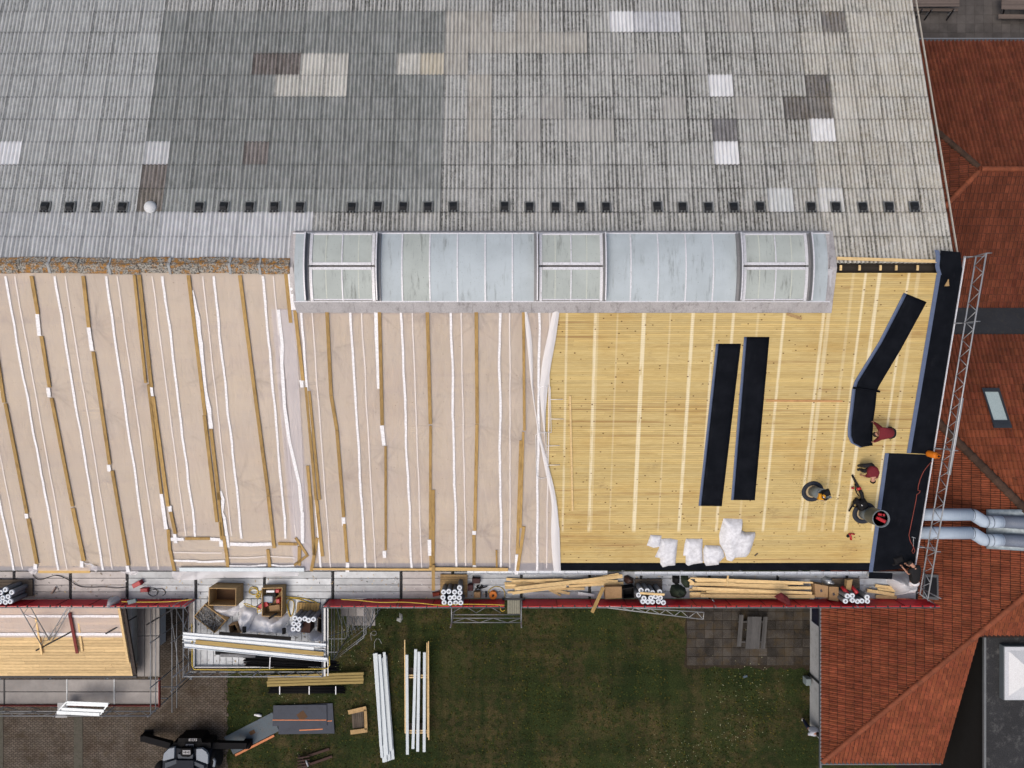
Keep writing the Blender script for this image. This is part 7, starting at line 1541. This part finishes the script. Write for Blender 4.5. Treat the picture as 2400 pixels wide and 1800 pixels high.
# ------------------------------------------------------------------ telehandler at the bottom edge
tel = thing('telehandler', 'grey telehandler with black stabiliser arms at the bottom edge', 'telehandler', P(*V4(740, 640), 0))
TG1 = M('dark grey machine paint', (0.014, 0.017, 0.024), .65, .15, 2, spec=.12); TG2 = M('mid grey machine paint', (0.060, 0.070, 0.085), .6, .12, 2, spec=.15); TW = M('silver machine paint', (0.22, 0.25, 0.285), .5, .1, 1.5, spec=.2); TB = M('black machine steel', (0.004, 0.004, 0.005), .7, .3, 3, spec=.12)
def vpoly(pts, z0, z1, name, mat, taper=0.0):
    q = [P(*V4(*c), z1) for c in pts]; c = sum(q, Vector()) / len(q)
    if sum((q[i].x * q[(i + 1) % len(q)].y - q[(i + 1) % len(q)].x * q[i].y) for i in range(len(q))) < 0: q.reverse()
    b = MB(); b.hexa([Vector((p.x + (p.x - c.x) * taper, p.y + (p.y - c.y) * taper, z0)) for p in q], q); return b.build(name, mat, tel)
vpoly([(400, 600), (420, 480), (520, 400), (660, 420), (860, 420), (1010, 425), (1090, 480), (1085, 660), (1080, 1100), (380, 1100)], .55, 1.5, 'chassis', TG1)
vpoly([(398, 598), (415, 500), (490, 425), (575, 405), (572, 565), (420, 605)], 1.5, 1.64, 'wing_panel', TW, .04); vpoly([(912, 430), (1000, 425), (1060, 470), (1088, 520), (1085, 655), (910, 590)], 1.5, 1.64, 'wing_panel', TW, .04)
vpoly([(628, 505), (858, 510), (852, 575), (630, 570)], 1.5, 1.68, 'front_plate', TG2); vpoly([(435, 640), (605, 590), (605, 650), (450, 716), (435, 760)], 1.52, 1.72, 'deck_panel', TG2); vpoly([(868, 610), (1025, 680), (1025, 740), (868, 665)], 1.52, 1.72, 'deck_panel', TG2)
vpoly([(605, 600), (868, 605), (868, 1100), (605, 1100)], 1.52, 1.80, 'engine_cover', TG1)
vpoly([(670, 420), (830, 420), (835, 525), (800, 548), (700, 545), (668, 520)], 1.5, 1.76, 'boom_head', TB)
vpoly([(560, 330), (1130, 330), (1130, 415), (560, 415)], .5, 1.35, 'front_frame', TB)
for (a, c) in (((560, 345), (150, 235)), ((1120, 335), (1690, 345))):
    b = MB(); b.bar(P(*V4(*a), .85), P(*V4(*c), .55), .34, .28); b.build('stabiliser_arm', TB, tel)
    b = MB(); p = P(*V4(*c), .3); b.box((p.x, p.y, .32), (.42, .34, .56), bev=.04); b.box((p.x, p.y, .03), (.5, .5, .05)); b.build('stabiliser_foot', TB, tel)
b = MB(); b.tube([P(*V4(1180, 375), .9), P(*V4(1640, 375), .5)], .05, 8); b.tube([P(*V4(480, 350), .8), P(*V4(130, 285), .5)], .05, 8); b.build('ram', M('brown ram', (0.09, 0.05, 0.035), .5, .2, 3, metal=.3), tel, True)
for (x, y) in ((1200, 540), (400, 760)):
    p = P(*V4(x, y), .6); b = MB(); b.lathe([(.16, -.2), (.5, -.22), (.56, -.12), (.56, .12), (.5, .22), (.16, .2)], p, 24, (1, .25, 0)); wh = b.build('wheel', M('tyre rubber', (0.012, 0.011, 0.011), .85, .3, 5), tel, True)
b = MB(); b.tube([P(*V4(1175, 570), 1.2), P(*V4(1195, 610), 1.25), P(*V4(1180, 690), 1.2)], .07, 8); b.build('mudguard', TW, tel, True)
for (x0, y0, x1, y1, z) in ((797, 268, 918, 306, 1.40), (750, 352, 868, 408, 1.36), (703, 445, 820, 508, 1.765)):
    q = [P(*V4(*c), z) for c in ((x0, y1), (x1, y1), (x1, y0), (x0, y0))]; b = MB(); b.hexa([p - Vector((0, 0, .05)) for p in q], q); lp_ = b.build('label_plate', M('worn label print', (0.30, 0.30, 0.31), .6, .2, 8), tel)
    b = MB()
    for i in range(4): b.box(q[3].lerp(q[2], .18 + i * .21).lerp(q[0].lerp(q[1], .18 + i * .21), .5) + Vector((0, 0, .003)), (.05, .08 + .04 * (i % 2), .004))
    b.build('label_print', TB, lp_)
vpoly([(640, 262), (980, 262), (1000, 330), (620, 330)], .4, 1.34, 'tow_block', TB)

# fine debris swept along the walkway and the platform: nobody could count it
b = MB(); random.seed(5)
for i in range(520):
    u, v = (rnd(0, 2150), rnd(1345, 1402)) if i % 3 else (rnd(465, 760), rnd(1410, 1555)); p = P(u, v, ZD + .006); a = rnd(0, 6.28); L = rnd(.02, .12)
    k = random.choice(((.7, .55, .3), (.25, .2, .15), (.8, .8, .8), (.1, .1, .1), (.5, .35, .18))); b.bar(p, p + Vector((math.cos(a) * L, math.sin(a) * L, 0)), rnd(.015, .04), .012, tone=(*k, 1))
DB = NG('small debris'); dbm = DB.fin(DB.mix(1.0, (.8, .8, .8), DB.tone(), 'MULTIPLY'), .8, None, 0, 0, 0, .2)
tag(b.build('walkway_debris', dbm), 'small offcuts and scraps littering the scaffold walkway', 'debris', kind='stuff')
# ------------------------------------------------------------------ people
def skinned(nodes, edges, sub=2):
    """nodes: name -> (point, radius); a continuous tapered surface grown along the edges"""
    names = list(nodes); me = bpy.data.meshes.new('tmp'); me.from_pydata([tuple(nodes[n][0]) for n in names], [(names.index(a), names.index(b)) for a, b in edges], [])
    o = bpy.data.objects.new('tmp', me); COL.objects.link(o); md = o.modifiers.new('s', 'SKIN'); md.use_smooth_shade = True
    for i, n in enumerate(names):
        r = nodes[n][1]; r = (r * 1.25, r * 1.25); me.skin_vertices[0].data[i].radius = r
    me.skin_vertices[0].data[0].use_root = True
    o.modifiers.new('d', 'SUBSURF').levels = sub; dg = bpy.context.evaluated_depsgraph_get(); ev = o.evaluated_get(dg)
    m2 = bpy.data.meshes.new_from_object(ev); bpy.data.objects.remove(o); bpy.data.meshes.remove(me); return m2
SKINM = M('skin', (0.42, 0.22, 0.15), .55, .08, 8); HAIRM = M('dark hair', (0.016, 0.012, 0.010), .7, .3, 20); SHOE = M('black boots', (0.012, 0.012, 0.013), .6, .3, 8)
def person(label, J, shirt, trousers, shoes=SHOE, hair=HAIRM, sleeves='long', gloves=False, short=False):
    """J: joint -> world point (pelvis chest neck head, shoulder/elbow/hand/hip/knee/ankle/toe with l_ and r_)"""
    t = thing('person', label, 'person', (J['pelvis'].x, J['pelvis'].y, min(J['l_toe'].z, J['r_toe'].z) - .04))
    def put(me, name, mat, par=t):
        me.materials.clear(); me.materials.append(mat); me.shade_smooth(); me.transform(Matrix.Translation(-worg(par))); o = bpy.data.objects.new(name, me); COL.objects.link(o); o.parent = par; return o
    N = {'pelvis': (J['pelvis'], .125), 'belly': (J['pelvis'].lerp(J['chest'], .45), .125), 'chest': (J['chest'], .145), 'neck': (J['neck'], .06)}
    hd_ = J['head'] - J['neck']; N['jaw'] = (J['neck'] + hd_ * .45, .078); N['head'] = (J['head'], .085); N['crown'] = (J['head'] + hd_.normalized() * .035, .06)
    E = [('pelvis', 'belly'), ('belly', 'chest'), ('chest', 'neck'), ('neck', 'jaw'), ('jaw', 'head'), ('head', 'crown')]
    for s in 'lr':
        for a, r in (('shoulder', .066), ('elbow', .043), ('hand', .036), ('hip', .092), ('knee', .06), ('ankle', .042), ('toe', .036)): N[s + a] = (J[s + '_' + a], r)
        N[s + 'wrist'] = (J[s + '_elbow'].lerp(J[s + '_hand'], .82), .03)
        E += [('chest', s + 'shoulder'), (s + 'shoulder', s + 'elbow'), (s + 'elbow', s + 'wrist'), (s + 'wrist', s + 'hand'), ('pelvis', s + 'hip'), (s + 'hip', s + 'knee'), (s + 'knee', s + 'ankle'), (s + 'ankle', s + 'toe')]
    bm_ = skinned(N, E)
    fb = MB()                                   # five separate bent fingers per hand, thumb from the side of the palm
    for s in 'lr':
        d = (J[s + '_hand'] - J[s + '_elbow']).normalized(); sd_ = d.cross(Vector((0, 0, 1))); sd_ = sd_.normalized() if sd_.length > .1 else Vector((1, 0, 0)); dn = d.cross(sd_)
        dn = dn if dn.z < 0 else -dn; h = J[s + '_hand']
        for k, L in ((-1.5, .062), (-.5, .075), (.5, .08), (1.5, .072)): b0 = h + sd_ * k * .017 + d * .025; fb.tube([b0, b0 + d * L * .5 + dn * .008, b0 + d * L * .85 + dn * .03], [.0095, .009, .007], 6)
        fb.tube([h + sd_ * .03 - d * .01, h + sd_ * .058 + d * .018 + dn * .01, h + sd_ * .062 + d * .045 + dn * .02], [.011, .01, .008], 6)
    tmp = bmesh.new(); tmp.from_mesh(bm_); fm = fb.mesh('f', None); tmp.from_mesh(fm); tmp.to_mesh(bm_); tmp.free()
    put(bm_, 'body', SKINM)
    # face: eyes, nose, mouth, ears on the side the head looks at
    up = hd_.normalized(); fwd = J['look'] - J['head']; fwd = (fwd - up * fwd.dot(up)).normalized(); rt = fwd.cross(up)
    b = MB(); b.add([J['head'] + fwd * .095 + up * .015 + rt * .012, J['head'] + fwd * .095 + up * .015 - rt * .012, J['head'] + fwd * .118 - up * .022, J['head'] + fwd * .09 - up * .03 + rt * .016, J['head'] + fwd * .09 - up * .03 - rt * .016], [(0, 1, 2), (1, 4, 2), (4, 3, 2), (3, 0, 2)]); b.build('nose', SKINM, t)
    b = MB(); [b.lathe([(.0, .0), (.012, .004), (.0, .012)], J['head'] + fwd * .088 + up * .02 + rt * k, 8, fwd) for k in (-.034, .034)]; b.build('eyes', HAIRM, t)
    b = MB(); b.tube([J['head'] + fwd * .088 - up * .052 + rt * k for k in (-.025, 0, .025)], .006, 6); b.build('mouth', M('lips', (0.3, 0.10, 0.08), .5, .1, 9), t)
    b = MB(); [b.lathe([(.0, -.008), (.026, 0), (.0, .008)], J['head'] + rt * k - up * .005, 8, rt) for k in (-.1, .1)]; b.build('ears', SKINM, t)
    # hair
    b = MB(); c = J['head'] + up * .02 - fwd * .015; q = up.to_track_quat('Z', 'Y'); pts = []; n = 16
    for j in range(8):
        a = -.15 + (math.pi / 2 + .15) * j / 7
        for k in range(n):
            v_ = q @ Vector((math.cos(a) * math.cos(6.2832 * k / n), math.cos(a) * math.sin(6.2832 * k / n), math.sin(a)))
            ff = max(0, v_.dot(fwd)); pts.append(c + v_ * (.122 - .015 * ff + .006 * noise.noise(v_ * 6)) + up * (.03 * ff if j == 0 else 0))
    b.add(pts, [(j * n + k, j * n + (k + 1) % n, (j + 1) * n + (k + 1) % n, (j + 1) * n + k) for j in range(7) for k in range(n)]); b.build('hair', hair, t, True)
    # clothes
    N2 = {'chest': (J['chest'], .215), 'belly': (N['belly'][0], .20), 'waist': (J['pelvis'].lerp(J['chest'], -.05), .17), 'neck': (J['chest'].lerp(J['neck'], .8), .11)}; E2_ = [('chest', 'belly'), ('belly', 'waist'), ('chest', 'neck')]
    for s in 'lr':
        N2[s + 's'] = (J[s + '_shoulder'], .105); E2_ += [('chest', s + 's')]
        en = N[s + 'wrist'][0] if sleeves == 'long' else J[s + '_shoulder'].lerp(J[s + '_elbow'], .7); mid = J[s + '_elbow'] if sleeves == 'long' else J[s + '_shoulder'].lerp(J[s + '_elbow'], .4)
        N2[s + 'e'] = (mid, .07); N2[s + 'w'] = (en, .045 if sleeves == 'long' else .06); E2_ += [(s + 's', s + 'e'), (s + 'e', s + 'w')]
    put(skinned(N2, E2_), 'shirt', shirt)
    N3 = {'pelvis': (J['pelvis'], .165), 'waist': (J['pelvis'].lerp(J['chest'], .15), .15)}; E3_ = [('pelvis', 'waist')]
    for s in 'lr':
        k_ = J[s + '_knee'] if not short else J[s + '_hip'].lerp(J[s + '_knee'], .75); N3[s + 'h'] = (J[s + '_hip'], .112); N3[s + 'k'] = (k_, .078); E3_ += [('pelvis', s + 'h'), (s + 'h', s + 'k')]
        if not short: N3[s + 'a'] = (J[s + '_knee'].lerp(J[s + '_ankle'], .93), .062); E3_ += [(s + 'k', s + 'a')]
    put(skinned(N3, E3_), 'trousers', trousers)
    for s in 'lr': a = J[s + '_ankle']; tt = J[s + '_toe']; put(skinned({'a': (a + (a - tt) * .25, .052), 'b': (a.lerp(tt, .5), .052), 'c': (tt + (tt - a) * .1, .045)}, [('a', 'b'), ('b', 'c')]), 'shoe', shoes)
    return t
REDS = M('dark red shirt', (0.13, 0.012, 0.018), .85, .15, 5); BLKT = M('black work trousers', (0.010, 0.010, 0.012), .85, .3, 6); BLKS = M('black shirt', (0.009, 0.009, 0.010), .85, .3, 6); NAVY = M('navy trousers', (0.010, 0.015, 0.035), .85, .2, 6); WSH = M('pale shirt', (0.50, 0.53, 0.60), .8, .1, 5); WBOOT = M('pale shoes', (0.45, 0.45, 0.42), .7, .1, 6); CREAM_ = M('white trousers', (0.62, 0.62, 0.64), .8, .1, 5)
r = lambda x, y, h: SR(*CD(x, y), h)
person('bending worker in a dark red shirt pulling the bent black sheet', dict(pelvis=r(852, 948, .90), chest=r(755, 948, .99), neck=r(712, 950, .95), head=r(680, 962, .86), look=r(640, 962, .3),
    l_shoulder=r(722, 908, .95), r_shoulder=r(722, 996, .95), l_elbow=r(690, 868, .62), r_elbow=r(690, 1022, .62), l_hand=r(648, 836, .36), r_hand=r(648, 1046, .36),
    l_hip=r(850, 922, .86), r_hip=r(850, 978, .86), l_knee=r(818, 908, .47), r_knee=r(820, 992, .47), l_ankle=r(835, 900, .07), r_ankle=r(838, 998, .07), l_toe=r(800, 898, .03), r_toe=r(803, 1000, .03)), REDS, BLKT)
r = lambda x, y, h: SR(*E6(x, y), h)
person('crouching worker in a dark red shirt and black trousers by the leaf blower', dict(pelvis=r(1480, 250, .58), chest=r(1468, 385, .78), neck=r(1475, 445, .76), head=r(1476, 500, .70), look=r(1440, 520, .1),
    l_shoulder=r(1540, 400, .73), r_shoulder=r(1400, 410, .73), l_elbow=r(1545, 450, .42), r_elbow=r(1345, 425, .42), l_hand=r(1500, 480, .12), r_hand=r(1262, 402, .10),
    l_hip=r(1450, 235, .55), r_hip=r(1455, 290, .55), l_knee=r(1320, 235, .52), r_knee=r(1330, 335, .52), l_ankle=r(1262, 232, .08), r_ankle=r(1256, 305, .08), l_toe=r(1205, 245, .04), r_toe=r(1198, 310, .04)), REDS, BLKT, sleeves='short')
w = lambda x, y, z: P(*C6(x, y), z)
person('worker in a black shirt leaning over the verge at the white bag', dict(pelvis=w(945, 565, 6.55), chest=w(955, 430, 6.98), neck=w(935, 375, 7.02), head=w(900, 345, 7.0), look=w(800, 330, 6.4),
    l_shoulder=w(898, 425, 6.96), r_shoulder=w(985, 385, 6.96), l_elbow=w(885, 470, 6.72), r_elbow=w(935, 400, 6.72), l_hand=w(800, 378, 6.52), r_hand=w(850, 355, 6.52),
    l_hip=w(915, 575, 6.45), r_hip=w(975, 575, 6.45), l_knee=w(900, 600, 6.05), r_knee=w(965, 600, 6.05), l_ankle=w(905, 610, 5.70), r_ankle=w(965, 610, 5.70), l_toe=w(880, 590, 5.65), r_toe=w(940, 590, 5.65)), BLKS, CREAM_, sleeves='short')
b = MB(); b.box(w(765, 300, 6.5), (.42, .3, .2), rz=.4, bev=.06); b.box(w(730, 350, 6.4), (.3, .12, .14), rz=.3, bev=.04); one(b, 'black_welder', BLKP, 'black welding tool on the verge membrane under the leaning worker', 'tool')
p0 = P(*D4(1372, 1206), 0)
def w4(dx, dy, z): return Vector((p0.x + dx, p0.y + dy, z))
person('person in a pale shirt and navy trousers walking beside the house wall', dict(pelvis=w4(.10, .02, .93), chest=w4(.13, .03, 1.30), neck=w4(.15, .04, 1.50), head=w4(.17, .05, 1.64), look=w4(.0, -1.5, 1.5),
    l_shoulder=w4(.32, .06, 1.42), r_shoulder=w4(-.05, .0, 1.42), l_elbow=w4(.36, .12, 1.15), r_elbow=w4(-.10, -.12, 1.16), l_hand=w4(.33, -.04, .95), r_hand=w4(-.05, -.28, 1.0),
    l_hip=w4(.19, .02, .90), r_hip=w4(.02, .02, .90), l_knee=w4(.2, -.14, .50), r_knee=w4(.0, .06, .49), l_ankle=w4(.19, -.10, .09), r_ankle=w4(-.01, .20, .1), l_toe=w4(.2, -.26, .04), r_toe=w4(-.02, .06, .04)), WSH, NAVY, WBOOT)
